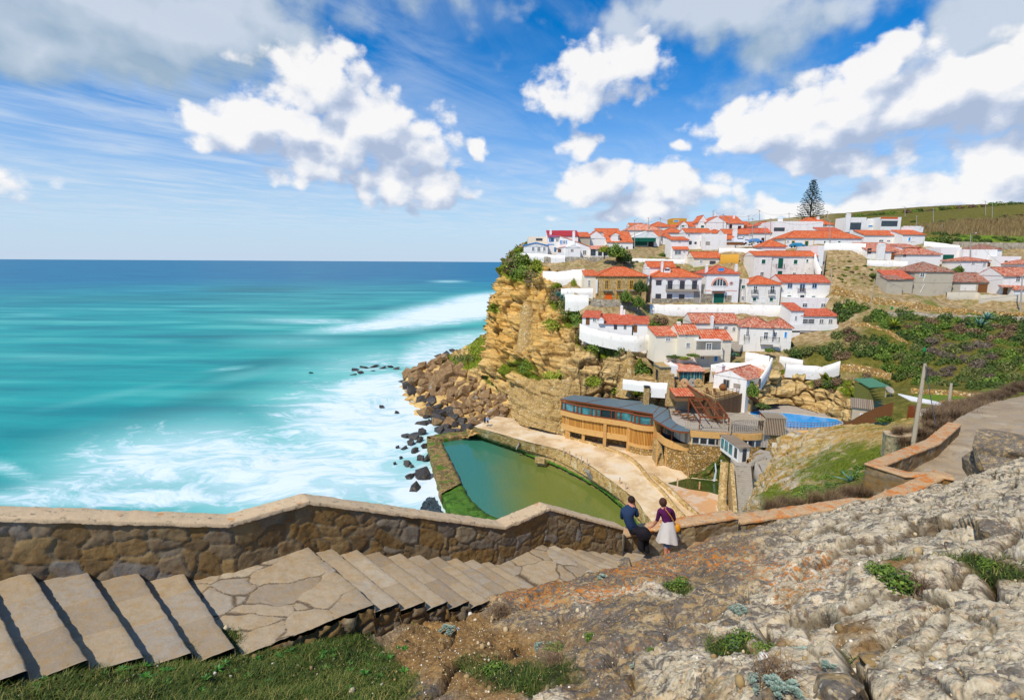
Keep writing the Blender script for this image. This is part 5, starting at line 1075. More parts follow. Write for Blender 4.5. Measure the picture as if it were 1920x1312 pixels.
house('plain white cube house beside the tapered chimney house', 1317, 1361, 470, 441, 170, None, 'flat', 6, 0, wins=[(1327, 456, 8, 6, 'v')])
house('long white hillside house with low red roof and a dark entrance', 1394, 1449, 462, 435.5, 186, 428, 'gable', 7, 0, tile='tile_red', wins=[(1408, 441, 7, 3, 'd'), (1430, 451, 5, 10, 'bb'), (1417, 450, 4, 6, 'k')])
house('white attic house with green shuttered dormer and solar tank', 1421, 1450, 436, 422, 196, 415, 'gablef', 7, 0, tile='tile_red', wins=[(1430, 424.5, 6, 7, 'g')])
house('long flat-roofed white building with one brown-shuttered window', 1448, 1541, 446, 417, 185, None, 'flat', 9, 0, wins=[(1461, 430, 20, 6.5, 'b')], chim=[(1463.5, 408, 417, 8, 2.5)])
house('white house with orange hipped roof below the tall pine', 1501, 1562, 432, 419.5, 198, 408, 'hip', 9, 0, wins=[(1546, 423, 9, 4, 'd')], chim=[(1534, 406, 414, 4.5, 3)])
house('low red-roofed shed between the flat white building and the long yellow-trimmed house', 1538, 1578, 440, 432.5, 178, 426, 'shed', 5, 0, tile='tile_red')
H = house('long white house with yellow painted trims and wide orange roof', 1473, 1614, 464, 445, 168, 433, 'hip', 9, 0, wins=[(1487, 455, 6, 7.5, 'gy'), (1512, 458, 7, 13, 'gy'), (1546, 455.5, 4, 8, 'g'), (1573.5, 453.5, 6, 4, 'g'), (1477, 452.5, 4, 4, 'd')])
for x in (1472, 1526): slabbox(H, x-.8, x+1.2, 446, 458 if x > 1500 else 462, -.1, .12, 'yellow_paint', 'corner_strip')
house('modern white house with tower chimney and a dark recessed terrace', 1586, 1622, 436, 409.5, 190, None, 'flat', 7, 0, wins=[(1604, 424, 20, 13, 'k')], chim=[(1589, 400, 432, 8, -.5)])
house('low flat white house right of the tower chimney', 1622, 1650, 432, 415, 196, None, 'flat', 6, 0, wins=[(1632, 424, 9, 4, 'tq')])
house('white box house with a wide picture window and thin red roof strip', 1650, 1687, 436, 409, 192, None, 'flat', 8, 0, wins=[(1667.5, 419, 30, 10, 'k'), (1667.5, 408.8, 32, 3, 'o')])
H = house('low white house with orange roof and shaded window ledge', 1618, 1684, 458, 440, 180, 431.5, 'shed', 6, 0, wins=[(1652, 451.5, 9, 5, 'd'), (1666, 451.5, 7, 4, 'd'), (1679, 451, 6, 5, 'k')])
house('white house with a turquoise door and bright orange roof at the village edge', 1690, 1732, 464, 439, 176, 431, 'shed', 6, 0, wins=[(1705, 448.5, 5, 8, 'tq'), (1712.5, 449, 8, 8, 'wd')], chim=[(1711, 424, 432, 40, 6)])
H = house('white cottage with old mottled roof and broad white chimney stack', 1626, 1688, 491, 470, 160, 454.5, 'shed', 8, 0, tile='tile_old', wins=[(1630, 470.5, 7, 10, 'b'), (1675, 480, 8, 13, 'bd')], chim=[(1651, 456, 486, 14, -1.0)])
annex(H, 1688, 1722, 490, 463, .4, 6, 457, 'shed', tile='tile_old')
H = house('low white cottage with rounded corner and old red tile roof', 1689, 1762, 494, 475.5, 157, 465, 'hip', 7, 0, tile='tile_old', wins=[(1696, 479, 6, 5.5, 'p')])
H = house('blue-trimmed two-storey white house with wine-red roof at the cliff tip', 1027, 1050, 476, 443, 166, 432, 'shed', 8, 0, tile='wine_roof', wins=[(1034.5, 449.5, 8, 7.5, 'B'), (1045, 450, 6, 6, 'd'), (1030.5, 450, 3.5, 7.5, 'tq'), (1041, 468, 4, 8, 'B')], chim=[(1032.5, 430, 442, 4, 2)])
annex(H, 1049, 1106, 480, 462, -1.5, 9, 441, 'shedr', tile='tile_new', wins=[(1051, 454, 2.5, 7.5, 'tq'), (1053.5, 454, 2.5, 7.5, 'tq'), (1058, 454, 5, 7, 'd'), (1062, 454, 2.5, 7.5, 'tq'), (1096, 473.5, 7, 9, 'w')], over=.2)
annex(H, 1050, 1084, 446, 441, 7, 5, 432, 'shed', tile='wine_roof'); chimney(H, 1075.5, 433, 460, 4.5, -1.7); slabbox(H, 1027, 1049, 442.5, 443.8, -.12, .15, 'blue_paint', 'eaves_trim'); slabbox(H, 1027, 1039, 457.5, 458.6, -.1, .12, 'blue_paint', 'trim')
H = house('small white gabled house with blue eaves line and three french doors', 982, 1027, 474, 460.5, 164, 455, 'gablef', 6, 0, wins=[(999.5, 466.5, 5, 8, 'd'), (1010, 467, 6, 9, 'd'), (1020.5, 466.5, 5, 8, 'd')], over=.3)
zc0 = H.fp(982, 460.5); zc1 = H.fp(1004.5, 455); zc2 = H.fp(1027, 460.5); m = MB(); m.bar((zc0[0]-.4, -.25, zc0[1]), (zc1[0], -.25, zc1[1]+.02), .12, .25); m.bar((zc1[0], -.25, zc1[1]+.02), (zc2[0]+.4, -.25, zc2[1]), .12, .25); H.mesh('eaves_trim', m, 'blue_paint')
house('beige flat house with a roof terrace behind the blue-eaved cottage', 990, 1026, 458, 446, 172, None, 'flat', 7, 0, 'cream_stucco', wins=[(1011, 449, 12, 4, 'k')])
H = house('small plain white gabled outbuilding on the cliff terrace', 1060, 1088, 481, 463.5, 161, 459, 'gablef', 4, 0, tile='white_stucco', wins=[(1072.5, 469.5, 5, 4.5, 'v')], over=.05); annex(H, 1044, 1060, 476, 465.5, .5, 3, 461, 'shedl', tile='tile_pink', wins=[(1049, 470, 6, 6, 'bd')])
house('glazed conservatory with orange roof beside the cliff-tip houses', 1107, 1142, 480, 466, 163, 460.5, 'shed', 5, 0, tile='tile_pink', wins=[(1112, 473.5, 9, 11, 'k'), (1125, 473.5, 7, 11, 'k'), (1135, 473.5, 7, 11, 'k')])
H = house('white house with steep orange roof and a white dormer above the stone garden wall', 1098, 1136, 464, 446, 178, 432.5, 'gablef', 9, 0, wins=[(1112.5, 443.5, 5, 9, 'p')])
annex(H, 1137, 1186, 476, 453, -1.5, 8, 434, 'shed', wins=[(1175.5, 467, 4, 9, 'p')]); annex(H, 1146, 1162, 452, 440, -1.2, 4, 436, 'gablef', wins=[(1160.5, 445, 3, 9, 'p')], wname='dormer')
house('low stone house with orange roof between the cliff-tip houses', 1085, 1106, 456, 443, 176, 435, 'shed', 6, 0, 'grey_render')
house('pale house with an orange roof ridge on the skyline left of the awning house', 1118, 1162, 440, 434, 196, 428.5, 'gable', 7, 0)
H = house('white gabled house with dark green awning over its terrace', 1184, 1236, 462, 445, 182, 434, 'gablef', 8, 0, tile='white_stucco', wins=[(1220.5, 459.5, 10, 13, 'kk')]); slabbox(H, 1184, 1230, 446, 453, -2.2, 2.2, 'green_paint', 'awning'); slabbox(H, 1190, 1214, 453, 460, -1.0, .1, 'green_paint', 'screen')
H = house('white house with orange roof and a yellow corner pilaster', 1234, 1256, 455, 442, 184, 433, 'shed', 7, 0, wins=[(1241, 448, 4, 8, 'd'), (1247, 446, 3, 3, 'd')]); slabbox(H, 1232.5, 1235, 441, 462, -.3, .3, 'yellow_paint', 'corner_strip')
house('white house with broad orange roof behind the yellow pilaster house', 1242, 1284, 448, 435, 192, 427, 'hip', 8, 0)
house('long low white house with pale mottled pink roof on the skyline', 1174, 1240, 440, 430.5, 200, 420, 'hip', 9, 0, tile='tile_pink')
house('small white house with orange roof peeping over the pink-roofed one', 1181, 1207, 428, 423, 212, 418.5, 'gable', 6, 0)
house('white house with orange roof and a small window on the skyline', 1218, 1259, 432, 424, 206, 416, 'hip', 8, 0, wins=[(1229, 429, 7, 4, 'd')])
house('ochre block with a blue window band on the skyline', 1260, 1287, 424, 411, 216, None, 'flat', 7, 0, 'ochre_render', wins=[(1268, 414.5, 10, 3.5, 'tq')])
H = house('white gabled house with a green shutter on the ridge', 1273, 1290, 430, 421, 202, 414.5, 'gablef', 7, 0, wins=[(1280.5, 424, 6.5, 4, 'g')]); annex(H, 1288, 1309, 430, 424, .5, 6, 415.5, 'shed')
house('white house with a low orange roof beside the ochre block', 1258, 1276, 430, 425.5, 204, 421, 'shed', 5, 0)
H = house('large white double-gabled house with wide orange roof crowning the village', 1324, 1361, 430, 416, 198, 405.5, 'gablef', 9, 0)
annex(H, 1362, 1394, 430, 418, .3, 8, 404.5, 'shed', wins=[(1369.5, 424.5, 6, 7, 'bb'), (1386.5, 426.5, 6, 6, 'bb')]); annex(H, 1309, 1325, 430, 415, 1.5, 7, 403.5, 'gablef', wins=[(1320, 413, 4, 4, 'd'), (1317, 425, 7, 5.5, 'g')]); chimney(H, 1341, 399.5, 406, 4, 4); chimney(H, 1376.5, 403.5, 409, 3, 5)
house('orange-roofed white house left of the parked white van', 1331, 1358, 442, 436, 190, 430, 'hip', 6, 0)
house('small white house with patchy orange roof under the street lamps', 1392, 1412, 432, 424, 204, 415, 'shed', 6, 0, wins=[(1396.5, 425, 7, 6, 'gd')])
H = house('abandoned stone house with a cracked wall and pyramid tile roof', 1710, 1782, 556, 508, 140, 491, 'pyr', 10, -4, 'grey_render', 'tile_rust', wins=[(1729, 515.5, 9, 8, 'd')], over=.3)
cr = [(1737, 507), (1735, 517), (1731, 526), (1733, 534), (1728, 543), (1725, 549)]; m = MB()
for a, b in zip(cr[:-1], cr[1:]): pa = H.hit(a[0], a[1], 1, -.02); pb = H.hit(b[0], b[1], 1, -.02); m.bar(pa, pb, .22, .05)
H.mesh('crack_filler', m, 'white_frame')
H = house('small ruined annex with corrugated red roof and square stub tower', 1664, 1710, 545, 521, 139, 506, 'shed', 5, 0, 'grey_render', 'tile_red'); annex(H, 1660, 1690, 556, 523, -2.0, 3, 516, 'shed', 'grey_render', 'tile_rust')
H = house('grey plastered barn with old tile roof and wide plank door', 1785, 1876, 552, 527, 142, 511, 'hip', 8, 0, 'grey_render', 'tile_rust', wins=[(1842, 541, 17, 17, 'bd')]); slabbox(H, 1800, 1831, 534, 545, -.04, .1, 'worn_stucco', 'plaster_patch')
H = house('white house with old tile roof, small porch roofs and plank door at the right edge', 1876, 1990, 553, 516, 138, 501, 'gable', 8, 0, tile='tile_old', wins=[(1908.5, 523.5, 9, 9, 'd'), (1886.5, 545.5, 12, 15, 'bd')]); annex(H, 1880, 1898, 539, 537, -1.2, 1.3, 534, 'shed', tile='tile_old', found=0, wname='porch'); annex(H, 1900, 1930, 552, 542, -1.8, 1.8, 535, 'shed', tile='tile_old')
house('white cottage with shallow tile roof and four small windows', 1800, 1852, 512, 488, 152, 482, 'hip', 7, 0, tile='tile_old', wins=[(1824.5, 493.5, 7, 5, 'd'), (1845.5, 495.5, 6, 8, 'w'), (1854, 496, 5, 8, 'bd'), (1846, 508.5, 4, 4, 'k')])
house('pale pink house with a brown pyramid roof below the stone wall', 1832, 1878, 480, 466, 162, 458, 'pyr', 7, 0, tile='tile_rust', wins=[(1855, 470.5, 6, 5, 'b')])
house('white stepped block descending from the lamp post', 1802, 1866, 498, 470, 158, None, 'flat', 6, -8)
house('row of small flat white houses at the right edge', 1866, 1912, 502, 483, 155, None, 'flat', 6, 0, wins=[(1886, 492, 5, 6, 'k'), (1898.5, 491.5, 8, 7, 'tq'), (1884, 494.5, 3, 4, 'k')])
house('small white house with worn tile roof cut by the right edge', 1908, 1960, 505, 494, 150, 487, 'hip', 6, 0, tile='tile_old')
house('low white outbuilding above the pyramid-roofed house', 1762, 1800, 488, 466, 160, None, 'flat', 6, 0, wins=[(1778, 482, 20, 9, 'gd')])
H = house('bright white studio with red hipped tile roof, stout chimney and square window', 1337, 1399, 729, 704.5, 106, 692, 'gablef', 9, -50, tile='tile_old', wins=[], found=4.5)
def gwall(label, pts, h, mat='worn_stucco', thick=.35, name='garden_wall', jag=.05, reg=True, hs=None, group=None):
    """free-standing or retaining wall: pts on its top edge (photo pixel, depth); h metres high"""
    C = np.array([T(*p) for p in pts]); P, O = sample_poly(C, .9); n = len(P); rng = np.random.default_rng(len(label))
    cum = np.concatenate([[0], np.cumsum(np.linalg.norm(np.diff(P, axis=0), axis=1))]); hh = np.full(n, h) if hs is None else np.interp(cum/cum[-1], np.linspace(0, 1, len(hs)), hs)
    top = P+np.array([0, 0, 1.])*(rng.normal(0, 1, n)*jag)[:, None]; bot = P-np.array([0, 0, 1.])*(hh+1.2)[:, None]
    sd = np.where((O@np.array([0, 1., 0])).mean() > 0, 1, -1); o = O*thick*sd
    rows_ = [bot, top*.5+bot*.5, top, top+o, bot+o]; V = np.stack(rows_, 0).reshape(-1, 3)
    ob = npmesh(name, V, gridfaces(5, n, flip=sd > 0), mat, smooth=False); tag(ob, label, 'wall', group)
    m = len(V); 
    if reg:
        for k in range(0, n, 4):
            TP.append(P[k]+o[k]*2.5-np.array([0, 0, .25])); TP.append(P[k]-O[k]*sd*.8-np.array([0, 0, hh[k]]))
    return ob
gwall('stained white retaining wall below the balcony house and garage house', [(1219, 571, 137), (1313, 571, 137), (1360, 571, 137), (1400, 571, 137), (1465, 573, 137)], 5, 'worn_stucco')
gwall('whitewashed terrace wall curving along the cliff edge below the coastal cottage', [(1087, 607, 124), (1105, 615, 122), (1135, 622, 120.5), (1165, 628, 119.5), (1198, 630, 119), (1222, 626, 121)], 2.4, 'worn_stucco', reg=False)
gwall('tall rubble wall under the glazed conservatory at the cliff tip', [(1020, 482, 160), (1060, 482, 160), (1100, 482, 161), (1146, 481, 163)], 3.4, 'grey_stone', name='retaining_wall')
gwall('white parapet wall round the terrace at the cliff tip', [(976, 474, 163), (986, 475, 161), (1005, 476, 160.3), (1022, 477, 160), (1060, 479, 159.6)], 1.2, 'white_stucco', reg=False)
gwall('old whitewashed rock wall behind the cliff-edge garden', [(1018, 508, 149), (1045, 510, 148), (1075, 506, 147), (1096, 505, 146)], 5, 'worn_stucco', name='retaining_wall')
gwall('low whitewashed wall of the agave garden', [(1052, 541, 139), (1080, 540, 138), (1112, 541, 137)], 1.7, 'worn_stucco')
gwall('pale plastered retaining wall below the agave garden', [(1060, 552, 136), (1085, 553, 134.5), (1104, 554, 134)], 3.0, 'worn_stucco')
gwall('rough stone retaining wall in front of the bare stone house', [(1108, 561, 134), (1140, 562, 134), (1168, 562, 134.5), (1200, 572, 135)], 3.0, 'grey_stone', name='retaining_wall')
gwall('white wall with blue base above the bare stone house', [(1170, 484, 160), (1220, 485, 160), (1284, 487, 160)], 2.0)
gwall('white street wall in front of the parked vans', [(1348, 465, 162), (1380, 465, 162), (1412, 466, 161), (1432, 470, 160)], 2.4)
gwall('ochre plastered retaining wall left of the green-shuttered house', [(1351, 477, 157), (1386, 477, 157)], 4.6, 'ochre_render', name='retaining_wall')
gwall('tall smooth white retaining wall below the yellow-trimmed house', [(1546, 456, 164), (1585, 456, 163), (1624, 457, 162)], 3.8)
gwall('white terrace wall in front of the old tiled cottage', [(1626, 487, 153), (1665, 489, 152), (1702, 490, 151)], 2.3)
gwall('slanting white wall beside the hillside steps', [(1530, 476, 150), (1534, 492, 147), (1542, 508, 144)], 2.2, reg=False)
gwall('long grey stone wall crossing the hill above the right-hand cottages', [(1782, 453, 176), (1830, 454, 174), (1880, 455, 172), (1990, 456, 170)], 3.2, 'grey_stone', name='retaining_wall')
gwall('white garden wall with potted flowers behind the tiled cottage', [(1733, 452, 168), (1760, 455, 167), (1800, 460, 165)], 2.2)
gwall('tawny retaining wall running below the ruined houses', [(1560, 532, 136), (1600, 548, 133), (1632, 556, 131), (1700, 566, 129), (1780, 577, 127), (1850, 583, 125), (1990, 588, 122)], 2.6, 'golden_stone', name='retaining_wall', jag=.15)
gwall('grey cracked concrete wall below the plank door barn', [(1776, 548, 138), (1834, 548, 137), (1838, 553, 136), (1990, 553, 133)], 3.4, 'grey_render', name='retaining_wall')
gwall('mossy dark stone wall along the lower footpath', [(1640, 584, 125), (1720, 586, 122), (1800, 590, 119), (1880, 594, 117), (1990, 598, 114)], 1.6, 'grey_stone', name='retaining_wall', jag=.12)
gwall('sloping tan footpath wall descending through the shrubs', [(1596, 601, 124), (1625, 606, 121), (1660, 618, 117), (1702, 642, 110)], 1.2, 'golden_stone', jag=.15)
gwall('white zigzag garden wall right of the polygonal house', [(1398, 660, 113), (1425, 664, 111), (1443, 668, 109)], 1.8)
gwall('white boundary wall behind the studio chimney', [(1333, 684, 112), (1358, 680, 112), (1393, 681, 111), (1418, 673, 110), (1442, 667, 109)], 2.6)
gwall('narrow white stair wall dropping beside the studio', [(1449, 671, 109), (1443, 686, 107), (1434, 700, 105), (1427, 710, 103.5)], 1.2, reg=False)
gwall('weathered white wall below the olive shrubs', [(1462, 668, 117), (1483, 671, 116), (1506, 675, 115)], 1.4, 'worn_stucco')
gwall('white curved wall end standing above the pool rock face', [(1474, 682, 109), (1510, 685, 108.5), (1543, 688, 107.5), (1545, 688, 107.5), (1576, 678, 107)], 1.6, reg=False)
gwall('low golden stone wall with a dark niche beside the scrub', [(1577, 682, 110), (1620, 686, 108), (1672, 700, 102)], 2.6, 'golden_stone', jag=.1)
gwall('dry stone wall at the back of the lawn', [(1708, 728, 82), (1760, 731, 80), (1852, 738, 77)], 1.1, 'golden_stone')
gwall('low dry stone wall at the front edge of the lawn', [(1762, 752, 71), (1810, 750, 70), (1868, 748, 69)], .7, 'golden_stone')
for q in [(1450, 690, 111), (1540, 700, 108), (1600, 705, 104), (1565, 645, 118), (1650, 655, 110), (1500, 660, 118), (1600, 585, 128), (1700, 605, 118), (1800, 612, 112), (1900, 612, 109), (2080, 605, 104), (1700, 665, 103), (1800, 672, 97), (1900, 680, 91), (2080, 680, 86),
          (1640, 722, 92), (1700, 745, 80), (1740, 742, 77), (1800, 745, 74), (1860, 743, 73), (1920, 735, 74), (2080, 728, 70), (1700, 724, 88), (1850, 730, 82), (1600, 520, 148), (1590, 492, 158), (1560, 500, 156), (1620, 480, 160), (1640, 530, 142), (1690, 562, 133), (1750, 562, 134), (1750, 430, 200), (1850, 472, 166), (1900, 470, 168), (1820, 440, 190), (1900, 440, 190), (1700, 418, 235),
          (1750, 425, 215), (1850, 415, 225), (1920, 410, 230), (1650, 405, 270), (1700, 401, 265), (1760, 402, 262), (1820, 397, 262), (1880, 392, 262), (1920, 388, 265), (2060, 380, 270), (2080, 430, 220), (2080, 480, 170), (2080, 540, 138), (1420, 724, 104), (1350, 715, 108), (1215, 660, 124), (1225, 690, 118), (1190, 640, 128), (1200, 600, 132), (1180, 590, 134), (1390, 590, 135), (1240, 590, 136),
          (1210, 470, 175), (1150, 500, 156), (1040, 495, 158), (1240, 480, 168), (1010, 473, 170), (1370, 500, 156), (1395, 505, 155), (1550, 600, 136), (1575, 575, 138), (1590, 620, 126)]: TP.append(T(*q))
for q, z in (((1268, 719), 16.6), ((1330, 722), 16.6), ((1395, 737), 16.4), ((1410, 734), 16.4), ((1432, 758), 12.6), ((1480, 752), 12.6), ((1545, 770), 12.6), ((1600, 784), 12.6), ((1262, 745), 12.6), ((1320, 745), 12.6)): TP.append(Z(q[0], q[1], z))
for p in ((60, 420, 60), (120, 420, 66), (200, 420, 75), (280, 420, 82), (20, 420, 50), (20, 300, 48), (60, 300, 55), (110, 300, 62), (320, 250, 70), (320, 150, 50), (320, 80, 30), (300, 330, 78), (200, 330, 68)): TP.append(np.array(p, float))
for p in CLTOP[1:]: TP.append(p+np.array([.5, 2.0, 0]))
TPa = np.array(TP); keep = []
for i, p in enumerate(TPa):
    if all(np.hypot(*(p[:2]-TPa[j][:2])) > .9 for j in keep): keep.append(i)
TPa = TPa[keep]; Kc = TPa[:, :2].mean(0)
def phi(A, B): return np.sqrt(((A[:, None, :2]-B[None, :, :2])**2).sum(2)+.3)
n_ = len(TPa); A_ = np.zeros((n_+3, n_+3)); A_[:n_, :n_] = phi(TPa, TPa)-np.eye(n_)*1.2; Pq = np.c_[np.ones(n_), (TPa[:, :2]-Kc)/100]; A_[:n_, n_:] = Pq; A_[n_:, :n_] = Pq.T
Wc = np.linalg.solve(A_, np.r_[TPa[:, 2], 0, 0, 0])
def hill_z(XY):
    XY = np.atleast_2d(XY); out = np.empty(len(XY))
    for k in range(0, len(XY), 20000):
        q = XY[k:k+20000]; out[k:k+20000] = phi(q, TPa)@Wc[:n_]+np.c_[np.ones(len(q)), (q[:, :2]-Kc)/100]@Wc[n_:]
    return out
def hill_hit(px, py, t0=60, t1=300):
    ts = np.linspace(t0, t1, 500); P = np.array([CAM+t*ray(px, py) for t in ts]); h = hill_z(P[:, :2]); ok = P[:, 2] < h
    k = int(np.argmax(ok)) if ok.any() else len(ts)-1
    return np.array([P[k][0], P[k][1], h[k]]), ts[k]
hx_ = np.concatenate([np.arange(-4, 130, 1.0), np.geomspace(130, 330, 110)[1:]]); hy_ = np.concatenate([np.arange(52, 190, 1.0), np.geomspace(190, 430, 100)[1:]])
GX, GY = np.meshgrid(hx_, hy_); XY = np.stack([GX.ravel(), GY.ravel()], 1); ZZ = hill_z(XY)
ZZ = ZZ+fbm(np.c_[XY*.12, XY[:, 0]*0], 4)*.5+fbm(np.c_[XY*.6, XY[:, 0]*0+4], 3)*.2
poly = [p[:2]+np.array([.3, .8]) for p in CLTOP[1:]]+[Z(x, y, z)[:2] for x, y, z in ((1290, 722, 16.6), (1335, 722, 16.6), (1400, 738, 16.4), (1425, 745, 15), (1432, 757, 13), (1480, 750, 13), (1548, 770, 13), (1605, 786, 13))]+[T(*q)[:2] for q in ((1640, 780, 84), (1672, 795, 68), (1690, 790, 60), (1760, 775, 52), (1850, 760, 40), (1900, 748, 44), (2150, 730, 48))]+[np.array(p) for p in ((330., 50.), (330., 430.), (-2., 430.), (4., 215.))]
poly = np.array(poly)
def inpoly(P, poly):
    ins = np.zeros(len(P), bool); j = len(poly)-1
    for i in range(len(poly)):
        a, b = poly[i], poly[j]; c = ((a[1] > P[:, 1]) != (b[1] > P[:, 1])) & (P[:, 0] < (b[0]-a[0])*(P[:, 1]-a[1])/(b[1]-a[1]+1e-12)+a[0]); ins ^= c; j = i
    return ins
V = np.c_[XY, ZZ]; Fc = gridfaces(len(hy_), len(hx_)); cen = XY[Fc].mean(1); Fc = Fc[inpoly(cen, poly)]
q = proj_np(V); scrub = sst(1585, 1640, q[:, 0])*np.maximum(sst(585, 600, q[:, 1]), 0)+sst(1500, 1600, q[:, 0])*sst(470, 440, q[:, 1]); scrub = np.maximum(scrub, sst(1470, 1520, q[:, 0])*sst(640, 655, q[:, 1])*sst(720, 690, q[:, 1]))
lawn = sst(1712, 1722, q[:, 0])*sst(1880, 1868, q[:, 0])*sst(737, 741, q[:, 1])*sst(757, 752, q[:, 1])+sst(1790, 1800, q[:, 0])*sst(438, 442, q[:, 1])*sst(456, 453, q[:, 1])+sst(1840, 1850, q[:, 0])*sst(722, 727, q[:, 1])*sst(738, 735, q[:, 1])
def hillmat(g):
    P = g.pos(); sc2 = g.attr('scrub'); lw = g.attr('lawn'); n1 = g.noise(P, .18, 6, .6); n2 = g.noise(P, .9, 8, .7); n3 = g.noise(P, 4, 5, .7)
    c = g.ramp(n2, [(.3, hx('#6f5c3c')), (.45, hx('#947c54')), (.58, hx('#b09a72')), (.72, hx('#cdbfa2'))])
    c = g.mix(g.ss(.51, .62, g.math('MULTIPLY_ADD', n3, .4, g.math('MULTIPLY', n1, .6))), c, hx('#66702a'))
    s2 = g.ramp(g.math('MULTIPLY_ADD', n3, .45, g.math('MULTIPLY', n2, .55)), [(.3, hx('#2e3512')), (.45, hx('#56571f')), (.58, hx('#7c7036')), (.72, hx('#9c8450'))])
    c = g.mix(sc2, c, s2); c = g.mix(g.math('MINIMUM', lw, 1.0), c, g.mix(n2, hx('#4e6b18'), hx('#7d8f30')))
    return {'Base Color': c, 'Roughness': .95, 'Specular IOR Level': .1, 'Normal': g.bump(g.math('ADD', n2, g.math('MULTIPLY', n3, .4)), .9, .3)}
material('hill_soil', hillmat)
used = np.unique(Fc); remap = np.full(len(V), -1); remap[used] = np.arange(len(used))
structure(npmesh('hill', V[used], remap[Fc], 'hill_soil', {'scrub': np.clip(scrub, 0, 1)[used], 'lawn': np.clip(lawn, 0, 1)[used]}))
G = patch([[(1405, 716, 107), (1430, 698, 108), (1470, 692, 110), (1510, 696, 109.5), (1550, 703, 107), (1595, 712, 103), (1625, 720, 97)],
           [(1412, 730, 105), (1435, 715, 107), (1470, 712, 109), (1510, 716, 108.5), (1550, 726, 105.5), (1590, 735, 101), (1615, 745, 95)],
           [(1418, 742, 105), (1440, 735, 107), (1472, 733, 109), (1512, 738, 108), (1550, 748, 104.5), (1585, 758, 99), (1608, 765, 93)],
           [(1424, 760, 104.5), (1445, 758, 106.5), (1478, 756, 108.5), (1515, 766, 106), (1550, 778, 102), (1582, 790, 97), (1600, 795, 92)]], 90, 200)
N_ = normals(G); N_[(N_*(CAM-G)).sum(2) < 0] *= -1; V = G.reshape(-1, 3); q = proj_np(V)
_, e, r = worley(V*np.array([.4, .4, .5])+.3*np.stack([vnoise(V*.5), vnoise(V*.5+7), vnoise(V*.5+3)], 1), 8)
V2 = V+N_.reshape(-1, 3)*((r-.5)*1.6+(sst(0, .18, e)-1)*.7+fbm(V*.8, 4)*.7)[:, None]
gr = np.zeros(len(V))
for bx, by, rx, ry, w_ in ((1560, 716, 50, 14, 1), (1470, 694, 30, 6, .7), (1500, 700, 16, 10, .6), (1600, 735, 30, 12, .8)): gr = np.maximum(gr, w_*np.clip(1.4-np.sqrt(((q[:, 0]-bx)/rx)**2+((q[:, 1]-by)/ry)**2), 0, 1))
structure(npmesh('rock_face', V2, gridfaces(90, 200), 'cliff_rock', {'green': gr, 'mason': gr*0, 'edge': e, 'gold': gr*0+.15}))
def pz(pts, z):
    P = [Z(x, y, z) for x, y in pts]; return [p[:2] for p in P]
def slabthing(name, label, cat, pts, z0, z1, mat, kind=None):
    m = MB(); q = pz(pts, z1); a = sum(q[i-1][0]*q[i][1]-q[i][0]*q[i-1][1] for i in range(len(q)))
    if a < 0: q = q[::-1]
    m.prism(q, z0, z1); o = m.build(name, mat); return tag(o, label, cat, kind=kind)
plain('deck_boards', hx('#9a8d7c'), .85, .1, .8, .3, 3, layers=[(2, .5, .62, hx('#7f725f')), (5, .6, .68, hx('#b5a896'))], coord='pos')
def deckmat(g):
    P = g.pos(); s = g.n('ShaderNodeSeparateXYZ', None, Vector=g.n('ShaderNodeMapping', None, Vector=P, Rotation=(0, 0, -.45))); f = g.math('FRACT', g.math('MULTIPLY', s, 2.2)); n = g.noise(P, 1.2, 6, .65)
    c = g.mix(n, hx('#94887a'), hx('#c4b8a6')); c = g.mix(g.math('MULTIPLY', g.math('GREATER_THAN', f, .86), .6), c, hx('#3f382f'))
    return {'Base Color': c, 'Roughness': .85}
material('wood_deck', deckmat)
slabthing('pool_deck', 'weathered boarded deck around the swimming pool', 'deck', [(1296, 806), (1350, 810), (1400, 812.5), (1432, 811), (1474, 812), (1500, 812), (1600, 801), (1640, 790), (1612, 772), (1560, 768), (1500, 748), (1420, 750), (1330, 752), (1255, 752), (1256, 772), (1262, 790), (1278, 800)], 10.5, 13.15, 'wood_deck', 'structure')
rim = [(1402, 774), (1410, 771.3), (1424, 770.2), (1445, 771), (1500, 776), (1574, 785), (1583, 794), (1560, 800), (1520, 803), (1478, 803), (1440, 792), (1412, 781)]
wat2 = [(1405, 774), (1412, 772), (1425, 771.2), (1445, 772), (1500, 777.2), (1573, 786.3), (1580, 793.5), (1558, 799), (1520, 802), (1479, 802), (1441, 790.5), (1415, 780)]
plain('pool_rim', hx('#d9c4a4'), .8, .06, 2)
pool = thing('swimming_pool', 'bright blue kidney-shaped swimming pool on the boarded deck', 'pool', Z(1490, 785, 13.15)); pl_ = np.array(pool.location)
material('blue_water', lambda g: {'Base Color': g.mix(g.noise(g.pos(), .8, 3, .5), hx('#0092dd'), hx('#19a9ea')), 'Roughness': .12, 'Normal': g.bump(g.noise(g.pos(), 3, 3, .5), .15, .05)})
for nm, pts, z0, z1, mt in (('rim', rim, -.1, .06, 'pool_rim'), ('water', wat2, -.05, .075, 'blue_water')):
    q = [p-pl_[:2] for p in pz(pts, 13.2)]; a = sum(q[i-1][0]*q[i][1]-q[i][0]*q[i-1][1] for i in range(len(q))); q = q[::-1] if a < 0 else q
    m = MB(); m.prism(q, z0, z1); m.build(nm, mt, pool)
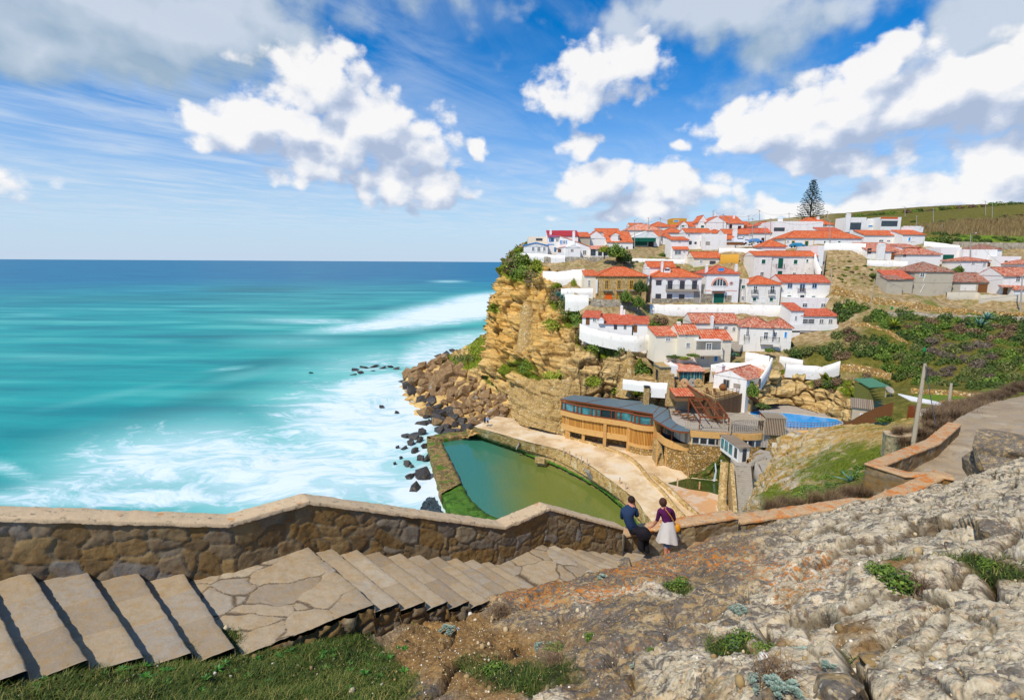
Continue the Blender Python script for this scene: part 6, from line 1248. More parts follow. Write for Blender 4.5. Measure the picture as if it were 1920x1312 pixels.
def fence(label, pts, z0, h, mat='grey_wood', sp=.30, w_=.09, rails=2, name='slatted_fence', post=None, group=None, hs=None, posts_only=False, cat='fence'):
    P = [Z(x, y, z0) if not hasattr(z0, '__len__') else Z(x, y, z0[k]) for k, (x, y) in enumerate(pts)]; C, O = sample_poly(P, sp); root = thing(name, label, cat, C[0], group=group); L = np.array(root.location)
    m = MB(); hh = np.full(len(C), h) if hs is None else np.interp(np.linspace(0, 1, len(C)), np.linspace(0, 1, len(hs)), hs); C = C-L
    for p, h_ in zip(C, hh): m.box(p[0]-w_/2, p[0]+w_/2, p[1]-.02, p[1]+.02, p[2], p[2]+h_)
    m.build('slats' if not posts_only else 'posts', mat, root); m = MB()
    for k in range(len(C)-1):
        for f in ([.12, .92] if rails == 2 else [.35, .68, 1.0] if rails == 3 else [1.0]): m.bar(C[k]+[0, .05, hh[k]*f], C[k+1]+[0, .05, hh[k+1]*f], .05, .07)
    m.build('rails', mat, root); return root
fence('low pale slatted fence curving above the restaurant wing', [(1285, 803.5), (1297, 806.5), (1320, 808.5), (1350, 810), (1374, 811.5)], 13.15, 1.35)
fence('tall pale slatted screen below the slatted canopy', [(1352, 810), (1375, 811.5), (1404, 812.8), (1430, 811.5), (1437, 806)], 13.15, 2.4, hs=[1.4, 2.3, 2.6, 2.6, 2.6])
can = thing('slatted_canopy', 'pale slatted timber canopy roofing the corner of the deck', 'canopy', Z(1400, 785, 15.6)); L = np.array(can.location)
A, B, C_, D = [Z(x, y, 15.75)-L for x, y in ((1371, 786), (1434, 786.5), (1435, 778.5), (1358, 772.5))]; m = MB()
for k in range(26): f = k/25; m.bar(A+(B-A)*f, D+(C_-D)*f, .14, .05)
m.build('slats', 'grey_wood', can); m = MB()
for f in (0, .5, 1): m.bar(A+(D-A)*f-[0, 0, .1], B+(C_-B)*f-[0, 0, .1], .1, .12)
for p in (A, B, C_, D): m.bar(p, p-[0, 0, 2.6], .14)
m.build('posts', 'grey_wood', can)
hut = thing('slatted_hut', 'square pale slatted hut perched at the corner above the stone block', 'hut', Z(1452, 814, 12.9)); L = np.array(hut.location); m = MB()
A, B = Z(1434, 815, 13)-L, Z(1472, 816.5, 13)-L; ex = (B-A)/np.linalg.norm(B-A); ey = np.array([-ex[1], ex[0], 0]); w_ = np.linalg.norm(B-A); n = int(w_/.26)
for k in range(n+1): p = A+ex*w_*k/n; m.bar(p, p+[0, 0, 3.0], .12, .05)
for k in range(9): p = B+ey*.4*k; m.bar(p, p+[0, 0, 3.0], .05, .12)
m.build('slats', 'grey_wood', hut); m = MB()
for k in range(n+1): p = A+ex*w_*k/n+[0, 0, 3.05]; m.bar(p-ey*.2, p+ey*3.6+[0, 0, .3], .13, .05)
m.build('roof', 'grey_wood', hut); m = MB(); m.hexa([A+ey*.15, B+ey*.15-ex*.1, B+ey*3.4-ex*.1, A+ey*3.4], [A+ey*.15+[0, 0, 2.9], B+ey*.15-ex*.1+[0, 0, 2.9], B+ey*3.4-ex*.1+[0, 0, 3.0], A+ey*3.4+[0, 0, 3.0]]); m.build('lining', 'wood_brown', hut)
f = fence('thin rust-brown railing along the front of the swimming pool', [(1475, 804), (1520, 806), (1560, 804), (1592, 799)], 13.1, 1.25, 'wood_brown', .55, .05, 3, 'railing', cat='railing')
gwall('ochre retaining wall under the pool railing', [(1472, 807, 94), (1500, 808, 92.5), (1528, 806, 91)], 3.2, 'ochre', reg=False, jag=0, name='retaining_wall')
gwall('bright white stepped wall behind the pool deck', [(1474, 737, 112), (1500, 742, 110), (1530, 755, 107), (1546, 765, 105)], 2, 'white_stucco', reg=False, hs=[2.2, 1.9, 1.2, .5])
gwall('small curving white wall enclosing the barbecue corner', [(1428, 757, 108), (1437, 744, 110), (1452, 742, 111), (1468, 741, 112)], 1.5, 'white_stucco', reg=False)
fence('tall brown plank fence curving beside the cabana', [(1582, 799), (1600, 798), (1625, 795), (1650, 790), (1671, 784)], [17.1, 18.4, 20.1, 21.6, 22.9], 3, 'wood_brown', .16, .15, 2, hs=[.4, 1.0, 1.7, 2.1, 2.1], name='plank_fence')
cab = House('cabana', 'flat-roofed timber cabana with a pale plank roof beside the plank fence', 1596, 1634, 787, 82, -32, 'cabana'); ze = cab.fp(1630, 764)[1]; m = MB(); m.box(cab.xL, cab.xR, 0, 5.0, -2, ze-.1); cab.mesh('wall', m, 'grey_wood'); m = MB(); slab(m, [(cab.xL-.3, -.3, ze-.1), (cab.xR+.2, -.3, ze-.1), (cab.xR+.2, 5.2, ze+.15), (cab.xL-.3, 5.2, ze+.15)], .12); cab.mesh('roof', m, 'pale_deck_planks')
window(cab, 1616, 779, 8, 8, 'tq')
gh = House('green_roofed_hut', 'small olive hut with a green sheet roof above the cabana', 1628, 1660, 741, 90, 10, 'hut'); ze = gh.fp(1645, 724)[1]; m = MB(); m.box(gh.xL, gh.xR, 0, 3, -1, ze); gh.mesh('wall', m, 'hut_olive' if plain('hut_olive', hx('#6b6a2f'), .8) else ''); m = MB(); slab(m, [(gh.xL-.3, -.4, ze), (gh.xR+.3, -.4, ze), (gh.xR+.1, 3.2, ze+.7), (gh.xL-.1, 3.2, ze+.7)]); plain('green_sheet', hx('#4d7d5c'), .5); gh.mesh('roof', m, 'green_sheet')
fence('grey timber railing running down behind the cabana roof', [(1612, 728), (1630, 738), (1650, 751), (1671, 767)], [19.8, 19.4, 19.0, 18.6], 1.6, 'grey_wood', .5, .08, 2, 'railing', cat='railing')
dish = thing('satellite_dish', 'pale satellite dish on timber posts beside the cabana', 'satellite dish', T(1664, 752, 82)); m = MB(); m.lathe([(.05, 0), (.9, .18), (1.15, .35), (1.18, .36), (.9, .14), (.05, -.06)], (0, 0, 0), 20); d_ = m.build('dish', 'concrete', dish); d_.location = (0, 0, 1.7); d_.scale = (.6, .6, .6); d_.rotation_euler = (R_(38), R_(15), 0); m = MB(); m.bar((-.4, 0, -1), (-.4, 0, 1.7), .14); m.bar((.4, 0, -1), (.4, 0, 1.7), .14); m.bar((-.4, 0, 1.6), (.4, 0, 1.6), .12); m.build('post', 'grey_wood', dish)
gt = House('canvas_shelter', 'long low white-roofed shelter with a rusty side panel near the lawn', 1702, 1779, 778, 58, 6, 'shelter'); za = gt.fp(1740, 757)[1]; m = MB(); slab(m, [(gt.xL, -.2, gt.fp(1704, 756)[1]+.4), (gt.xR, -.2, gt.fp(1776, 764)[1]+.1), (gt.xR, 1.6, gt.fp(1776, 764)[1]+.25), (gt.xL, 1.6, gt.fp(1704, 756)[1]+.7)], .12); gt.mesh('roof', m, 'white_frame'); m = MB(); m.box(gt.xL, gt.xL+1.0, 0, .1, -.6, 1.1); gt.mesh('side_panel', m, 'rust_frame'); m = MB(); m.box(gt.xL+1.0, gt.xR-.3, .05, .3, -1, .65); gt.mesh('wall', m, 'white_stucco')
slabthing('studio_terrace', 'sandy paved terrace in front of the white studio', 'terrace', [(1262, 716), (1262, 726), (1300, 731), (1318, 736), (1342, 748), (1366, 742), (1390, 735), (1412, 737), (1422, 728), (1400, 712), (1330, 712)], 12.9, 16.95, 'stone_rubble', 'structure')
fence('brown plank screen wrapping the front of the studio terrace', [(1319, 741), (1331, 747), (1342, 752.5), (1358, 749.5), (1374, 745), (1389, 740.5)], 16.2, 3, 'wood_brown', .17, .15, 2, hs=[.9]*5, name='plank_screen')
fence('dark plank facade below the studio terrace', [(1319, 741.5), (1331, 747.7), (1342, 753), (1358, 750), (1374, 745.6), (1389, 741)], 16.1, .1, 'wood_brown', .17, .15, 2, name='plank_facade')
pf = [Z(x, y, 16.95) for x, y in [(1318, 737.5), (1331, 743.5), (1342, 749.5), (1358, 746.5), (1374, 742), (1390, 736.5)]]
wallstrip(pf, 13.1, 16.9, 'plank_wall', 'dark_planks', parent=(pw_ := thing('plank_wall', 'curved dark plank wall holding up the studio terrace', 'wall', pf[2]-[0, 0, 3.8])), off=.25, thick=.2, org=np.array(pw_.location), n=40)
fence('thin iron railing on the edge of the studio terrace', [(1341, 748), (1366, 742), (1388, 735.5), (1402, 736.5), (1410, 735)], 16.95, 1.2, 'wood_brown', 1.3, .09, 3, 'railing', cat='railing')
H = [o for o in COL.objects if o.get('label', '').startswith('bright white studio')][0]
Hs = House.__new__(House); Hs.root = H; Hs.P0 = np.array(H.location); Hs.th = H.rotation_euler[2]; Hs.ex = np.array([math.cos(Hs.th), math.sin(Hs.th), 0]); Hs.ey = np.array([-math.sin(Hs.th), math.cos(Hs.th), 0]); Hs.xm, Hs.yb = 1368, 729; Hs.xL = Hs.fp(1337, 729)[0]; Hs.xR = Hs.fp(1399, 729)[0]
window(Hs, 1362, 719, 12, 16, 'p'); window(Hs, 1382, 722.5, 13, 7, 'v', name='vent'); window(Hs, 1408.5, 722, 5, 15, 'bb', 'r'); chimney(Hs, 1347, 683, 702, 12, .6, depth=1.2)
H = house('low pavilion with blue-green curtained glass front and pink tiled roof', 1270, 1320, 717, 694, 111, 678.5, 'shed', 6, 2, 'stone_rubble', 'tile_pink', wins=[(1296, 704, 45, 19, 'c')], terr=False, found=2, over=.5)
annex(H, 1258, 1270, 716, 688, .6, 5, None, 'flat'); H = house('small ochre stone cabin with blue-grey flat roof and a dark doorway', 1236, 1260, 717, 688, 112, 682, 'shed', 5, 0, 'stone_rubble', 'grey_roof', wins=[(1231, 701, 1, 2, 'k')], terr=False, found=3, over=.3); window(H, 1232, 702, 3.5, 19, 'kk', 'l')
chm = thing('stone_chimney', 'tall tapering ochre chimney in front of the curtained pavilion', 'chimney', T(1256, 760, 106)); m = MB(); m.hexa([(-.85, -.5, 0), (.85, -.5, 0), (.85, .5, 0), (-.85, .5, 0)], [(-.42, -.4, 6.2), (.42, -.4, 6.2), (.42, .4, 6.2), (-.42, .4, 6.2)]); m.build('stack', 'stone_rubble', chm); m = MB(); m.box(-.5, .5, -.5, .5, 6.2, 6.4); m.build('cap', 'stone_rubble', chm)
chm = thing('stone_chimney', 'short square chimney with dark cap beside the tall tapering one', 'chimney', T(1265, 744, 107)); m = MB(); m.box(-.4, .4, -.4, .4, -1, 3.7); m.build('stack', 'stone_rubble', chm); m = MB(); m.box(-.45, .45, -.45, .45, 3.7, 4.1); m.build('cap', 'iron', chm)
chm = thing('stone_chimney', 'ochre chimney with dark vent at the end of the restaurant roof', 'chimney', T(1211, 762, 110)); m = MB(); m.box(-.5, .5, -.4, .4, -1, 4.0); m.build('stack', 'stone_rubble', chm); m = MB(); m.box(-.55, .55, -.45, .45, 4.0, 4.4); m.build('cap', 'iron', chm)
gwall('short white wall above the restaurant roof', [(1222, 717, 109), (1240, 718, 108.6), (1254, 719, 108)], 1.9, 'white_stucco', reg=False); gwall('low white balustrade wall above the ochre buttress', [(1168, 711, 113), (1196, 714, 111), (1222, 717, 109)], 1.0, 'worn_stucco', reg=False)
H = house('small lean-to with mottled canal tile roof in front of the curtained pavilion', 1266, 1300, 752, 741, 101.5, 727, 'shed', 4, 0, 'dark_planks', 'tile_canal', terr=False, found=0, over=.2); annex(H, 1300, 1318, 752, 741, .2, 4, 727, 'shedr', 'dark_planks', 'tile_canal', found=0)
m = thing('timber_shed', 'vertical slatted timber store below the small lean-to', 'shed', Z(1273, 770, 13.15)); L = np.array(m.location); A, B = Z(1254, 768, 13.15)-L, Z(1291, 769, 13.15)-L; mb = MB(); n = 30
for k in range(n+1): p = A+(B-A)*k/n; mb.bar(p, p+[0, 0, 2.6], .12, .05)
mb.build('slats', 'grey_wood', m); mb = MB(); mb.hexa([A+[0, .15, 0], B+[0, .15, 0], B+[0, 3, 0], A+[0, 3, 0]], [A+[0, .15, 2.5], B+[0, .15, 2.5], B+[0, 3, 2.6], A+[0, 3, 2.6]]); mb.build('wall', 'wood_brown', m)
pg = thing('pergola', 'rust-brown open timber pergola tilted over the dining deck', 'pergola', Z(1330, 792, 13.15)); L = np.array(pg.location); fr = [Z(x, y, z)-L for x, y, z in ((1292, 747, 16.6), (1341, 749, 16.6), (1367, 783, 15.6), (1313, 781, 15.6))]; m = MB()
for k in range(4): m.bar(fr[k], fr[(k+1) % 4], .22, .25)
for f in (.33, .66): m.bar(fr[0]+(fr[1]-fr[0])*f, fr[3]+(fr[2]-fr[3])*f, .18, .2)
m.bar(fr[0]*.5+fr[3]*.5, fr[1]*.5+fr[2]*.5, .18, .2); m.build('frame', 'rust_frame', pg); m = MB()
for k in range(1, 13):
    f = k/13; a = fr[0]+(fr[3]-fr[0])*f; b = fr[1]+(fr[2]-fr[1])*f; m.bar(a+(b-a)*.0, a+(b-a)*.33, .05) if k > 1 else None; m.bar(a+(b-a)*.70, b, .05)
m.build('slats', 'rust_frame', pg); m = MB()
for p in fr: m.bar(p, (p[0], p[1], 0), .2)
m.build('posts', 'rust_frame', pg)
def table(x, y, z, label, s=1.0):
    t_ = thing('picnic_table', label, 'table', Z(x, y, z), .4); m = MB(); m.box(-.9*s, .9*s, -.45*s, .45*s, .72, .78); m.build('top', 'wood_brown', t_); m = MB()
    for sx in (-.7, .7): m.bar((sx*s, -.5*s, 0), (sx*s, .0, .72), .09); m.bar((sx*s, .5*s, 0), (sx*s, 0, .72), .09)
    m.build('legs', 'wood_brown', t_); m = MB(); m.box(-.9*s, .9*s, -.95*s, -.7*s, .42, .46); m.box(-.9*s, .9*s, .7*s, .95*s, .42, .46); m.build('bench', 'wood_brown', t_)
for x, y, l in ((1285, 785, 'dark wooden picnic table left of the pergola posts'), (1297, 789, 'square pale wooden table at the glass-edged deck corner'), (1337, 790, 'long brown table under the pergola'), (1353, 793, 'wooden table at the right pergola post'), (1268, 778, 'wooden bench table beside the slatted store')): table(x, y, 13.15, l, .9)
for k, (x, l) in enumerate(((1283, 'pink-toned millstone, leftmost against the pavilion'), (1298, 'grey millstone, middle one against the pavilion'), (1309, 'brown millstone, rightmost against the pavilion'))):
    t_ = thing('millstone', l, 'millstone', Z(x, 725, 17), 0, 'millstones in front of the pavilion'); m = MB(); m.lathe([(.16, -.15), (.85, -.16), (.9, 0), (.85, .16), (.16, .15)], (0, 0, 0), 18); o = m.build('disc', ('plaza_tile', 'concrete', 'stone_rubble')[k], t_); o.location = (0, 0, .85); o.rotation_euler = (R_(78), 0, R_(10)); m = MB(); m.lathe([(.02, -.17), (.17, -.17), (.17, .17), (.02, .17)], (0, 0, 0), 10); h_ = m.build('hub', 'iron', o)
t_ = thing('round_pot', 'dark round clay pot on the studio terrace', 'pot', Z(1355, 731, 17)); m = MB(); m.lathe([(.3, 0), (.7, .35), (.75, .7), (.5, 1.1), (.3, 1.2), (.34, 1.3)], (0, 0, 0), 16); m.build('body', 'wood_brown', t_, True)
for x, y, l in ((1329, 738, 'dark slatted armchair on the studio terrace, left one'), (1343, 740, 'dark reclining chair on the studio terrace, right one')):
    t_ = thing('deck_chair', l, 'chair', Z(x, y, 17), .5); m = MB(); m.box(-.35, .35, -.35, .35, .38, .44); m.build('seat', 'wood_brown', t_); m = MB(); m.hexa([(-.35, .33, .4), (.35, .33, .4), (.35, .38, .4), (-.35, .38, .4)], [(-.35, .6, 1.1), (.35, .6, 1.1), (.35, .65, 1.1), (-.35, .65, 1.1)]); m.build('backrest', 'wood_brown', t_); m = MB(); [m.box(a, a+.06, b, b+.06, 0, .6) for a in (-.38, .32) for b in (-.36, .3)]; m.build('legs', 'wood_brown', t_)
def steps(name, label, pA, pB, w_, n, mat, thick=.25, parent=None):
    """flight of n steps from world point pA (bottom) to pB (top)"""
    pA, pB = np.array(pA), np.array(pB); t_ = thing(name, label, 'stairs', pA); d = pB-pA; h = np.array([d[0], d[1], 0]); s = np.array([-h[1], h[0], 0])/np.linalg.norm(h)*w_/2
    for k in range(n):
        a = h*k/n; b = h*(k+1.1)/n; z = d[2]*(k+1)/n; m = MB(); m.hexa([a+s+[0, 0, z-thick-d[2]/n], a-s+[0, 0, z-thick-d[2]/n], b-s+[0, 0, z-thick-d[2]/n], b+s+[0, 0, z-thick-d[2]/n]], [a+s+[0, 0, z], a-s+[0, 0, z], b-s+[0, 0, z], b+s+[0, 0, z]]); m.build('step', mat, t_)
    return t_
t_ = steps('wooden_stairs', 'wooden stairs dropping from the studio terrace to the pool deck', Z(1430, 767, 13.1), Z(1406, 740, 16.9), 1.1, 12, 'wood_brown', .08); a = Z(1430, 767, 14.1)-np.array(t_.location); b = Z(1406, 740, 17.9)-np.array(t_.location); m = MB(); m.bar(a, b, .08); m.build('handrail', 'wood_brown', t_)
t_ = steps('stone_stairs', 'long straight concrete steps climbing to the white lift house', Z(1398, 962, 6.2), Z(1392, 874, 10.2), 2.5, 22, 'concrete', .5); L = np.array(t_.location)
for x0, y0, z0, x1, y1, z1 in ((1379, 960, 7.2, 1372, 868, 11.4),):
    a, b = Z(x0, y0, z0)-L, Z(x1, y1, z1)-L; m = MB(); m.hexa([a+[-.3, 0, -5], a+[.3, 0, -5], b+[.3, 0, -5], b+[-.3, 0, -5]], [a+[-.3, 0, 0], a+[.3, 0, 0], b+[.3, 0, 0], b+[-.3, 0, 0]]); m.build('side_wall', 'stone_rubble', t_)
slabthing('landing', 'small paved landing in front of the white lift house', 'landing', [(1380, 873), (1408, 874), (1423, 864), (1412, 856), (1370, 860)], 6, 10.35, 'concrete', 'structure')
slabthing('paved_terrace', 'little grey paved yard under the grassy slope', 'terrace', [(1432, 888), (1455, 872), (1462, 850), (1425, 842), (1410, 852), (1424, 870)], 8, 11.2, 'concrete', 'structure')
gwall('angled concrete wall of the little paved yard', [(1420, 868, 83), (1434, 893, 79)], 1.0, 'concrete', reg=False, jag=0); gwall('short concrete wall closing the little paved yard', [(1418, 868, 83), (1446, 860, 84)], .9, 'concrete', reg=False, jag=0)
steps('stone_stairs', 'short stone steps rising right beside the lift house', Z(1404, 868, 10.4), Z(1436, 852, 12.2), 1.4, 8, 'concrete', .5)
gwall('golden masonry wing wall beside the lift house steps', [(1404, 862, 85), (1422, 851, 87), (1440, 849, 88), (1456, 848, 88)], 3.0, 'golden_stone', reg=False)
lf = thing('lift_house', 'small white cabin with sloping tan roof and glass door beside the steps', 'cabin', Z(1383, 866, 10.4)); L = np.array(lf.location)
a, b, c = Z(1383, 866, 10.4)-L, Z(1404, 864, 10.4)-L, Z(1350, 841, 10.4)-L; d = b+c-a; m = MB(); m.hexa([a+[0, 0, -.2], b+[0, 0, -.2], d+[0, 0, -.2], c+[0, 0, -.2]], [a+[0, 0, 2.45], b+[0, 0, 2.5], d+[0, 0, 2.5], c+[0, 0, 2.45]]); m.build('wall', 'white_frame', lf)
m = MB(); ext = lambda p, q: p+(p-q)*.06; slab(m, [ext(a, d)+[0, 0, 2.5], ext(b, c)+[0, 0, 2.55], ext(d, a)+[0, 0, 2.55], ext(c, b)+[0, 0, 2.5]], .12); m.build('roof', 'pale_deck_planks', lf)
nx = (b-a)/np.linalg.norm(b-a); nn = np.array([nx[1], -nx[0], 0]); m = MB(); p = a+(b-a)*.38; q = a+(b-a)*.72; m.hexa([p-nn*.02, p+nn*.06, q+nn*.06, q-nn*.02][::-1], [x+[0, 0, 2.1] for x in [p-nn*.02, p+nn*.06, q+nn*.06, q-nn*.02][::-1]]); m.build('door', 'window_glass', lf)
ny = (c-a)/np.linalg.norm(c-a); nl = np.array([ny[1], -ny[0], 0]); nl = -nl if nl[0] > 0 else nl
for f0, f1 in ((.06, .2), (.32, .5), (.56, .74), (.8, .95)):
    m = MB(); p = a+(c-a)*f0; q = a+(c-a)*f1; m.hexa([p-nl*.02+[0, 0, .4], q-nl*.02+[0, 0, .4], q+nl*.05+[0, 0, .4], p+nl*.05+[0, 0, .4]], [p-nl*.02+[0, 0, 2.1], q-nl*.02+[0, 0, 2.1], q+nl*.05+[0, 0, 2.1], p+nl*.05+[0, 0, 2.1]]); m.build('window', 'sea_glass' if f0 > .1 else 'window_glass', lf)
G = patch([[(1290, 893, 93), (1320, 880, 92.5), (1352, 853, 92), (1372, 848, 90), (1383, 868, 86.5)],
           [(1287, 898, 93), (1318, 893, 92.6), (1350, 873, 92.2), (1368, 868, 90.2), (1381, 885, 86.6)],
           [(1286, 902, 93), (1316, 903, 92.6), (1345, 900, 92), (1365, 900, 89.5), (1372, 915, 86.8)],
           [(1286, 908, 93), (1316, 912, 92.4), (1340, 918, 91.5), (1358, 925, 88.5), (1366, 940, 86.8)]], 60, 120)
V = G.reshape(-1, 3); V = V+np.array([0, -1., .2])*(fbm(V*.5, 4, .6)*1.2)[:, None]
plain('moss_rock', hx('#4f5a1c'), .85, .25, 1, .9, 4, layers=[(.7, .5, .6, hx('#7d6a36')), (2, .54, .64, hx('#2c3d10')), (4, .6, .68, hx('#7d8a2c'))], coord='pos', dist=.25)
structure(npmesh('mossy_rock', V, gridfaces(60, 120), 'moss_rock'))
wf = [Z(1330, 862, 9.5)]
material('fall_water', lambda g: {'Base Color': hx('#cfe0e4'), 'Roughness': .3, 'Alpha': .5})
for x, y0, y1, t_, l in ((1352, 862, 908, 90.3, 'thin white waterfall on the mossy rock, right one'), (1341, 868, 902, 91, 'thin white waterfall on the mossy rock, left one')):
    p = T(x, y0, t_); q = T(x-2, y1, t_-.6); m = MB(); m.tube([p, p*.6+q*.4+[.1, -.3, 0], q], [.10, .14, .22], 7); tag(m.build('waterfall', 'fall_water'), l, 'waterfall')
m = MB(); q = pz([(1253, 905), (1290, 896), (1325, 899), (1355, 902), (1362, 930), (1330, 921), (1290, 915)], 5.3); q = q if sum(q[i-1][0]*q[i][1]-q[i][0]*q[i-1][1] for i in range(len(q))) > 0 else q[::-1]; m.prism(q, 4.5, 5.3)
material('pond_water', lambda g: {'Base Color': g.mix(g.noise(g.pos(), .4, 3, .5), hx('#1d2a12'), hx('#4a5a24')), 'Roughness': .1}); structure(m.build('pond_water', 'pond_water'))
gwall('rock and masonry bank right of the waterfall pond', [(1366, 868, 86.4), (1364, 900, 84), (1362, 935, 81), (1366, 960, 79)], 5.0, 'stone_rubble', reg=False, thick=1.2, jag=.2)
slabthing('pond_ledge', 'small white concrete sluice block at the pond corner', 'block', [(1352, 927), (1362, 930), (1366, 922), (1356, 919)], 5, 6.3, 'white_stucco')
def post(x, y, z, label, grp, h=1.1, name='railing_post', r=.09):
    p = Z(x, y, z); m = MB(); m.box(-r, r, -r, r, -.2, h); m.box(-r*1.25, r*1.25, -r*1.25, r*1.25, h, h+.06); o = m.build(name, 'plaza_tile'); o.location = tuple(p); tag(o, label, 'post', grp)
for x, y in ((1057, 850), (1068, 856), (1080, 861), (1090, 866), (1101, 871)): post(x, y, 5, 'pale square post in the row above the promenade steps', 'posts in a row above the promenade steps')
for x, y in ((1162, 907), (1173, 917)): post(x, y, 5, 'pale square post of the pair above the seated man', 'pair of posts above the seated man')
for x, y, l in ((1290, 898, 'pale post standing at the left of the waterfall pond'), (1311, 918, 'pale post at the middle edge of the waterfall pond'), (1270, 911, 'pale post at the left corner of the plaza')): post(x, y, 5.2, l, None, 1.3)
steps('wall_steps', 'small flight of steps cut in the pool wall, upper one', Z(970, 838, 3.2), Z(976, 827, 4.6), 1.6, 6, 'concrete', .3); steps('wall_steps', 'small flight of steps set in the pool wall below the posts', Z(1108, 894, 3.2), Z(1101, 880, 4.8), 1.4, 6, 'concrete', .3); steps('wall_steps', 'projecting block of steps entering the tidal pool', Z(1018, 869, 1.4), Z(1012, 858, 3.4), 2.0, 6, 'stone_rubble', .8)
steps('hillside_steps', 'dark straight steps between white walls beside the green-shuttered house', T(1536, 514, 147), T(1543, 472, 163), 2.0, 30, 'concrete', .4); steps('curved_steps', 'grey steps rising behind the cream house', T(1376, 656, 119), T(1384, 640, 124), 2.6, 9, 'concrete', .3)
plain('pole_wood', hx('#a89a83'), .9, .12, 1.5, .6, 14, layers=[(3, .55, .66, hx('#7d6e58'))]); plain('pole_concrete', hx('#98938a'), .85, .06, 2)
def where(x): return 'village' 
def pole(px, yt, yb, t, label, mat='pole_concrete', r=.11, lamp=0, lean=0, cross=True, grp=None, name='utility_pole'):
    b = T(px-lean, yb, t); tp = T(px, yt, t); o = thing(name, label, 'street lamp' if name == 'street_lamp' else 'pole', b, group=grp); v = tp-b
    m = MB(); m.tube([-v*.06, v*.5, v], [r*1.2, r*1.05, r*.8], 8); m.build('shaft', mat, o)
    if cross: m = MB(); m.bar(v+[-.5, 0, -.25], v+[.5, 0, -.25], .08); m.build('crossarm', mat, o)
    if lamp: m = MB(); m.tube([v, v+[lamp*.7, 0, .25], v+[lamp*1.3, 0, .25]], .04, 6); m.build('arm', mat, o); m = MB(); m.lathe([(.03, .1), (.16, .05), (.2, -.05), (.05, -.12)], tuple(v+[lamp*1.4, 0, .2]), 10); m.build('lamp_head', 'white_frame', o)
    return tp
PL = [(1190, 412, 476, 176, 'grey pole with a lamp arm left of the green awning house', 1), (1216, 408, 433, 200, 'thin pole rising behind the pale pink mottled roof', 0), (1238, 408, 461, 182, 'grey pole beside the yellow corner pilaster', 0), (1276.5, 418, 443, 178, 'short pole before the round-window house', 0), (1301, 413, 428, 205, 'short thin pole left of the double-gabled house', 0),
 (1356, 401, 439, 183, 'pole standing in front of the double-gabled house', 0), (1367.5, 408, 430, 196, 'slim pole against the right roof of the double-gabled house', 0), (1411, 409, 463, 172, 'tall pole beside the white van forecourt', 0), (1404, 404, 418, 205, 'small skyline pole with lamp near the patchy orange roof', 1), (1424, 394, 418, 205, 'tallest skyline pole left of the pine', -1),
 (1435, 424, 454, 170, 'short grey pole below the attic house dormer', 0), (1445, 409, 441, 180, 'pole at the left end of the long flat white building', 0), (1479.5, 399, 417, 198, 'skyline pole just left of the pine', 0), (1551.5, 396, 412, 200, 'small lamp pole just right of the pine', -1), (1556, 412, 457, 164, 'brown pole rising over the roof of the yellow-trimmed house', 0),
 (1337, 395, 407, 205, 'small lamp pole on the ridge above the double gable', 1), (1718.8, 404, 426, 205, 'pale pole on the hill right of the turquoise-door house', 0), (1697, 388, 405, 250, 'lamp pole on the skyline of the scrub hill, left one', -1), (1750, 391, 415, 232, 'pole on the scrub hill between skyline bushes', 0), (1848, 377, 402, 240, 'skyline pole with small lamp, left of the far right pair', -1), (1860.5, 379, 406, 236, 'skyline pole of the far right pair without lamp', 0), (1766, 422, 436, 200, 'short white pole above the green hedge', 0)]
tops = [pole(x, a, b, t, l, lamp=lp) for x, a, b, t, l, lp in PL]
tops.append(pole(1820, 438, 482, 157, 'street lamp with bright curved head behind the right-hand cottages', lamp=1.1, cross=False, name='street_lamp'))
tops.append(pole(1559, 503, 562, 138, 'brown pole at the right corner of the tall three-storey house', 'pole_wood', .16)); tops.append(pole(1640, 523, 578, 131, 'leaning thin pole among the rubble below the ruined annex', 'pole_wood', .1, lean=9, cross=False)); tops.append(pole(1917, 516, 584, 131, 'grey pole cut by the right edge below the ruins', 'pole_concrete', .16, lean=4))
tops.append(pole(1395, 524, 577, 138, 'thin brown pole between the garage house and balcony house', 'pole_wood', .08, cross=False))
pole(1735, 681, 826, 29.5, 'thick bleached wooden pole leaning over the dry stone bastion', 'pole_wood', .10, lean=22, cross=False); pole(1784, 718, 768, 56, 'short weathered post with a rusty tip near the white shelter', 'pole_wood', .14, lean=6, cross=False)
material('cable', lambda g: {'Base Color': (.05, .05, .055, 1), 'Roughness': .6})
def cable(a, b, sag, label, r=.025):
    m = MB(); m.tube([np.array(a)*(1-f)+np.array(b)*f-np.array([0, 0, 4*sag*f*(1-f)]) for f in np.linspace(0, 1, 14)], r, 4); tag(m.build('power_cable', 'cable'), label, 'cable', 'cables strung between the village poles')
for i, j, s in ((0, 2, 1), (2, 4, 1), (5, 7, 1.2), (7, 11, .8), (8, 9, .8), (9, 12, 1), (12, 13, .8), (14, 11, 1.5), (13, 16, 2), (17, 18, 1.5), (18, 19, 2), (19, 20, .3), (15, 8, 1), (5, 6, .4)): cable(tops[i]-[0, 0, .3], tops[j]-[0, 0, .3], s, 'thin dark cable sagging between the village poles')
cable(tops[23]-[0, 0, .3], tops[25]-[0, 0, .3], 2.5, 'long dark cable crossing in front of the ruined houses', .03); cable(tops[22], tops[25], 1.5, 'dark cable from the street lamp down to the right edge pole', .03)
cable(T(1735, 683, 29.5), T(1756, 800, 27), .1, 'black cable hanging down from the bleached wooden pole', .02)
plain('van_white', hx('#e6e8ea'), .35, .02, 2); plain('car_blue', hx('#5d8fc0'), .3, .03, 2); plain('car_teal', hx('#2f7fa0'), .3, .03, 2); plain('rubber', hx('#1a1a1a'), .8, .03)
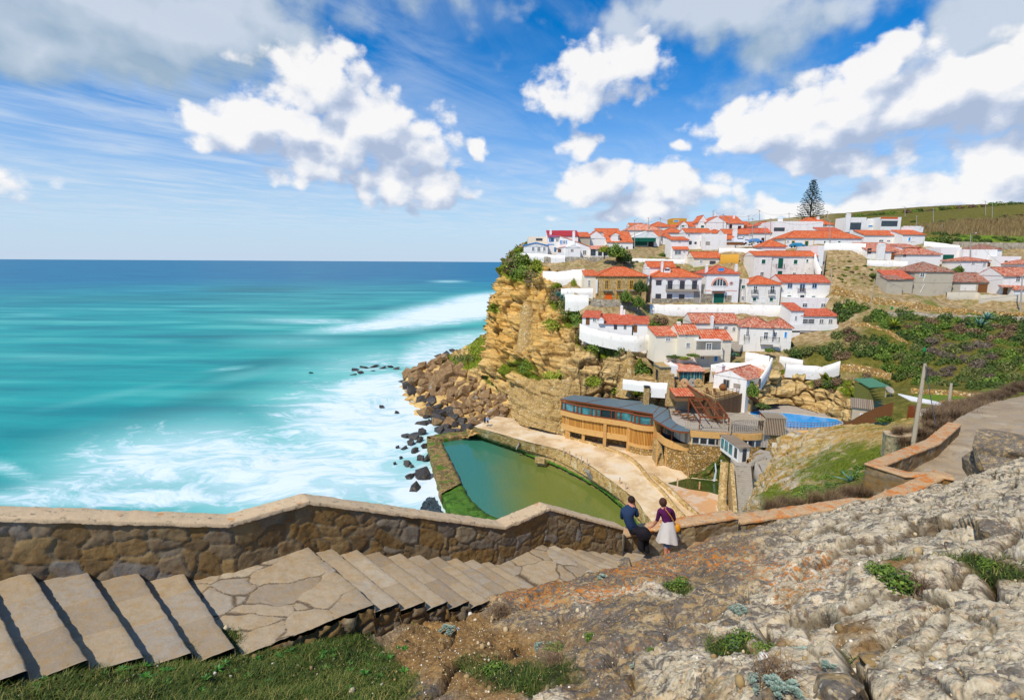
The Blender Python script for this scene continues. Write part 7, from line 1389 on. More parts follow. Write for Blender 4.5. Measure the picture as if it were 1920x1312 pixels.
def car(px, py, t, paint, label, L_=4.2, W_=1.8, hh=1.45, van=False, rz=0):
    o = thing('parked_van' if van else 'parked_car', label, 'van' if van else 'car', T(px, py, t), rz); x = L_/2
    prof = [(-x, .35), (x, .35), (x, .75), (x*.93, .9), (x*.55, 1.0), (x*.35, hh), (-x*.6 if not van else -x*.97, hh), (-x*.9 if not van else -x, 1.0), (-x, .85)]
    m = MB(); i = len(m.v); n = len(prof)
    for s, k in ((-1, 1.0), (1, 1.0)):
        for a, b in prof: m.v.append((a, s*W_/2*(1 if b < 1.05 else .86), b))
    m.f.append(tuple(range(n))); m.f.append(tuple(reversed(range(n, 2*n)))); m.f += [((k+1) % n, k, k+n, (k+1) % n+n) for k in range(n)]; m.m = [0]*len(m.f); m.build('body', paint, o)
    for s in (-1, 1):
        m = MB(); y = s*W_/2*.94; m.hexa([(-x*.55, y-.02, 1.03), (x*.38, y-.02, 1.03), (x*.38, y+.02, 1.03), (-x*.55, y+.02, 1.03)], [(-x*.5, y*.93-.02, hh-.12), (x*.28, y*.93-.02, hh-.12), (x*.28, y*.93+.02, hh-.12), (-x*.5, y*.93+.02, hh-.12)]); m.build('window', 'window_glass', o)
    for sx in (-.62, .62):
        for s in (-1, 1): m = MB(); y = s*W_/2; m.tube([(sx*x, y-.1, .33), (sx*x, y+.1, .33)], .33, 12); m.build('wheel', 'rubber', o)
car(1387, 458, 172, 'van_white', 'white van parked behind the fenced forecourt', 4.8, 1.9, 2.0, True); car(1416, 456, 173, 'car_blue', 'pale blue car parked near the tall village pole'); car(1495, 464.5, 163, 'car_teal', 'teal car parked below the yellow-trimmed house'); car(1400, 460, 176, 'van_white', 'small white van behind the forecourt pole', 4.2, 1.8, 1.9, True)
plain('bin_green', hx('#128a45'), .5, .05)
for x, y, t, l in ((1671.5, 583, 122, 'green litter bin on the footpath above the scrub'), (1732.5, 662, 100, 'bright green litter bin beside the bare grey shrub')):
    o = thing('litter_bin', l, 'bin', T(x, y, t)); m = MB(); m.lathe([(.3, .45), (.34, 1.3)], (0, 0, 0), 12); o.scale = (.7,)*3; m.build('body', 'bin_green', o); m = MB(); m.lathe([(.36, 1.3), (.3, 1.5)], (0, 0, 0), 12); m.build('lid', 'bin_green', o); m = MB(); m.tube([(0, 0, 0), (0, 0, .5)], .05, 6); m.build('post', 'iron', o)
t_ = thing('wood_fence', 'dark timber fence panel before the white van forecourt', 'fence', T(1378, 459.5, 166)); m = MB(); m.box(-2.6, 2.6, -.05, .05, 0, .9); m.build('panel', 'wood_brown', t_)
for pts, n, l in ((((1292, 497.5, 155), (1319, 498.5, 154)), 12, 'white balustrade in front of the low orange-roofed house'), (((1404, 578, 138), (1461, 580, 138)), 24, 'weathered white balustrade under the balcony house')):
    A, B = T(*pts[0]), T(*pts[1]); o = thing('balustrade', l, 'balustrade', A); B = B-A; m = MB(); m.bar((0, 0, .9), B+[0, 0, .9], .25, .15); m.build('rail', 'worn_stucco', o); m = MB()
    for k in range(n+1): p = B*k/n; m.lathe([(.1, 0), (.06, .2), (.13, .45), (.06, .75), (.1, .85)], tuple(p), 8)
    m.build('balusters', 'worn_stucco', o)
def leafmat(name, cols, rough=.65, rnd=.5):
    def fn(g):
        t_ = g.attr('tone'); o = g.n('ShaderNodeObjectInfo', None, out=5)
        f = g.math('ADD', g.math('MULTIPLY', t_, 1-rnd*.5), g.math('MULTIPLY', o, rnd*.5))
        return {'Base Color': g.ramp(f, [(p, hx(c)) for p, c in cols]), 'Roughness': rough, 'Specular IOR Level': .25}
    return material(name, fn)
leafmat('leaf_green', [(0, '#33461a'), (.35, '#526c26'), (.7, '#748a34'), (1, '#98a544')])
leafmat('leaf_dark', [(0, '#283616'), (.4, '#425724'), (.75, '#5e7030'), (1, '#7c843e')])
leafmat('leaf_olive', [(0, '#3a3f1c'), (.4, '#5c6330'), (.75, '#7f8448'), (1, '#9a9658')])
leafmat('leaf_brown', [(0, '#4a3a2a'), (.4, '#6e5640'), (.75, '#8d7452'), (1, '#a58e5c')])
leafmat('leaf_bare', [(0, '#4a4034'), (.4, '#685a4a'), (.75, '#857664'), (1, '#9c8d76')])
leafmat('leaf_yellow', [(0, '#56661a'), (.4, '#7d8a24'), (.75, '#a3a838'), (1, '#c0b54a')])
leafmat('pine_needles', [(0, '#10241c'), (.5, '#1f3d2c'), (1, '#38563a')])
leafmat('grass_blades', [(0, '#24330d'), (.3, '#3a4f14'), (.5, '#53661e'), (.7, '#7c7838'), (1, '#a08c52')], .6, .1)
leafmat('blue_leaf', [(0, '#2f5a4e'), (.5, '#5d8a7c'), (1, '#93b0a0')]); leafmat('succulent', [(0, '#54695c'), (.5, '#869a8a'), (1, '#bccabb')]); leafmat('broad_leaf', [(0, '#1f4a14'), (.5, '#3a6f24'), (1, '#6f9a3c')], .5)
plain('bark', hx('#5e4c38'), .9, .15, 3, .6, 12)
RNG = np.random.default_rng(7)
def leafcloud(n, size, lobes=14, flat=1.0, seed=0, up=.35, aspect=1.7, hollow=.62):
    rg = np.random.default_rng(seed); d = rg.normal(0, 1, (lobes, 3)); d[:, 2] = np.abs(d[:, 2])*.9-.1; d /= np.linalg.norm(d, axis=1, keepdims=True)
    lc = d*rg.uniform(.35, .68, (lobes, 1)); lr = rg.uniform(.28, .48, lobes); k = rg.integers(0, lobes, n)
    q = rg.normal(0, 1, (n, 3)); q /= np.linalg.norm(q, axis=1, keepdims=True); rr = lr[k]*rg.uniform(hollow, 1.05, n); c = lc[k]+q*rr[:, None]; c[:, 2] = np.maximum(c[:, 2]*flat, -.15)
    nn = q+rg.normal(0, .7, (n, 3))+[0, 0, up]; nn /= np.linalg.norm(nn, axis=1, keepdims=True)
    a = np.cross(nn, rg.normal(0, 1, (n, 3))); a /= np.linalg.norm(a, axis=1, keepdims=True)+1e-9; b = np.cross(nn, a); s = size*rg.uniform(.6, 1.3, n)[:, None]
    V = np.stack([c-a*s*.5, c+b*s*.5*aspect*.6, c+a*s*.5, c-b*s*.5*aspect], 1).reshape(-1, 3)
    tone = np.clip(.5+.22*rg.normal(0, 1, n)+.18*(rg.random(lobes)[k]-.5)*2, 0, 1); return V, np.arange(4*n).reshape(n, 4), np.repeat(tone, 4)
def cloudmesh(name, mat, *a, **k):
    V, Fq, t_ = leafcloud(*a, **k); o = npmesh(name, V, Fq, mat, {'tone': t_}, smooth=False); COL.objects.unlink(o); me = o.data; bpy.data.objects.remove(o); return me
def blades(C, h, w_, lean=.35, seed=0, tone=None, mat='grass_blades', name='blades', segs=2):
    """curved tapering blades rooted at C"""
    n = len(C); rg = np.random.default_rng(seed); a = rg.uniform(0, 2*math.pi, n); hh = h*rg.uniform(.5, 1.3, n); dr = np.stack([np.cos(a), np.sin(a), 0*a], 1); sd = np.stack([-np.sin(a), np.cos(a), 0*a], 1); ln = lean*rg.uniform(.2, 1.6, n)
    L = []
    for k in range(segs+1):
        f = k/segs; p = C+dr*(hh*ln*f*f)[:, None]+np.array([0, 0, 1.])*(hh*f*(1-.3*f*np.clip(ln, 0, 1)))[:, None]; wv = w_*(1-f*.92); L += [p-sd*wv/2, p+sd*wv/2]
    V = np.stack(L, 1).reshape(-1, 3); m_ = 2*(segs+1); base = np.arange(n)[:, None]*m_; Fq = np.concatenate([base+np.array([2*k, 2*k+1, 2*k+3, 2*k+2]) for k in range(segs)])
    t_ = np.clip(.45+.25*rg.normal(0, 1, n), 0, 1) if tone is None else tone; return V, Fq, np.repeat(t_, m_)
PR = {}
for nm, mt in (('green', 'leaf_green'), ('dark', 'leaf_dark'), ('olive', 'leaf_olive'), ('brown', 'leaf_brown'), ('yellow', 'leaf_yellow')):
    PR[nm] = [cloudmesh('foliage', mt, 1500, .13, 15, .85, s) for s in (1, 2, 3)]
def twigmesh(mat, seed, n=900):
    rg = np.random.default_rng(seed); C = rg.normal(0, .28, (n, 3)); C[:, 2] = 0; V, Fq, t_ = blades(C, .95, .035, .8, seed, segs=3); o = npmesh('foliage', V, Fq, mat, {'tone': t_}, smooth=False); me = o.data; bpy.data.objects.remove(o); return me
PR['twig'] = [twigmesh('leaf_brown', s) for s in (1, 2)]; PR['bare'] = [cloudmesh('foliage', 'leaf_bare', 2200, .07, 18, .8, s, aspect=3.5, hollow=.2) for s in (4, 5)]
stem = MB().tube([(0, 0, -.3), (.03, .02, .1), (0, 0, .45)], [.07, .05, .02], 6)
stem_o = stem.build('stem', 'bark'); STEM = stem_o.data; bpy.data.objects.remove(stem_o)
def bush(kind, p, w_, h, label, group=None, name='shrub', cat='shrub', stem=True):
    o = bpy.data.objects.new(name, None); COL.objects.link(o); o.location = tuple(float(c) for c in p); o.scale = (w_/2, w_/2*RNG.uniform(.8, 1.1), h); o.rotation_euler = (0, 0, RNG.uniform(0, 6.3)); tag(o, label, cat, group)
    f = bpy.data.objects.new('foliage', PR[kind][RNG.integers(len(PR[kind]))]); COL.objects.link(f); f.parent = o
    if stem: s = bpy.data.objects.new('stem', STEM); COL.objects.link(s); s.parent = o
    return o
LB = {'green': 'bushy mid-green shrub in the scrub right of the village', 'dark': 'dark green rounded shrub in the scrub right of the village', 'olive': 'grey-olive shrub in the scrub right of the village', 'brown': 'rusty brown leafy shrub in the scrub right of the village', 'bare': 'bare grey-brown twiggy shrub in the scrub right of the village'}
def scatter(poly, step, kinds, size, asp=.75, t0=60, t1=300, jit=.45, labf=None, grp='shrubs covering the slope right of the village'):
    poly = np.array(poly, float); x0, y0 = poly.min(0); x1, y1 = poly.max(0); y = y0; r = 0; cnt = 0
    while y < y1:
        x = x0+(r % 2)*step/2
        while x < x1:
            q = np.array([x, y])+RNG.uniform(-jit, jit, 2)*step*[1, .6]
            if inpoly(q[None], poly)[0]:
                p, t = hill_hit(q[0], q[1], t0, t1)
                if t < t1-1:
                    k = kinds(q[0], q[1]) if callable(kinds) else kinds[RNG.integers(len(kinds))]; w_ = size*t/1000*RNG.uniform(.8, 1.35)
                    bush(k, p-[0, 0, .12*w_], w_, w_*asp*RNG.uniform(.55, .8), (labf or LB)[k], grp+(' ('+k+')')); cnt += 1
            x += step
        y += step*.55; r += 1
    return cnt
def kslope(x, y):
    r = RNG.random()
    if 1735 < x < 1860 and 640 < y < 715 and r < .45: return 'bare'
    if 1640 < x < 1920 and 600 < y < 650: return 'brown' if r < .2 else 'dark' if r < .7 else 'green'
    if x < 1640: return 'dark' if r < .35 else 'olive' if r < .75 else 'brown'
    return 'green' if r < .45 else 'olive' if r < .7 else 'dark'
n1 = scatter([(1640, 594), (1700, 590), (1800, 596), (1940, 602), (1940, 722), (1860, 732), (1740, 722), (1680, 706), (1650, 690), (1690, 680), (1720, 668), (1716, 650), (1660, 618), (1612, 604)], 21, kslope, 31, .9)
n2 = scatter([(1572, 616), (1600, 620), (1650, 636), (1700, 655), (1712, 668), (1680, 678), (1600, 676), (1560, 672), (1500, 668), (1465, 662), (1470, 645), (1520, 655), (1570, 648)], 19, kslope, 29, .95)
scatter([(1572, 575), (1600, 570), (1628, 580), (1620, 592), (1575, 598)], 17, ['dark', 'green'], 30, .9, labf={'dark': 'dark rounded shrub below the white stair wall', 'green': 'green shrub below the white stair wall'}, grp='shrubs below the white stair wall')
lb2 = {k: '%s shrub clinging to the rock above the pool deck' % c for k, c in (('dark', 'dark green'), ('brown', 'rust-brown'), ('green', 'green'))}
for x, y, w_, k in ((1535, 712, 24, 'brown'), (1552, 716, 26, 'dark'), (1568, 712, 26, 'brown'), (1582, 722, 26, 'dark'), (1600, 712, 24, 'brown'), (1618, 710, 26, 'green'), (1560, 730, 22, 'brown'), (1578, 738, 20, 'dark'), (1645, 712, 24, 'green'), (1660, 716, 22, 'dark'), (1470, 694, 22, 'green'), (1490, 698, 20, 'green'), (1625, 700, 20, 'brown')):
    p = T(x, y+8, 107-(x-1535)*.07); bush(k, p, w_*.107, w_*.07, lb2[k], 'shrubs above the pool deck ('+k+')')
lb3 = {k: '%s bush on the crest of the hill behind the village' % c for k, c in (('dark', 'dark green'), ('olive', 'olive'), ('green', 'green'), ('yellow', 'yellowish'), ('brown', 'brown'))}
for x in np.arange(1595, 1960, 8.5):
    yb = np.interp(x, [1595, 1650, 1700, 1760, 1820, 1880, 1920, 1960], [413, 407, 403, 403, 399, 394, 390, 388]); tt = np.arange(215, 300, 3.0); pp = np.array([T(x, 400, t) for t in tt]); hh_ = hill_z(pp[:, :2]); ii = int(np.argmax((hh_-CAMZ)/tt)); p = pp[ii]; k = ['dark', 'olive', 'green', 'yellow', 'brown'][RNG.integers(5)]; s = RNG.uniform(2.5, 6.0); p[2] = hill_z(p[:2])[0]-.4; bush(k, p, s*1.2, s*.62, lb3[k], 'bushes on the hill crest ('+k+')', stem=False)
lb4 = {'dark': 'dark hedge-like bush crossing the hill behind the village', 'olive': 'olive bush on the slope of the hill behind the village', 'green': 'green bush on the slope of the hill behind the village', 'brown': 'dry brown bush on the slope of the hill behind the village'}
scatter([(1735, 447), (1760, 436), (1790, 440), (1850, 444), (1930, 448), (1930, 456), (1800, 455), (1745, 460)], 15, ['dark', 'dark', 'green'], 17, .8, 100, 300, labf=lb4, grp='bushes on the hill slope')
scatter([(1690, 418), (1760, 414), (1930, 402), (1930, 412), (1760, 422), (1690, 426)], 15, ['dark', 'brown', 'olive'], 15, .6, 100, 300, labf=lb4, grp='bushes on the hill slope')
C = []
for x in np.arange(1700, 1935, 3.0):
    for y in np.arange(np.interp(x, [1700, 1780, 1935], [428, 418, 408]), np.interp(x, [1700, 1780, 1935], [436, 440, 446]), 2.2):
        p, t = hill_hit(x+RNG.uniform(-1.5, 1.5), y+RNG.uniform(-1, 1), 120, 290)
        if t < 288:
            for k in range(8): C.append(p+[RNG.uniform(-.7, .7), RNG.uniform(-.7, .7), -.1])
leafmat('straw', [(0, '#6d5838'), (.5, '#927a50'), (1, '#b59f70')])
V, Fq, t_ = blades(np.array(C), 1.8, .16, .25, 3); tag(npmesh('dry_reeds', V, Fq, 'straw', {'tone': t_}, smooth=False), 'tall dry brown reeds covering the hill above the village', 'reeds', kind='stuff')
def tree(px, py, t, w_, h, kind, label, trunk=.35, cat='tree'):
    b = T(px, py, t); o = thing('tree', label, cat, b); f = bpy.data.objects.new('crown', PR[kind][RNG.integers(3)]); COL.objects.link(f); f.parent = o; f.location = (0, 0, h*trunk); f.scale = (w_/2, w_/2, h*(1-trunk)/1.05)
    m = MB(); m.tube([(0, 0, -.5), (.1, .05, h*trunk*.6), (.0, 0, h*.7)], [w_*.05, w_*.04, w_*.02], 7); m.tube([(.05, 0, h*trunk*.7), (w_*.2, .1, h*.7)], [w_*.03, w_*.01], 6); m.build('trunk', 'bark', o); return o
tree(1156, 488, 157, 6.2, 6.0, 'green', 'bright green windswept tree at the end of the cliff-tip stone wall', .3); tree(1170, 492, 158, 5, 4.4, 'dark', 'dark green bushy tree just below the bright windswept one', .2); tree(1133, 482, 158, 3.6, 4.2, 'yellow', 'yellow-green small tree before the conservatory', .45)
tree(1201, 552, 134.5, 4.0, 4.4, 'dark', 'round dark tree at the corner of the bare stone house', .3); tree(1174, 566, 133.5, 3.6, 3.6, 'green', 'leafy green tree with brown lower branches before the bare stone house', .2); tree(1197, 574, 133, 3.4, 3.4, 'green', 'bright green bush-tree below the round dark tree', .15)
tree(1076, 536, 143, 1.7, 2.6, 'yellow', 'small yellow-green bush against the whitewashed rock wall', .15, 'bush')
tree(1411, 740, 101, 2.4, 3.3, 'green', 'fresh green bush beside the blue side wall of the studio', .1, 'bush')
for x, y, t, w_, h, k, l in ((1236, 604, 133, 4.8, 4.2, 'brown', 'brownish shrub against the tall stained retaining wall'), (1228, 608, 132, 3.4, 2.6, 'green', 'green shrub at the foot of the tall stained retaining wall'), (1240, 482, 170, 4.6, 3.2, 'green', 'green bushes beside the dark street steps, right clump'), (1198, 479, 170, 3.2, 2.8, 'green', 'light green bush beside the dark street steps, left clump'), (1222, 481, 170, 4, 2.0, 'dark', 'low dark bush between the two green clumps by the steps'), (1160, 500, 157, 3.6, 2.2, 'brown', 'brown bush under the cliff-tip stone wall'),
  (1767, 452, 176, 6, 5, 'dark', 'big dark shrub left of the green field'), (1748, 454, 176, 5, 4, 'green', 'green shrub at the corner of the flower-pot wall'), (1796, 508, 150, 3.2, 3.6, 'green', 'green bush between the pyramid-roofed house and the cottage'), (1380, 665, 114, 2, 1.2, 'green', 'low green plants by the curved grey steps'), (1443, 656, 117, 2.4, 1.6, 'green', 'green plants at the foot of the polygonal house'), (1300, 665, 113.5, 3, 1, 'green', 'planted green terrace bed below the cream house'), (1262, 668, 116, 4, 1.2, 'dark', 'dark green plants in the bed below the cream house'), (1283, 670, 115, 3.4, 1.0, 'yellow', 'yellow-green plants in the bed below the cream house'), (1275, 600, 137, 2.5, 1.2, 'green', 'green weeds at the end of the mottled roof house'), (1640, 515, 150, 3, 1.4, 'green', 'green weeds on the bare slope behind the tall house'), (1560, 592, 134, 4.5, 3.4, 'brown', 'brown shrub by the white slanting wall right of the tall house'), (1430, 760, 101, 3, 1.6, 'dark', 'dark plants along the barbecue wall'), (1660, 785, 60, 2, 1.2, 'green', 'green tuft by the stone bastion')):
    bush(k, T(x, y, t)-[0, 0, .2], w_, h*.62, l, name='bush', cat='bush')
def ivy(px, py, rx, ry, n, kind, label, size=.45, src=None, dens=1.0):
    G_ = CLV if src is None else src; q = CLq if src is None else proj_np(src); d = ((q[:, 0]-px)/rx)**2+((q[:, 1]-py)/ry)**2; idx = np.where(d < 1)[0]
    if len(idx) < 5: return
    k = RNG.choice(idx, n, p=(1.05-d[idx])/(1.05-d[idx]).sum()); c = G_[k]+RNG.normal(0, .28, (n, 3))+np.array([-.15, -.45, .15]); nn = RNG.normal(0, 1, (n, 3))+[-.3, -1, .7]; nn /= np.linalg.norm(nn, axis=1, keepdims=True); a = np.cross(nn, RNG.normal(0, 1, (n, 3))); a /= np.linalg.norm(a, axis=1, keepdims=True); b = np.cross(nn, a); s = size*RNG.uniform(.5, 1.3, n)[:, None]
    V = np.stack([c-a*s*.4, c+b*s*.5, c+a*s*.4, c-b*s*.7], 1).reshape(-1, 3); tag(npmesh('creeper', V, np.arange(4*n).reshape(n, 4), 'leaf_'+kind, {'tone': np.repeat(np.clip(.5+.25*RNG.normal(0, 1, n), 0, 1), 4)}, smooth=False), label, 'creeper')
co = bpy.data.objects['cliff']; CLV = np.empty(len(co.data.vertices)*3, np.float32); co.data.vertices.foreach_get('co', CLV); CLV = CLV.reshape(-1, 3).astype(float); CLq = proj_np(CLV)
leafmat('leaf_pinkish', [(0, '#3f4a1a'), (.45, '#6f6a3a'), (.7, '#8d4f60'), (1, '#b0608a')])
ivy(972, 497, 26, 30, 3200, 'green', 'thick green creeper draped over the cliff tip', .5); ivy(956, 492, 16, 26, 1200, 'pinkish', 'creeper with pink flowers along the outer cliff edge', .45); ivy(1003, 497, 17, 32, 1500, 'yellow', 'pale yellow-green creeper hanging right of the cliff tip', .45); ivy(996, 520, 16, 20, 900, 'brown', 'brownish dry creeper under the green one', .4); ivy(985, 484, 26, 7, 600, 'pinkish', 'pink flowering fringe under the white parapet', .4)
ivy(1045, 552, 18, 16, 900, 'brown', 'dry brown plants around the agave on the cliff', .4); ivy(1060, 575, 16, 22, 1100, 'olive', 'olive creeper trailing down below the agave garden', .4); ivy(1082, 590, 14, 26, 1100, 'green', 'green creeper left of the coastal cottage', .4); ivy(1098, 628, 16, 26, 1400, 'brown', 'mixed brown creeper below the cottage terrace', .4); ivy(1120, 645, 26, 12, 1300, 'green', 'green creeper edging the cliff under the terrace wall', .4); ivy(1150, 655, 24, 13, 1500, 'dark', 'dark green creeper bulging over the cliff edge', .4)
ivy(1035, 702, 22, 6, 500, 'yellow', 'yellow-green tuft halfway down the cliff', .35); ivy(985, 688, 14, 12, 500, 'green', 'green tuft beside the tall buttress', .35); ivy(1037, 612, 14, 8, 350, 'yellow', 'small yellow-green tuft beside the upper buttress', .35); ivy(1180, 732, 34, 8, 1100, 'yellow', 'bright green creeper cushion above the restaurant roof', .35); ivy(1112, 716, 16, 9, 500, 'yellow', 'bright green tuft on the buttressed rock', .35); ivy(936, 582, 9, 7, 250, 'yellow', 'small yellow tuft on the seaward rock face', .35); ivy(1205, 690, 24, 10, 600, 'green', 'green plants on the ledge below the round terrace', .35)
for x, y, rx, ry, k, l in ((895, 655, 26, 16, 'yellow', 'yellow-green grass cover on the seaward slope, upper patch'), (925, 690, 20, 18, 'yellow', 'yellow-green plants on the seaward slope, middle patch'), (945, 718, 14, 16, 'olive', 'grey-green plants above the boulders'), (870, 672, 24, 8, 'olive', 'olive grass on the seaward ridge')): ivy(x, y, rx, ry, 900, k, l, .4, TAL)
scatter([(1545, 500), (1570, 482), (1622, 482), (1650, 520), (1655, 548), (1600, 540), (1560, 530)], 15, ['brown', 'green', 'yellow'], 8, .5, labf={k: 'small %s tuft on the bare slope right of the tall house' % k for k in ('brown', 'green', 'yellow')}, grp='tufts on the bare slope')
scatter([(1150, 486), (1240, 486), (1290, 505), (1180, 500)], 14, ['green', 'brown'], 9, .5, labf={k: 'small %s tuft on the earth above the stone house' % k for k in ('brown', 'green')}, grp='tufts above the stone house')
def agave(p, s, label, mat='blue_leaf', n=22, stalk=0):
    o = thing('agave', label, 'agave', p); V = []; Fq = []; tn = []
    for k in range(n):
        a = k*2.4+RNG.uniform(-.2, .2); e = R_(18+62*(k/n)); L = s*RNG.uniform(.75, 1.05); d = np.array([math.cos(a), math.sin(a), 0]); sd = np.array([-math.sin(a), math.cos(a), 0]); i0 = len(V)
        for j in range(6):
            f = j/5; q = d*L*f*math.cos(e)*(1+.1*f)+np.array([0, 0, L*f*math.sin(e)-.25*L*f*f*math.cos(e)]); w_ = s*.085*(1-f**1.6)*(1+1.1*f*(1-f))+.004; V += [q-sd*w_+[0, 0, w_*.5], q, q+sd*w_+[0, 0, w_*.5]]; tn += [RNG.uniform(.2, .9)]*3
            if j < 5: Fq += [[i0+3*j, i0+3*j+1, i0+3*j+4, i0+3*j+3], [i0+3*j+1, i0+3*j+2, i0+3*j+5, i0+3*j+4]]
    npmesh('leaves', V, Fq, mat, {'tone': tn}, parent=o, smooth=False); m = MB(); m.lathe([(s*.12, -.1), (s*.1, .05), (s*.04, s*.25)], (0, 0, 0), 8); m.build('core', 'bark', o); return o
agave(T(1046, 556, 140), 2.1, 'large blue-green agave on the cliff below the garden wall'); agave(T(1053, 560, 139), 1.8, 'second blue-green agave just right of the large cliff agave'); agave(T(1596, 905, 30), .95, 'blue agave on the grassy slope beyond the parapet', n=14); agave(T(1836, 618, 110), 3.4, 'big blue-green agave in the scrub under the dry stone wall'); agave(T(1850, 600, 112), 2.6, 'blue agave at the upper right of the big scrub agave'); agave(T(1676, 612, 116), 2.4, 'yellowing agave on a leaning stem in the scrub', 'leaf_yellow'); agave(T(1376, 668, 113), 1.3, 'small agave left of the polygonal house')
pn = thing('norfolk_pine', 'tall dark symmetrical conifer rising above the village roofs', 'tree', T(1518, 418, 205)); hp = 16.5; m = MB(); m.tube([(0, 0, -1), (0, 0, hp*.5), (0, 0, hp)], [.35, .22, .04], 8); m.build('trunk', 'bark', pn); V = []; Fq = []; tn = []
for w_ in range(24):
    z = 1.2+(hp-1.6)*(w_/24)**.92; R = (6.2*(1-(z/hp))**.85+.35)*RNG.uniform(.85, 1.08)
    for b in range(7):
        a = b*2*math.pi/7+w_*.7+RNG.uniform(-.15, .15); L = R*RNG.uniform(.75, 1.05); d = np.array([math.cos(a), math.sin(a), 0]); sd = np.array([-math.sin(a), math.cos(a), 0])
        for j in range(int(8+L*7)):
            f = RNG.uniform(.12, 1.0); wd = .62*(1-f*.55); q = d*L*f+np.array([0, 0, z+.16*L*f*f+.03*L])+sd*RNG.uniform(-wd, wd)*.5+[0, 0, RNG.uniform(-.1, .14)]; i0 = len(V); l2 = .34; u = d*.7+sd*RNG.uniform(-.9, .9)+[0, 0, .25]; u = u/np.linalg.norm(u); s2 = np.cross(u, [0, 0, 1.]); V += [q-s2*.06, q+s2*.06, q+u*l2+s2*.05, q+u*l2-s2*.05]; Fq.append([i0, i0+1, i0+2, i0+3]); V += [q-[0, 0, .06], q+[0, 0, .07], q+u*l2+[0, 0, .06], q+u*l2-[0, 0, .05]]; Fq.append([i0+4, i0+5, i0+6, i0+7]); tn += [RNG.uniform(0, 1)]*8
npmesh('crown', V, Fq, 'pine_needles', {'tone': tn}, parent=pn, smooth=False)
plain('boulder_rock', hx('#876a48'), .92, .16, .6, .8, 3, layers=[(1.2, .5, .64, hx('#a5865c')), (3, .56, .68, hx('#6b5234')), (.5, .56, .66, hx('#9a9284'))], coord='pos', dist=.2)
plain('wet_rock', hx('#3d3a38'), .45, .2, .8, .8, 3, layers=[(1.5, .52, .66, hx('#6b5a42')), (3, .58, .68, hx('#24231f'))], coord='pos', dist=.2)
plain('seaweed_rock', hx('#2f3a3e'), .5, .2, .8, .9, 5, layers=[(2, .52, .62, hx('#55666a')), (5, .56, .66, hx('#1a2022'))], coord='pos', dist=.2)
def rockmesh(seed, blocky=1.0, bev=.07, mat='boulder_rock'):
    rg = random.Random(seed); bm = bmesh.new()
    for k in range(26):
        v = Vector([rg.uniform(-1, 1) for _ in range(3)]); m_ = max(abs(c) for c in v); v = v/m_*(.80+.2*rg.random()) if rg.random() < blocky else v.normalized()*.9; bm.verts.new(v)
    r = bmesh.ops.convex_hull(bm, input=bm.verts); bmesh.ops.delete(bm, geom=[e for e in r['geom_interior'] if isinstance(e, bmesh.types.BMVert)], context='VERTS')
    bmesh.ops.dissolve_limit(bm, angle_limit=R_(17), verts=bm.verts, edges=bm.edges); bmesh.ops.bevel(bm, geom=list(bm.edges), offset=bev*.6, segments=2, affect='EDGES', profile=.6); bmesh.ops.triangulate(bm, faces=bm.faces[:]); bmesh.ops.subdivide_edges(bm, edges=bm.edges[:], cuts=1, use_grid_fill=True)
    co_ = np.array([v.co[:] for v in bm.verts]); n_ = fbm(co_*2.2+seed, 4, .55)*.06
    for v, a in zip(bm.verts, n_): v.co *= 1+a
    me = bpy.data.meshes.new('boulder'); bm.to_mesh(me); bm.free(); me.materials.append(MATS[mat]); return me
RK = [rockmesh(s) for s in range(9)]; RKW = []
for me in RK[:5]: m2 = me.copy(); m2.materials[0] = MATS['wet_rock']; RKW.append(m2)
def boulder(p, s, label, group, wet=False, name='boulder'):
    o = bpy.data.objects.new(name, (RKW if wet else RK)[RNG.integers(5 if wet else 9)]); COL.objects.link(o); o.location = tuple(p); o.scale = tuple(s*RNG.uniform(.7, 1.25, 3)*[1, 1, .85]); o.rotation_euler = tuple(RNG.uniform(-.6, .6, 2))+(RNG.uniform(0, 6.3),); return tag(o, label, 'boulder', group)
TQ = proj_np(TAL); P0_ = []
polyB = np.array([(756, 700), (782, 672), (812, 662), (850, 676), (880, 700), (915, 735), (945, 742), (952, 775), (935, 792), (905, 800), (880, 806), (850, 818), (818, 812), (795, 800), (800, 775), (785, 752), (768, 735)], float)
cand = RNG.uniform(polyB.min(0), polyB.max(0), (9000, 2)); cand = cand[inpoly(cand, polyB)]
for q in cand:
    rmin = 11.5 if q[0] < 880 else 8.5
    if all((q[0]-a)**2+(q[1]-b)**2 > rmin**2 for a, b in P0_): P0_.append(tuple(q))
for x, y in P0_:
    k = np.argmin((TQ[:, 0]-x)**2+(TQ[:, 1]-y)**2); p = TAL[k]; t = (p-CAM)@_f; px_s = RNG.uniform(8, 13)*(1.45 if RNG.random() < .16 else 1)*(1.0 if x < 880 else .72); s = px_s*t/1000
    low = p[2] < 1.6
    boulder(p+[0, 0, s*.15], s, 'wet dark boulder at the surf edge of the rockfall' if low else 'tawny angular boulder in the rockfall below the cliff', 'wet boulders at the surf edge' if low else 'boulders of the rockfall below the cliff', low)
for x, y, sp, l in ((798, 778, 15, 'big tilted slab at the heart of the rockfall'), (838, 715, 22, 'tallest upright slab leaning in the upper rockfall'), (768, 702, 15, 'square boulder at the seaward point of the rockfall'), (783, 718, 17, 'large block above the surf at the rockfall point'), (928, 779, 14, 'long boulder behind the tiny seated couple'), (822, 795, 12, 'rounded boulder nearest the tidal pool corner, left'), (842, 800, 12, 'rounded boulder nearest the tidal pool corner, right')):
    k = np.argmin((TQ[:, 0]-x)**2+(TQ[:, 1]-y)**2); p = TAL[k]; t = (p-CAM)@_f; boulder(p+[0, 0, sp*t/1000*.35], sp*t/1000, l, None)
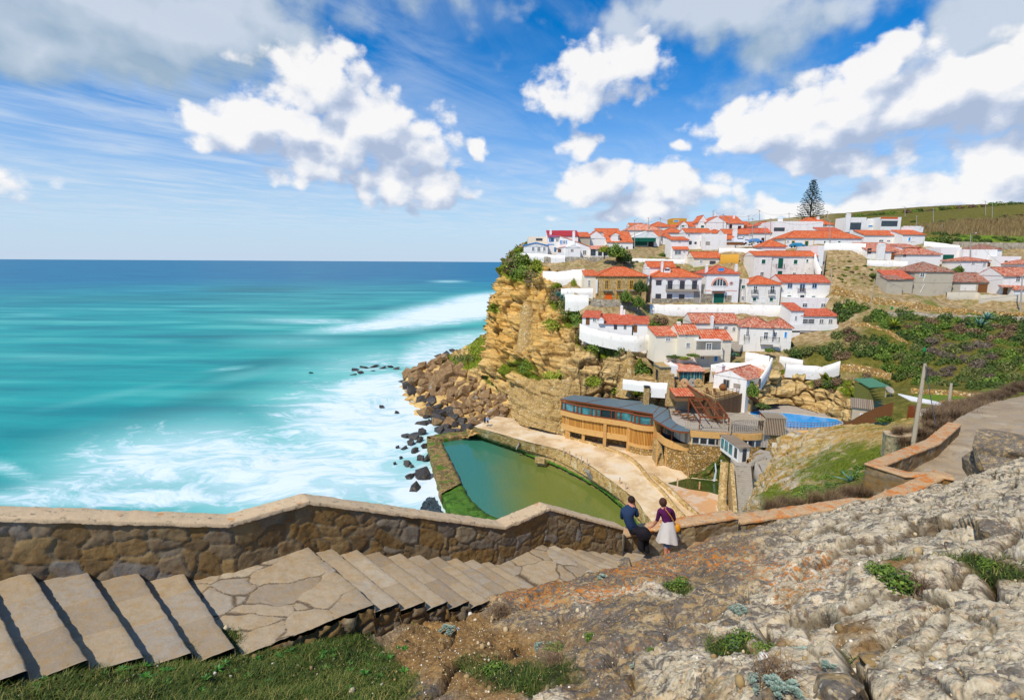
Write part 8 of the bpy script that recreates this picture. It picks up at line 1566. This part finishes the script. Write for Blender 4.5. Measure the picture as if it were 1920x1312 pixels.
for x, y, s in ((770, 832, 9), (778, 846, 8), (786, 826, 9), (795, 838, 8), (793, 893, 13), (768, 893, 9), (763, 868, 6), (778, 915, 10), (752, 858, 4), (764, 871, 6), (781, 888, 5), (745, 838, 4), (758, 840, 5), (772, 874, 4), (715, 762, 5), (744, 773, 4), (788, 860, 8), (800, 862, 7), (790, 812, 10), (776, 820, 10), (762, 818, 8), (740, 868, 3), (806, 850, 6)):
    p = Z(x, y, 0.1); t = (p-CAM)@_f; boulder(p, s*t/1000, 'dark rock standing in the surf left of the tidal pool', 'rocks in the surf left of the tidal pool', True, 'rock')
for x, y, s in ((668, 694, 9), (684, 689, 9), (700, 687, 10), (716, 690, 8), (732, 688, 7), (662, 702, 7), (678, 700, 7), (742, 692, 6), (583, 699, 4), (700, 695, 6), (752, 716, 6), (836, 664, 9), (850, 658, 7), (822, 668, 7)):
    p = Z(x, y, 0.0); t = (p-CAM)@_f; o = boulder(p, s*t/1000, 'low black reef rock awash beyond the rockfall', 'low black reef rocks beyond the rockfall', True, 'rock'); o.scale[2] *= .28
G = patch([[(790, 905, 92), (800, 890, 94), (815, 888, 93.5), (830, 930, 88)], [(785, 935, 88), (795, 925, 89), (812, 925, 89), (836, 950, 86)], [(783, 965, 86), (792, 960, 86.2), (815, 965, 86), (850, 985, 83)], [(790, 1000, 83), (800, 1000, 83), (830, 1005, 82), (870, 1010, 81)]], 80, 60); V = G.reshape(-1, 3); V[:, 2] = .55+fbm(V*.9, 4, .6)*.8; structure(npmesh('shore_rocks', V, gridfaces(80, 60), 'seaweed_rock'))
gf_ = grass_f; sl_ = soil_f; ok = ~GNDback & (GNDq[:, 0] > -60) & (GNDq[:, 0] < 1990) & (GNDq[:, 1] < 1350)
w_ = np.where(ok & (gf_ > .35), gf_, 0)*np.linalg.norm(G2-CAM, axis=1)**0; cl = sst(-.2, .35, fbm(G2*1.6, 3)); w_ = w_*(.35+cl); k = RNG.choice(len(w_), 52000, p=w_/w_.sum()); C = G2[k]+np.c_[RNG.normal(0, .012, (len(k), 2)), np.full(len(k), -.01)]
tn_ = np.clip(.45+.28*fbm(C*.9, 3)+.22*RNG.normal(0, 1, len(C)), 0, 1); V, Fq, t_ = blades(C, .05+.045*sst(-.3, .5, fbm(C*2.3+5, 3)), .010, 1.1, 5, tn_); tag(npmesh('grass', V, Fq, 'grass_blades', {'tone': t_}, smooth=False), 'thick green grass on the bank beside the steps', 'grass', kind='stuff')
def rosette(n, L, w0, seed, e0=25, e1=75, droop=.5, mat='broad_leaf'):
    rg = np.random.default_rng(seed); V = []; Fq = []; tn = []
    for j in range(n):
        a = j*2.4+rg.uniform(-.3, .3); e = R_(rg.uniform(e0, e1)); l = L*rg.uniform(.6, 1.1); d = np.array([math.cos(a), math.sin(a), 0]); sd = np.array([-math.sin(a), math.cos(a), 0]); i0 = len(V); tt = rg.uniform(.1, 1)
        for q in range(6):
            f = q/5; p = d*l*f*math.cos(e)+np.array([0, 0, l*f*math.sin(e)-droop*l*f*f]); ww = w0*math.sin(math.pi*min(1, .12+f*.88))**.8+.001; V += [p-sd*ww+[0, 0, ww*.4], p+sd*ww+[0, 0, ww*.4]]; tn += [tt]*2
            if q < 5: Fq.append([i0+2*q, i0+2*q+1, i0+2*q+3, i0+2*q+2])
    o = npmesh('leaves', V, Fq, mat, {'tone': tn}, smooth=False); me = o.data; bpy.data.objects.remove(o); return me
ROS = [rosette(16, .22, .014, s) for s in (1, 2, 3)]
def succ(seed):
    rg = np.random.default_rng(seed); V = []; Fq = []; tn = []
    for c in range(26):
        cc0 = np.array([*rg.uniform(-.085, .085, 2), 0]); cc0[2] = .05*math.exp(-(cc0[0]**2+cc0[1]**2)/.01)+.02; b = .4+.4*rg.random()
        for j in range(16):
            a = j*2.4; e = R_(15+70*j/16); l = .034*(1-.3*j/16); d = np.array([math.cos(a)*math.cos(e), math.sin(a)*math.cos(e), math.sin(e)]); sd = np.array([-math.sin(a), math.cos(a), 0])*.006; i0 = len(V); V += [cc0-sd*.6, cc0+sd*.6, cc0+d*l+sd, cc0+d*l-sd]; Fq.append([i0, i0+1, i0+2, i0+3]); tn += [b+.2*rg.uniform(-1, 1)]*4
    o = npmesh('leaves', V, Fq, 'succulent', {'tone': np.clip(tn, 0, 1)}, smooth=False); me = o.data; bpy.data.objects.remove(o); return me
SUC = [succ(s) for s in (1, 2)]; TUF = [cloudmesh('leaves', 'leaf_green', 900, .11, 12, .8, s) for s in (8, 9)]; DRY = [twigmesh('leaf_brown', 5, 260)]
def plant(meshes, px, py, s, label, cat, group=None, name='plant', hs=1):
    p, n = ground_at(px, py); o = bpy.data.objects.new(name, meshes[RNG.integers(len(meshes))]); COL.objects.link(o); o.location = tuple(p-[0, 0, .01]); o.scale = (s, s, s*hs); o.rotation_euler = (0, 0, RNG.uniform(0, 6.3)); return tag(o, label, cat, group)
pts_ = [(x, y) for x, y in RNG.uniform((20, 1190), (790, 1300), (260, 2)) if y > np.interp(x, [0, 434, 560, 700, 790], [1262, 1222, 1200, 1160, 1175])][:52]
for x, y in pts_: plant(ROS, x, y, RNG.uniform(.35, .75), 'bright leafy tuft with arching leaves in the green bank', 'plant', 'leafy tufts in the green bank', 'leafy_plant')
for x, y, s, l in ((840, 1184, 1.1, 'grey-green succulent at the foot of the step flank'), (1020, 1222, 1.2, 'grey-green succulent right of the soil hollow'), (972, 1242, 1.1, 'round grey succulent at the left of the pair in the soil'), (1131, 1086, 1.0, 'small grey succulent at the rock rim near the lower landing'), (1378, 1200, 1.0, 'succulent cushion on the pale rock shelf, upper one'), (1392, 1215, .9, 'succulent cushion on the pale rock shelf, lower one'), (1384, 1146, .8, 'pale succulent on top of the rock knob'), (1470, 1302, .8, 'big grey succulent at the bottom edge'), (1430, 1292, .7, 'grey succulent left of the big one at the bottom edge'), (1506, 1228, .6, 'small succulent on the tilted slab'), (1195, 1253, .6, 'tiny grey succulent on the dark rock'), (1555, 1252, .4, 'tiny succulent under the slab corner')): plant(SUC, x, y, s*1.05, l, 'succulent', None, 'succulent')
for x, y, s, l in ((1682, 1098, .24, 'leafy green clump growing between the pale rocks'), (1655, 1070, .16, 'small green clump left of the leafy rock clump'), (1040, 1218, .17, 'green sprig beside the grey succulent in the soil'), (930, 1262, .2, 'yellow-green weeds along the soil ridge'), (1272, 1098, .22, 'low green patch on the rock beside the white ledge'), (1395, 1205, .18, 'green clump behind the succulent cushions'), (1855, 1062, .15, 'green weeds in the earthy gully at right'), (1105, 1196, .1, 'tiny green sprout on the gravel'), (760, 1168, .3, 'leafy green clump under the step flank'), (1705, 985, .12, 'green sprout in the crack of the far rock'), (1440, 1225, .12, 'green sprout in the gravel hollow'), (1225, 1220, .07, 'tiny bright sprout on the dark crust'), (1400, 1030, .12, 'green tuft on the rock rim')): plant(TUF, x, y, s, l, 'plant', None, 'leafy_plant', .8)
for x, y, s, l in ((1045, 1245, .25, 'dry twiggy tangle beside the soil succulents'), (940, 1150, .3, 'dry twiggy bush at the end of the step flank'), (1662, 1083, .2, 'dry grey tangle above the leafy rock clump'), (1455, 1270, .2, 'dry dark tangle behind the bottom succulents'), (1715, 1100, .2, 'straw-coloured tangle right of the leafy rock clump')): plant(DRY, x, y, s, l, 'plant', None, 'dry_plant', .5)
bm = bmesh.new(); bmesh.ops.create_icosphere(bm, subdivisions=1, radius=1); pv = np.array([v.co[:] for v in bm.verts]); pf_ = np.array([[v.index for v in f.verts] for f in bm.faces]); bm.free()
wgt = np.where(ok, .12+1.2*np.clip(sl_, 0, 1)*(1-np.clip(gf_, 0, 1))+.3*(1-pale_f), 0); wgt *= np.clip(1/np.maximum(np.linalg.norm(G2-CAM, axis=1), 1), 0, 1)**0; ns = 3600; k = RNG.choice(len(wgt), ns, p=wgt/wgt.sum()); sz = RNG.pareto(2.6, ns)*.006+.006; sz = np.minimum(sz, .05); R3 = RNG.uniform(.6, 1.2, (ns, 1, 3)); nv = len(pv)
V = (pv[None]*R3*(1+RNG.uniform(-.2, .2, (ns, nv, 1))))*sz[:, None, None]+G2[k][:, None]+np.array([0, 0, .3])*sz[:, None, None]; Fq = (pf_[None]+(np.arange(ns)*nv)[:, None, None]).reshape(-1, 3)
leafmat('pebble', [(0, '#7d6743'), (.4, '#a98f62'), (.75, '#cbb993'), (1, '#e4ddd0')], .9, .0)
tag(npmesh('gravel', V.reshape(-1, 3), Fq, 'pebble', {'tone': np.repeat(RNG.random(ns), nv)}, smooth=False), 'loose pebbles scattered over the soil and rock', 'gravel', kind='stuff')
for x, y, s, l in ((1375, 1178, .16, 'pale rounded stone cluster top on the rock knob'), (1300, 1200, .10, 'rounded stone left of the rock knob'), (1285, 1190, .09, 'small rounded stone on the dark crust'), (1700, 1190, .08, 'ochre stone set in the big slab'), (1640, 1245, .10, 'pale loose block on the right slab'), (1540, 1240, .12, 'pale broken slab at the gully edge'), (1570, 1290, .14, 'tilted pale rock at the bottom edge'), (1170, 1045, .18, 'pale stone on the rock rim behind the lichen'), (1870, 1000, .3, 'rounded grey stone in the right rock field'), (1448, 1310, .07, 'ochre stone at the bottom edge')):
    p, n = ground_at(x, y); o = bpy.data.objects.new('stone', RKL[RNG.integers(3)] if 'RKL' in globals() else None); 
    if 'RKL' not in globals():
        RKL = []
        for s0 in (21, 22, 23): me = rockmesh(s0, .3, .12, 'limestone'); RKL.append(me)
        bpy.data.objects.remove(o); o = bpy.data.objects.new('stone', RKL[0])
    COL.objects.link(o); o.location = tuple(p); o.scale = (s, s*.8, s*.55); o.rotation_euler = (RNG.uniform(-.3, .3), 0, RNG.uniform(0, 6)); tag(o, l, 'stone')
for x, y, t, s, l in ((1862, 868, 17.5, 1.0, 'big pitted limestone boulder rising at the right edge path'), (1905, 845, 17, 1.1, 'upper limestone boulder cut by the right edge'), (1900, 885, 15.5, .8, 'lower limestone boulder at the right edge')):
    o = bpy.data.objects.new('limestone_boulder', RKL[RNG.integers(3)]); COL.objects.link(o); o.location = tuple(T(x, y+8, t)); o.scale = (s*1.15, s, s*.62); o.rotation_euler = (.2, .1, RNG.uniform(0, 6)); tag(o, l, 'boulder')
def nearveg(pts, kind, w_, h, label, group):
    for x, y, t in pts: bush(kind, T(x, y, t)-[0, 0, .1], w_*RNG.uniform(.8, 1.3), h*RNG.uniform(.8, 1.3), label, group, stem=False)
nearveg([(1470, 950, 22), (1500, 948, 21.5), (1530, 943, 21), (1560, 937, 21), (1590, 930, 21.5), (1610, 925, 22), (1635, 915, 22), (1655, 905, 23), (1675, 900, 22), (1695, 893, 22), (1575, 945, 20), (1620, 932, 20.5), (1650, 920, 21), (1680, 910, 21), (1450, 958, 21)], 'twig', .95, .5, 'dry twiggy shrub behind the orange-topped parapet', 'dry twiggy shrubs behind the orange-topped parapet')
nearveg([(1720, 905, 21), (1738, 903, 21), (1728, 912, 20.5), (1750, 905, 21)], 'olive', .7, .35, 'green feathery shrub inside the parapet corner', 'green feathery shrubs inside the parapet corner')
nearveg([(1480, 940, 26), (1510, 930, 28), (1540, 922, 29), (1570, 912, 30), (1600, 900, 31), (1555, 895, 34), (1590, 885, 34), (1625, 880, 32), (1620, 895, 29), (1520, 918, 32)], 'green', 1.3, .35, 'low leafy green plant on the grassy slope', 'low leafy plants on the grassy slope')
nearveg([(1700+i*14, 832-i*4.2, 30+i*1.0) for i in range(8)]+[(1690, 812, 31), (1720, 815, 31), (1745, 802, 32), (1775, 800, 32)], 'twig', 1.3, .6, 'brown heathery shrub inside the dry stone bastion', 'brown heathery shrubs inside the dry stone bastion')
nearveg([(1752+i*13, 792-i*5.0, 36+i*2.2) for i in range(14)]+[(1760+i*13, 782-i*4.6, 41+i*2.2) for i in range(13)]+[(1800, 795, 33), (1820, 786, 35), (1840, 778, 37), (1860, 768, 40)], 'twig', 1.9, .95, 'brown twiggy shrub edging the far path', 'brown twiggy shrubs edging the far path')
bs = [Z(x, y, 32.6) for x, y in ((1652, 812), (1660, 806), (1685, 801), (1716, 806), (1722, 812))]
relief_wall('stone_bastion', 'rounded dry stone bastion at the foot of the bleached pole', [T(1656, 806, 33.5), T(1662, 813, 31.5), T(1685, 818, 30.5), T(1705, 817, 30.2), T(1724, 808, 31)], .5, 1.5, 'dry_stone' if masonry_mat('dry_stone', [(0, '#a8926a'), (.3, '#c0ab80'), (.6, '#b39a6c'), (1, '#d4c5a2')], '#4c3c24', .7, '#8d7448') else '', 'coping', .06, 3.6)
plain('skin', hx('#c98a6e'), .55, .05, 10); plain('hair_dark', hx('#2e1a12'), .7, .2, 40, .5, 60); plain('hair_brown', hx('#4a2a1c'), .7, .2, 40, .5, 60)
plain('shirt_blue', hx('#1f3350'), .85, .12, 12, .5, 14, dist=.02); plain('trousers_black', hx('#17141a'), .85, .15, 12, .4, 14, dist=.02); plain('shoe_black', hx('#101013'), .5, .05); plain('purple_knit', hx('#4f1247'), .9, .12, 14, .5, 16, dist=.02); plain('grey_cloth', hx('#c3bdb6'), .85, .06, 8, .4, 12, dist=.02); plain('denim', hx('#7f9bc0'), .85, .2, 20, .4, 30); plain('mustard', hx('#cf8a12'), .6, .08, 10)
def person(name, label, joints, bones, mats, seed=0, cat='person', group=None, sub=2):
    """joints: name -> (px,py,t,radius); bones: (a,b,material index). One continuous skinned body."""
    J = {k: (T(v[0], v[1], v[2]), v[3]) for k, v in joints.items()}; base = J['pelvis'][0]; me = bpy.data.meshes.new('person'); names = list(J); idx = {n: i for i, n in enumerate(names)}
    me.from_pydata([tuple(J[n][0]-base) for n in names], [(idx[a], idx[b]) for a, b, _ in bones], []); o = bpy.data.objects.new('person', me); COL.objects.link(o)
    o.modifiers.new('s', 'SKIN'); ss = o.modifiers.new('u', 'SUBSURF'); ss.levels = sub; ss.render_levels = sub
    for n in names: sv = me.skin_vertices[0].data[idx[n]]; sv.radius = (J[n][1],)*2 if not hasattr(J[n][1], '__len__') else J[n][1]; sv.use_root = n == 'pelvis'
    dg = bpy.context.evaluated_depsgraph_get(); m2 = bpy.data.meshes.new_from_object(o.evaluated_get(dg)); m2.name = 'person'; bpy.data.objects.remove(o)
    m2.materials.clear(); [m2.materials.append(MATS[m]) for m in mats]
    A = np.array([J[a][0]-base for a, b, _ in bones]); B = np.array([J[b][0]-base for a, b, _ in bones]); mi = np.array([c for *_, c in bones]); rad = np.array([np.mean(J[a][1])+np.mean(J[b][1]) for a, b, _ in bones])/2
    co_ = np.empty(len(m2.vertices)*3, np.float32); m2.vertices.foreach_get('co', co_); co_ = co_.reshape(-1, 3); cen = np.array([np.mean([co_[i] for i in p.vertices], axis=0) for p in m2.polygons])
    ab = B-A; f = np.clip(((cen[:, None]-A)*ab).sum(2)/(ab*ab).sum(1), 0, 1); d = np.linalg.norm(cen[:, None]-(A+f[..., None]*ab), axis=2)-rad*.8; m2.polygons.foreach_set('material_index', mi[d.argmin(1)].astype(np.int32)); m2.shade_smooth(); m2.update()
    ob = bpy.data.objects.new(name, m2); COL.objects.link(ob); ob.location = tuple(base); tag(ob, label, cat, group); return ob, base
def blob(center, rad, base, name, mat, parent, squash=None, noise=.06, seed=0, n=3, cut=None):
    bm = bmesh.new(); bmesh.ops.create_icosphere(bm, subdivisions=n, radius=1); co_ = np.array([v.co[:] for v in bm.verts]); k = 1+noise*fbm(co_*3+seed, 3)
    for v, a in zip(bm.verts, k): v.co = Vector([c*r*a for c, r in zip(v.co, rad)])
    if cut is not None: bmesh.ops.delete(bm, geom=[v for v in bm.verts if cut(v.co)], context='VERTS')
    me = bpy.data.meshes.new(name); bm.to_mesh(me); bm.free(); me.materials.append(MATS[mat]); me.shade_smooth(); o = bpy.data.objects.new(name, me); COL.objects.link(o); o.parent = parent; o.location = tuple(np.array(center)-base); return o
def fingers(J, bones, wrist, hand, tips, mi, t, pre):
    for k, (x, y) in enumerate(tips):
        a, b = f'{pre}k{k}', f'{pre}t{k}'; hx0, hy0 = J[hand][0], J[hand][1]; J[a] = (hx0+(x-hx0)*.45, hy0+(y-hy0)*.45, t, .011); J[b] = (x, y, t-.01, .008); bones += [(hand, a, mi), (a, b, mi)]
t0 = 14.75
J = dict(pelvis=(1184, 990, t0, (.17, .15)), belly=(1180, 979, t0, (.17, .15)), chest=(1177, 965, t0, (.19, .15)), collar=(1180, 953, t0, (.14, .11)), neck=(1184, 945, t0, .055), head=(1184, 939, t0, .085), crown=(1184, 934, t0, .08),
  shl=(1168, 957, t0+.05, .085), ell=(1166, 972, t0+.25, .062), wrl=(1176, 950, t0+.3, .04), hdl=(1179, 944, t0+.3, .035), shr=(1192, 957, t0, .085), elr=(1195, 968, t0+.05, .062), wrr=(1190, 950, t0+.1, .04), hdr=(1189, 944, t0+.12, .035),
  hipl=(1186, 996, t0-.05, .12), knl=(1205, 997, t0-.35, .10), anl=(1199, 1027, t0-.35, .065), toel=(1207, 1035, t0-.42, .045), hipr=(1192, 993, t0, .12), knr=(1214, 1000, t0-.2, .10), anr=(1210, 1029, t0-.2, .065), toer=(1218, 1038, t0-.25, .045), heell=(1196, 1030, t0-.33, .04), heelr=(1207, 1033, t0-.18, .04))
B = [('pelvis', 'belly', 0), ('belly', 'chest', 0), ('chest', 'collar', 0), ('collar', 'neck', 2), ('neck', 'head', 2), ('head', 'crown', 2), ('collar', 'shl', 0), ('shl', 'ell', 0), ('ell', 'wrl', 0), ('wrl', 'hdl', 2), ('collar', 'shr', 0), ('shr', 'elr', 0), ('elr', 'wrr', 0), ('wrr', 'hdr', 2),
  ('pelvis', 'hipl', 1), ('hipl', 'knl', 1), ('knl', 'anl', 1), ('anl', 'toel', 3), ('anl', 'heell', 3), ('pelvis', 'hipr', 1), ('hipr', 'knr', 1), ('knr', 'anr', 1), ('anr', 'toer', 3), ('anr', 'heelr', 3)]
fingers(J, B, 'wrr', 'hdr', [(1187.5, 938.5), (1188.3, 938), (1189.3, 938.2), (1190.2, 939), (1187, 942)], 2, t0+.15, 'r'); fingers(J, B, 'wrl', 'hdl', [(1181, 938.5), (1180, 938.2), (1179, 938.6), (1178, 939.4), (1182, 942)], 2, t0+.33, 'l')
man, mb_ = person('person', 'man in dark blue shirt sitting on the parapet with hands at his face', J, B, ['shirt_blue', 'trousers_black', 'skin', 'shoe_black'])
blob(T(1184, 936.5, t0-.015), (.100, .105, .115), mb_, 'hair', 'hair_dark', man, cut=lambda c: c.z < -.06 or (c.y > .055 and c.z < .03)); blob(T(1177.6, 940, t0+.02), (.015, .025, .032), mb_, 'ear', 'skin', man, n=2); blob(T(1190.3, 940, t0+.03), (.015, .025, .032), mb_, 'ear', 'skin', man, n=2); blob(T(1182.5, 940, t0+.12), (.015, .03, .022), mb_, 'nose', 'skin', man, n=2)
m = MB(); c = T(1184, 938, t0+.20)-mb_; m.box(c[0]-.07, c[0]+.07, c[1]-.03, c[1]+.04, c[2]-.045, c[2]+.045); m.lathe([(.035, 0), (.04, .08)], tuple(c), 10)
cm = m.build('camera_body', 'shoe_black'); cm.location = tuple(mb_); tag(cm, 'small black camera held up to the face of the man in blue', 'camera')
blob(T(1207, 1001, t0-.36), (.20, .14, .20), mb_, 'jacket', 'trousers_black', man, noise=.25, n=3)
t1 = 14.55
J = dict(pelvis=(1251, 989, t1, (.15, .13)), belly=(1251, 977, t1, (.135, .11)), chest=(1249, 965, t1, (.16, .12)), collar=(1247, 956, t1, (.12, .09)), neck=(1244.5, 949, t1, .048), head=(1243.5, 943, t1, .08), crown=(1243, 938, t1, .078),
  shl=(1236.5, 958, t1+.02, .072), ell=(1233, 973, t1+.1, .055), wrl=(1225.5, 984.5, t1+.25, .034), hdl=(1221, 987.5, t1+.32, .036), shr=(1260, 957, t1, .072), elr=(1264.5, 973, t1+.12, .055), wrr=(1258, 982, t1+.35, .034), hdr=(1254, 984, t1+.42, .033),
  hipl=(1246, 995, t1, .11), knl=(1249, 1021, t1-.04, .078), cfl=(1248.5, 1032, t1, .06), anl=(1248, 1043, t1, .042), toel=(1244, 1046, t1+.14, .035), hipr=(1255, 995, t1, .11), knr=(1254, 1021, t1, .078), cfr=(1253.5, 1032, t1+.02, .06), anr=(1253, 1043, t1+.03, .042), toer=(1253, 1047, t1+.18, .035))
B = [('pelvis', 'belly', 0), ('belly', 'chest', 0), ('chest', 'collar', 0), ('collar', 'neck', 2), ('neck', 'head', 2), ('head', 'crown', 2), ('collar', 'shl', 0), ('shl', 'ell', 0), ('ell', 'wrl', 2), ('wrl', 'hdl', 2), ('collar', 'shr', 0), ('shr', 'elr', 0), ('elr', 'wrr', 2), ('wrr', 'hdr', 2),
  ('pelvis', 'hipl', 1), ('hipl', 'knl', 1), ('knl', 'cfl', 2), ('cfl', 'anl', 2), ('anl', 'toel', 3), ('pelvis', 'hipr', 1), ('hipr', 'knr', 1), ('knr', 'cfr', 2), ('cfr', 'anr', 2), ('anr', 'toer', 3)]
fingers(J, B, 'wrl', 'hdl', [(1214.5, 986.2), (1213.8, 987.8), (1214.4, 989.4), (1216, 990.8), (1219, 984.8)], 2, t1+.36, 'l'); fingers(J, B, 'wrr', 'hdr', [(1250, 983), (1249.6, 984.4), (1250, 985.6), (1251.4, 986.6), (1253, 981.6)], 2, t1+.45, 'r')
wom, wb_ = person('person', 'woman in purple top and pale waist cloth leaning on the parapet', J, B, ['purple_knit', 'denim', 'skin', 'shoe_black'])
blob(T(1243.2, 941, t1-.02), (.105, .11, .125), wb_, 'hair', 'hair_brown', wom, cut=lambda c: c.z < -.10 or (c.y > .06 and c.z < .03)); blob(T(1242.4, 944, t1+.1), (.015, .03, .022), wb_, 'nose', 'skin', wom, n=2)
m = MB(); rows_ = []; NN = 40
for y, xa, xb, dy in ((975, 1241.5, 1262.5, .11), (983, 1240, 1265, .15), (992, 1237.5, 1267, .18), (1002, 1234.5, 1269, .21), (1013, 1231, 1271.5, .24)):
    c = T((xa+xb)/2, y, t1)-wb_; r = (xb-xa)/2*t1/1000; rows_.append([(c[0]+math.cos(a)*r*(1+.07*math.sin(a*7+y*.05)*(y-975)/40), c[1]+math.sin(a)*(dy)*(1+.12*math.sin(a*6)*(y-975)/40), c[2]+(.035*math.sin(a*3+1) if y > 1005 else 0)) for a in np.linspace(0, 2*math.pi, NN)])
npmesh('cloth', np.array(rows_).reshape(-1, 3), gridfaces(5, NN), 'grey_cloth', parent=wom)
m = MB(); m.tube([T(1244, 951, t1+.02)-wb_, T(1250, 957, t1-.15)-wb_, T(1259, 969, t1-.15)-wb_, T(1266, 981, t1-.08)-wb_], .011, 6); st_ = m.build('bag_strap', 'mustard'); st_.location = tuple(wb_)
bg_ = thing('handbag', 'mustard shoulder bag hanging at the hip of the woman in purple', 'handbag', T(1270, 990, t1-.02)); st_.parent = bg_; st_.location = tuple(wb_-np.array(bg_.location)); blob(T(1270, 990, t1-.02), (.085, .07, .13), np.array(bg_.location), 'bag_body', 'mustard', bg_, noise=.1, n=3)
for x, m0, l in ((909, 'shirt_blue', 'tiny seated person in dark clothes below the cliff, left one of the couple'), (914.5, 'denim', 'tiny seated person in lighter clothes below the cliff, right one of the couple')):
    t2 = 121.5; J = dict(pelvis=(x, 790, t2, .19), chest=(x, 785.5, t2, .2), neck=(x, 782.6, t2, .08), head=(x, 781, t2, .13), shl=(x-1.8, 784, t2, .09), hdl=(x-1.5, 789, t2-.4, .06), shr=(x+1.8, 784, t2, .09), hdr=(x+1.5, 789, t2-.4, .06), knl=(x-1, 789.5, t2-.5, .11), anl=(x-1, 793.5, t2-.6, .08), knr=(x+1, 789.5, t2-.5, .11), anr=(x+1.2, 793.5, t2-.6, .08))
    person('person', l, J, [('pelvis', 'chest', 0), ('chest', 'neck', 0), ('neck', 'head', 2), ('neck', 'shl', 0), ('shl', 'hdl', 0), ('neck', 'shr', 0), ('shr', 'hdr', 0), ('pelvis', 'knl', 1), ('knl', 'anl', 1), ('pelvis', 'knr', 1), ('knr', 'anr', 1)], [m0, 'trousers_black', 'hair_dark'], sub=1)
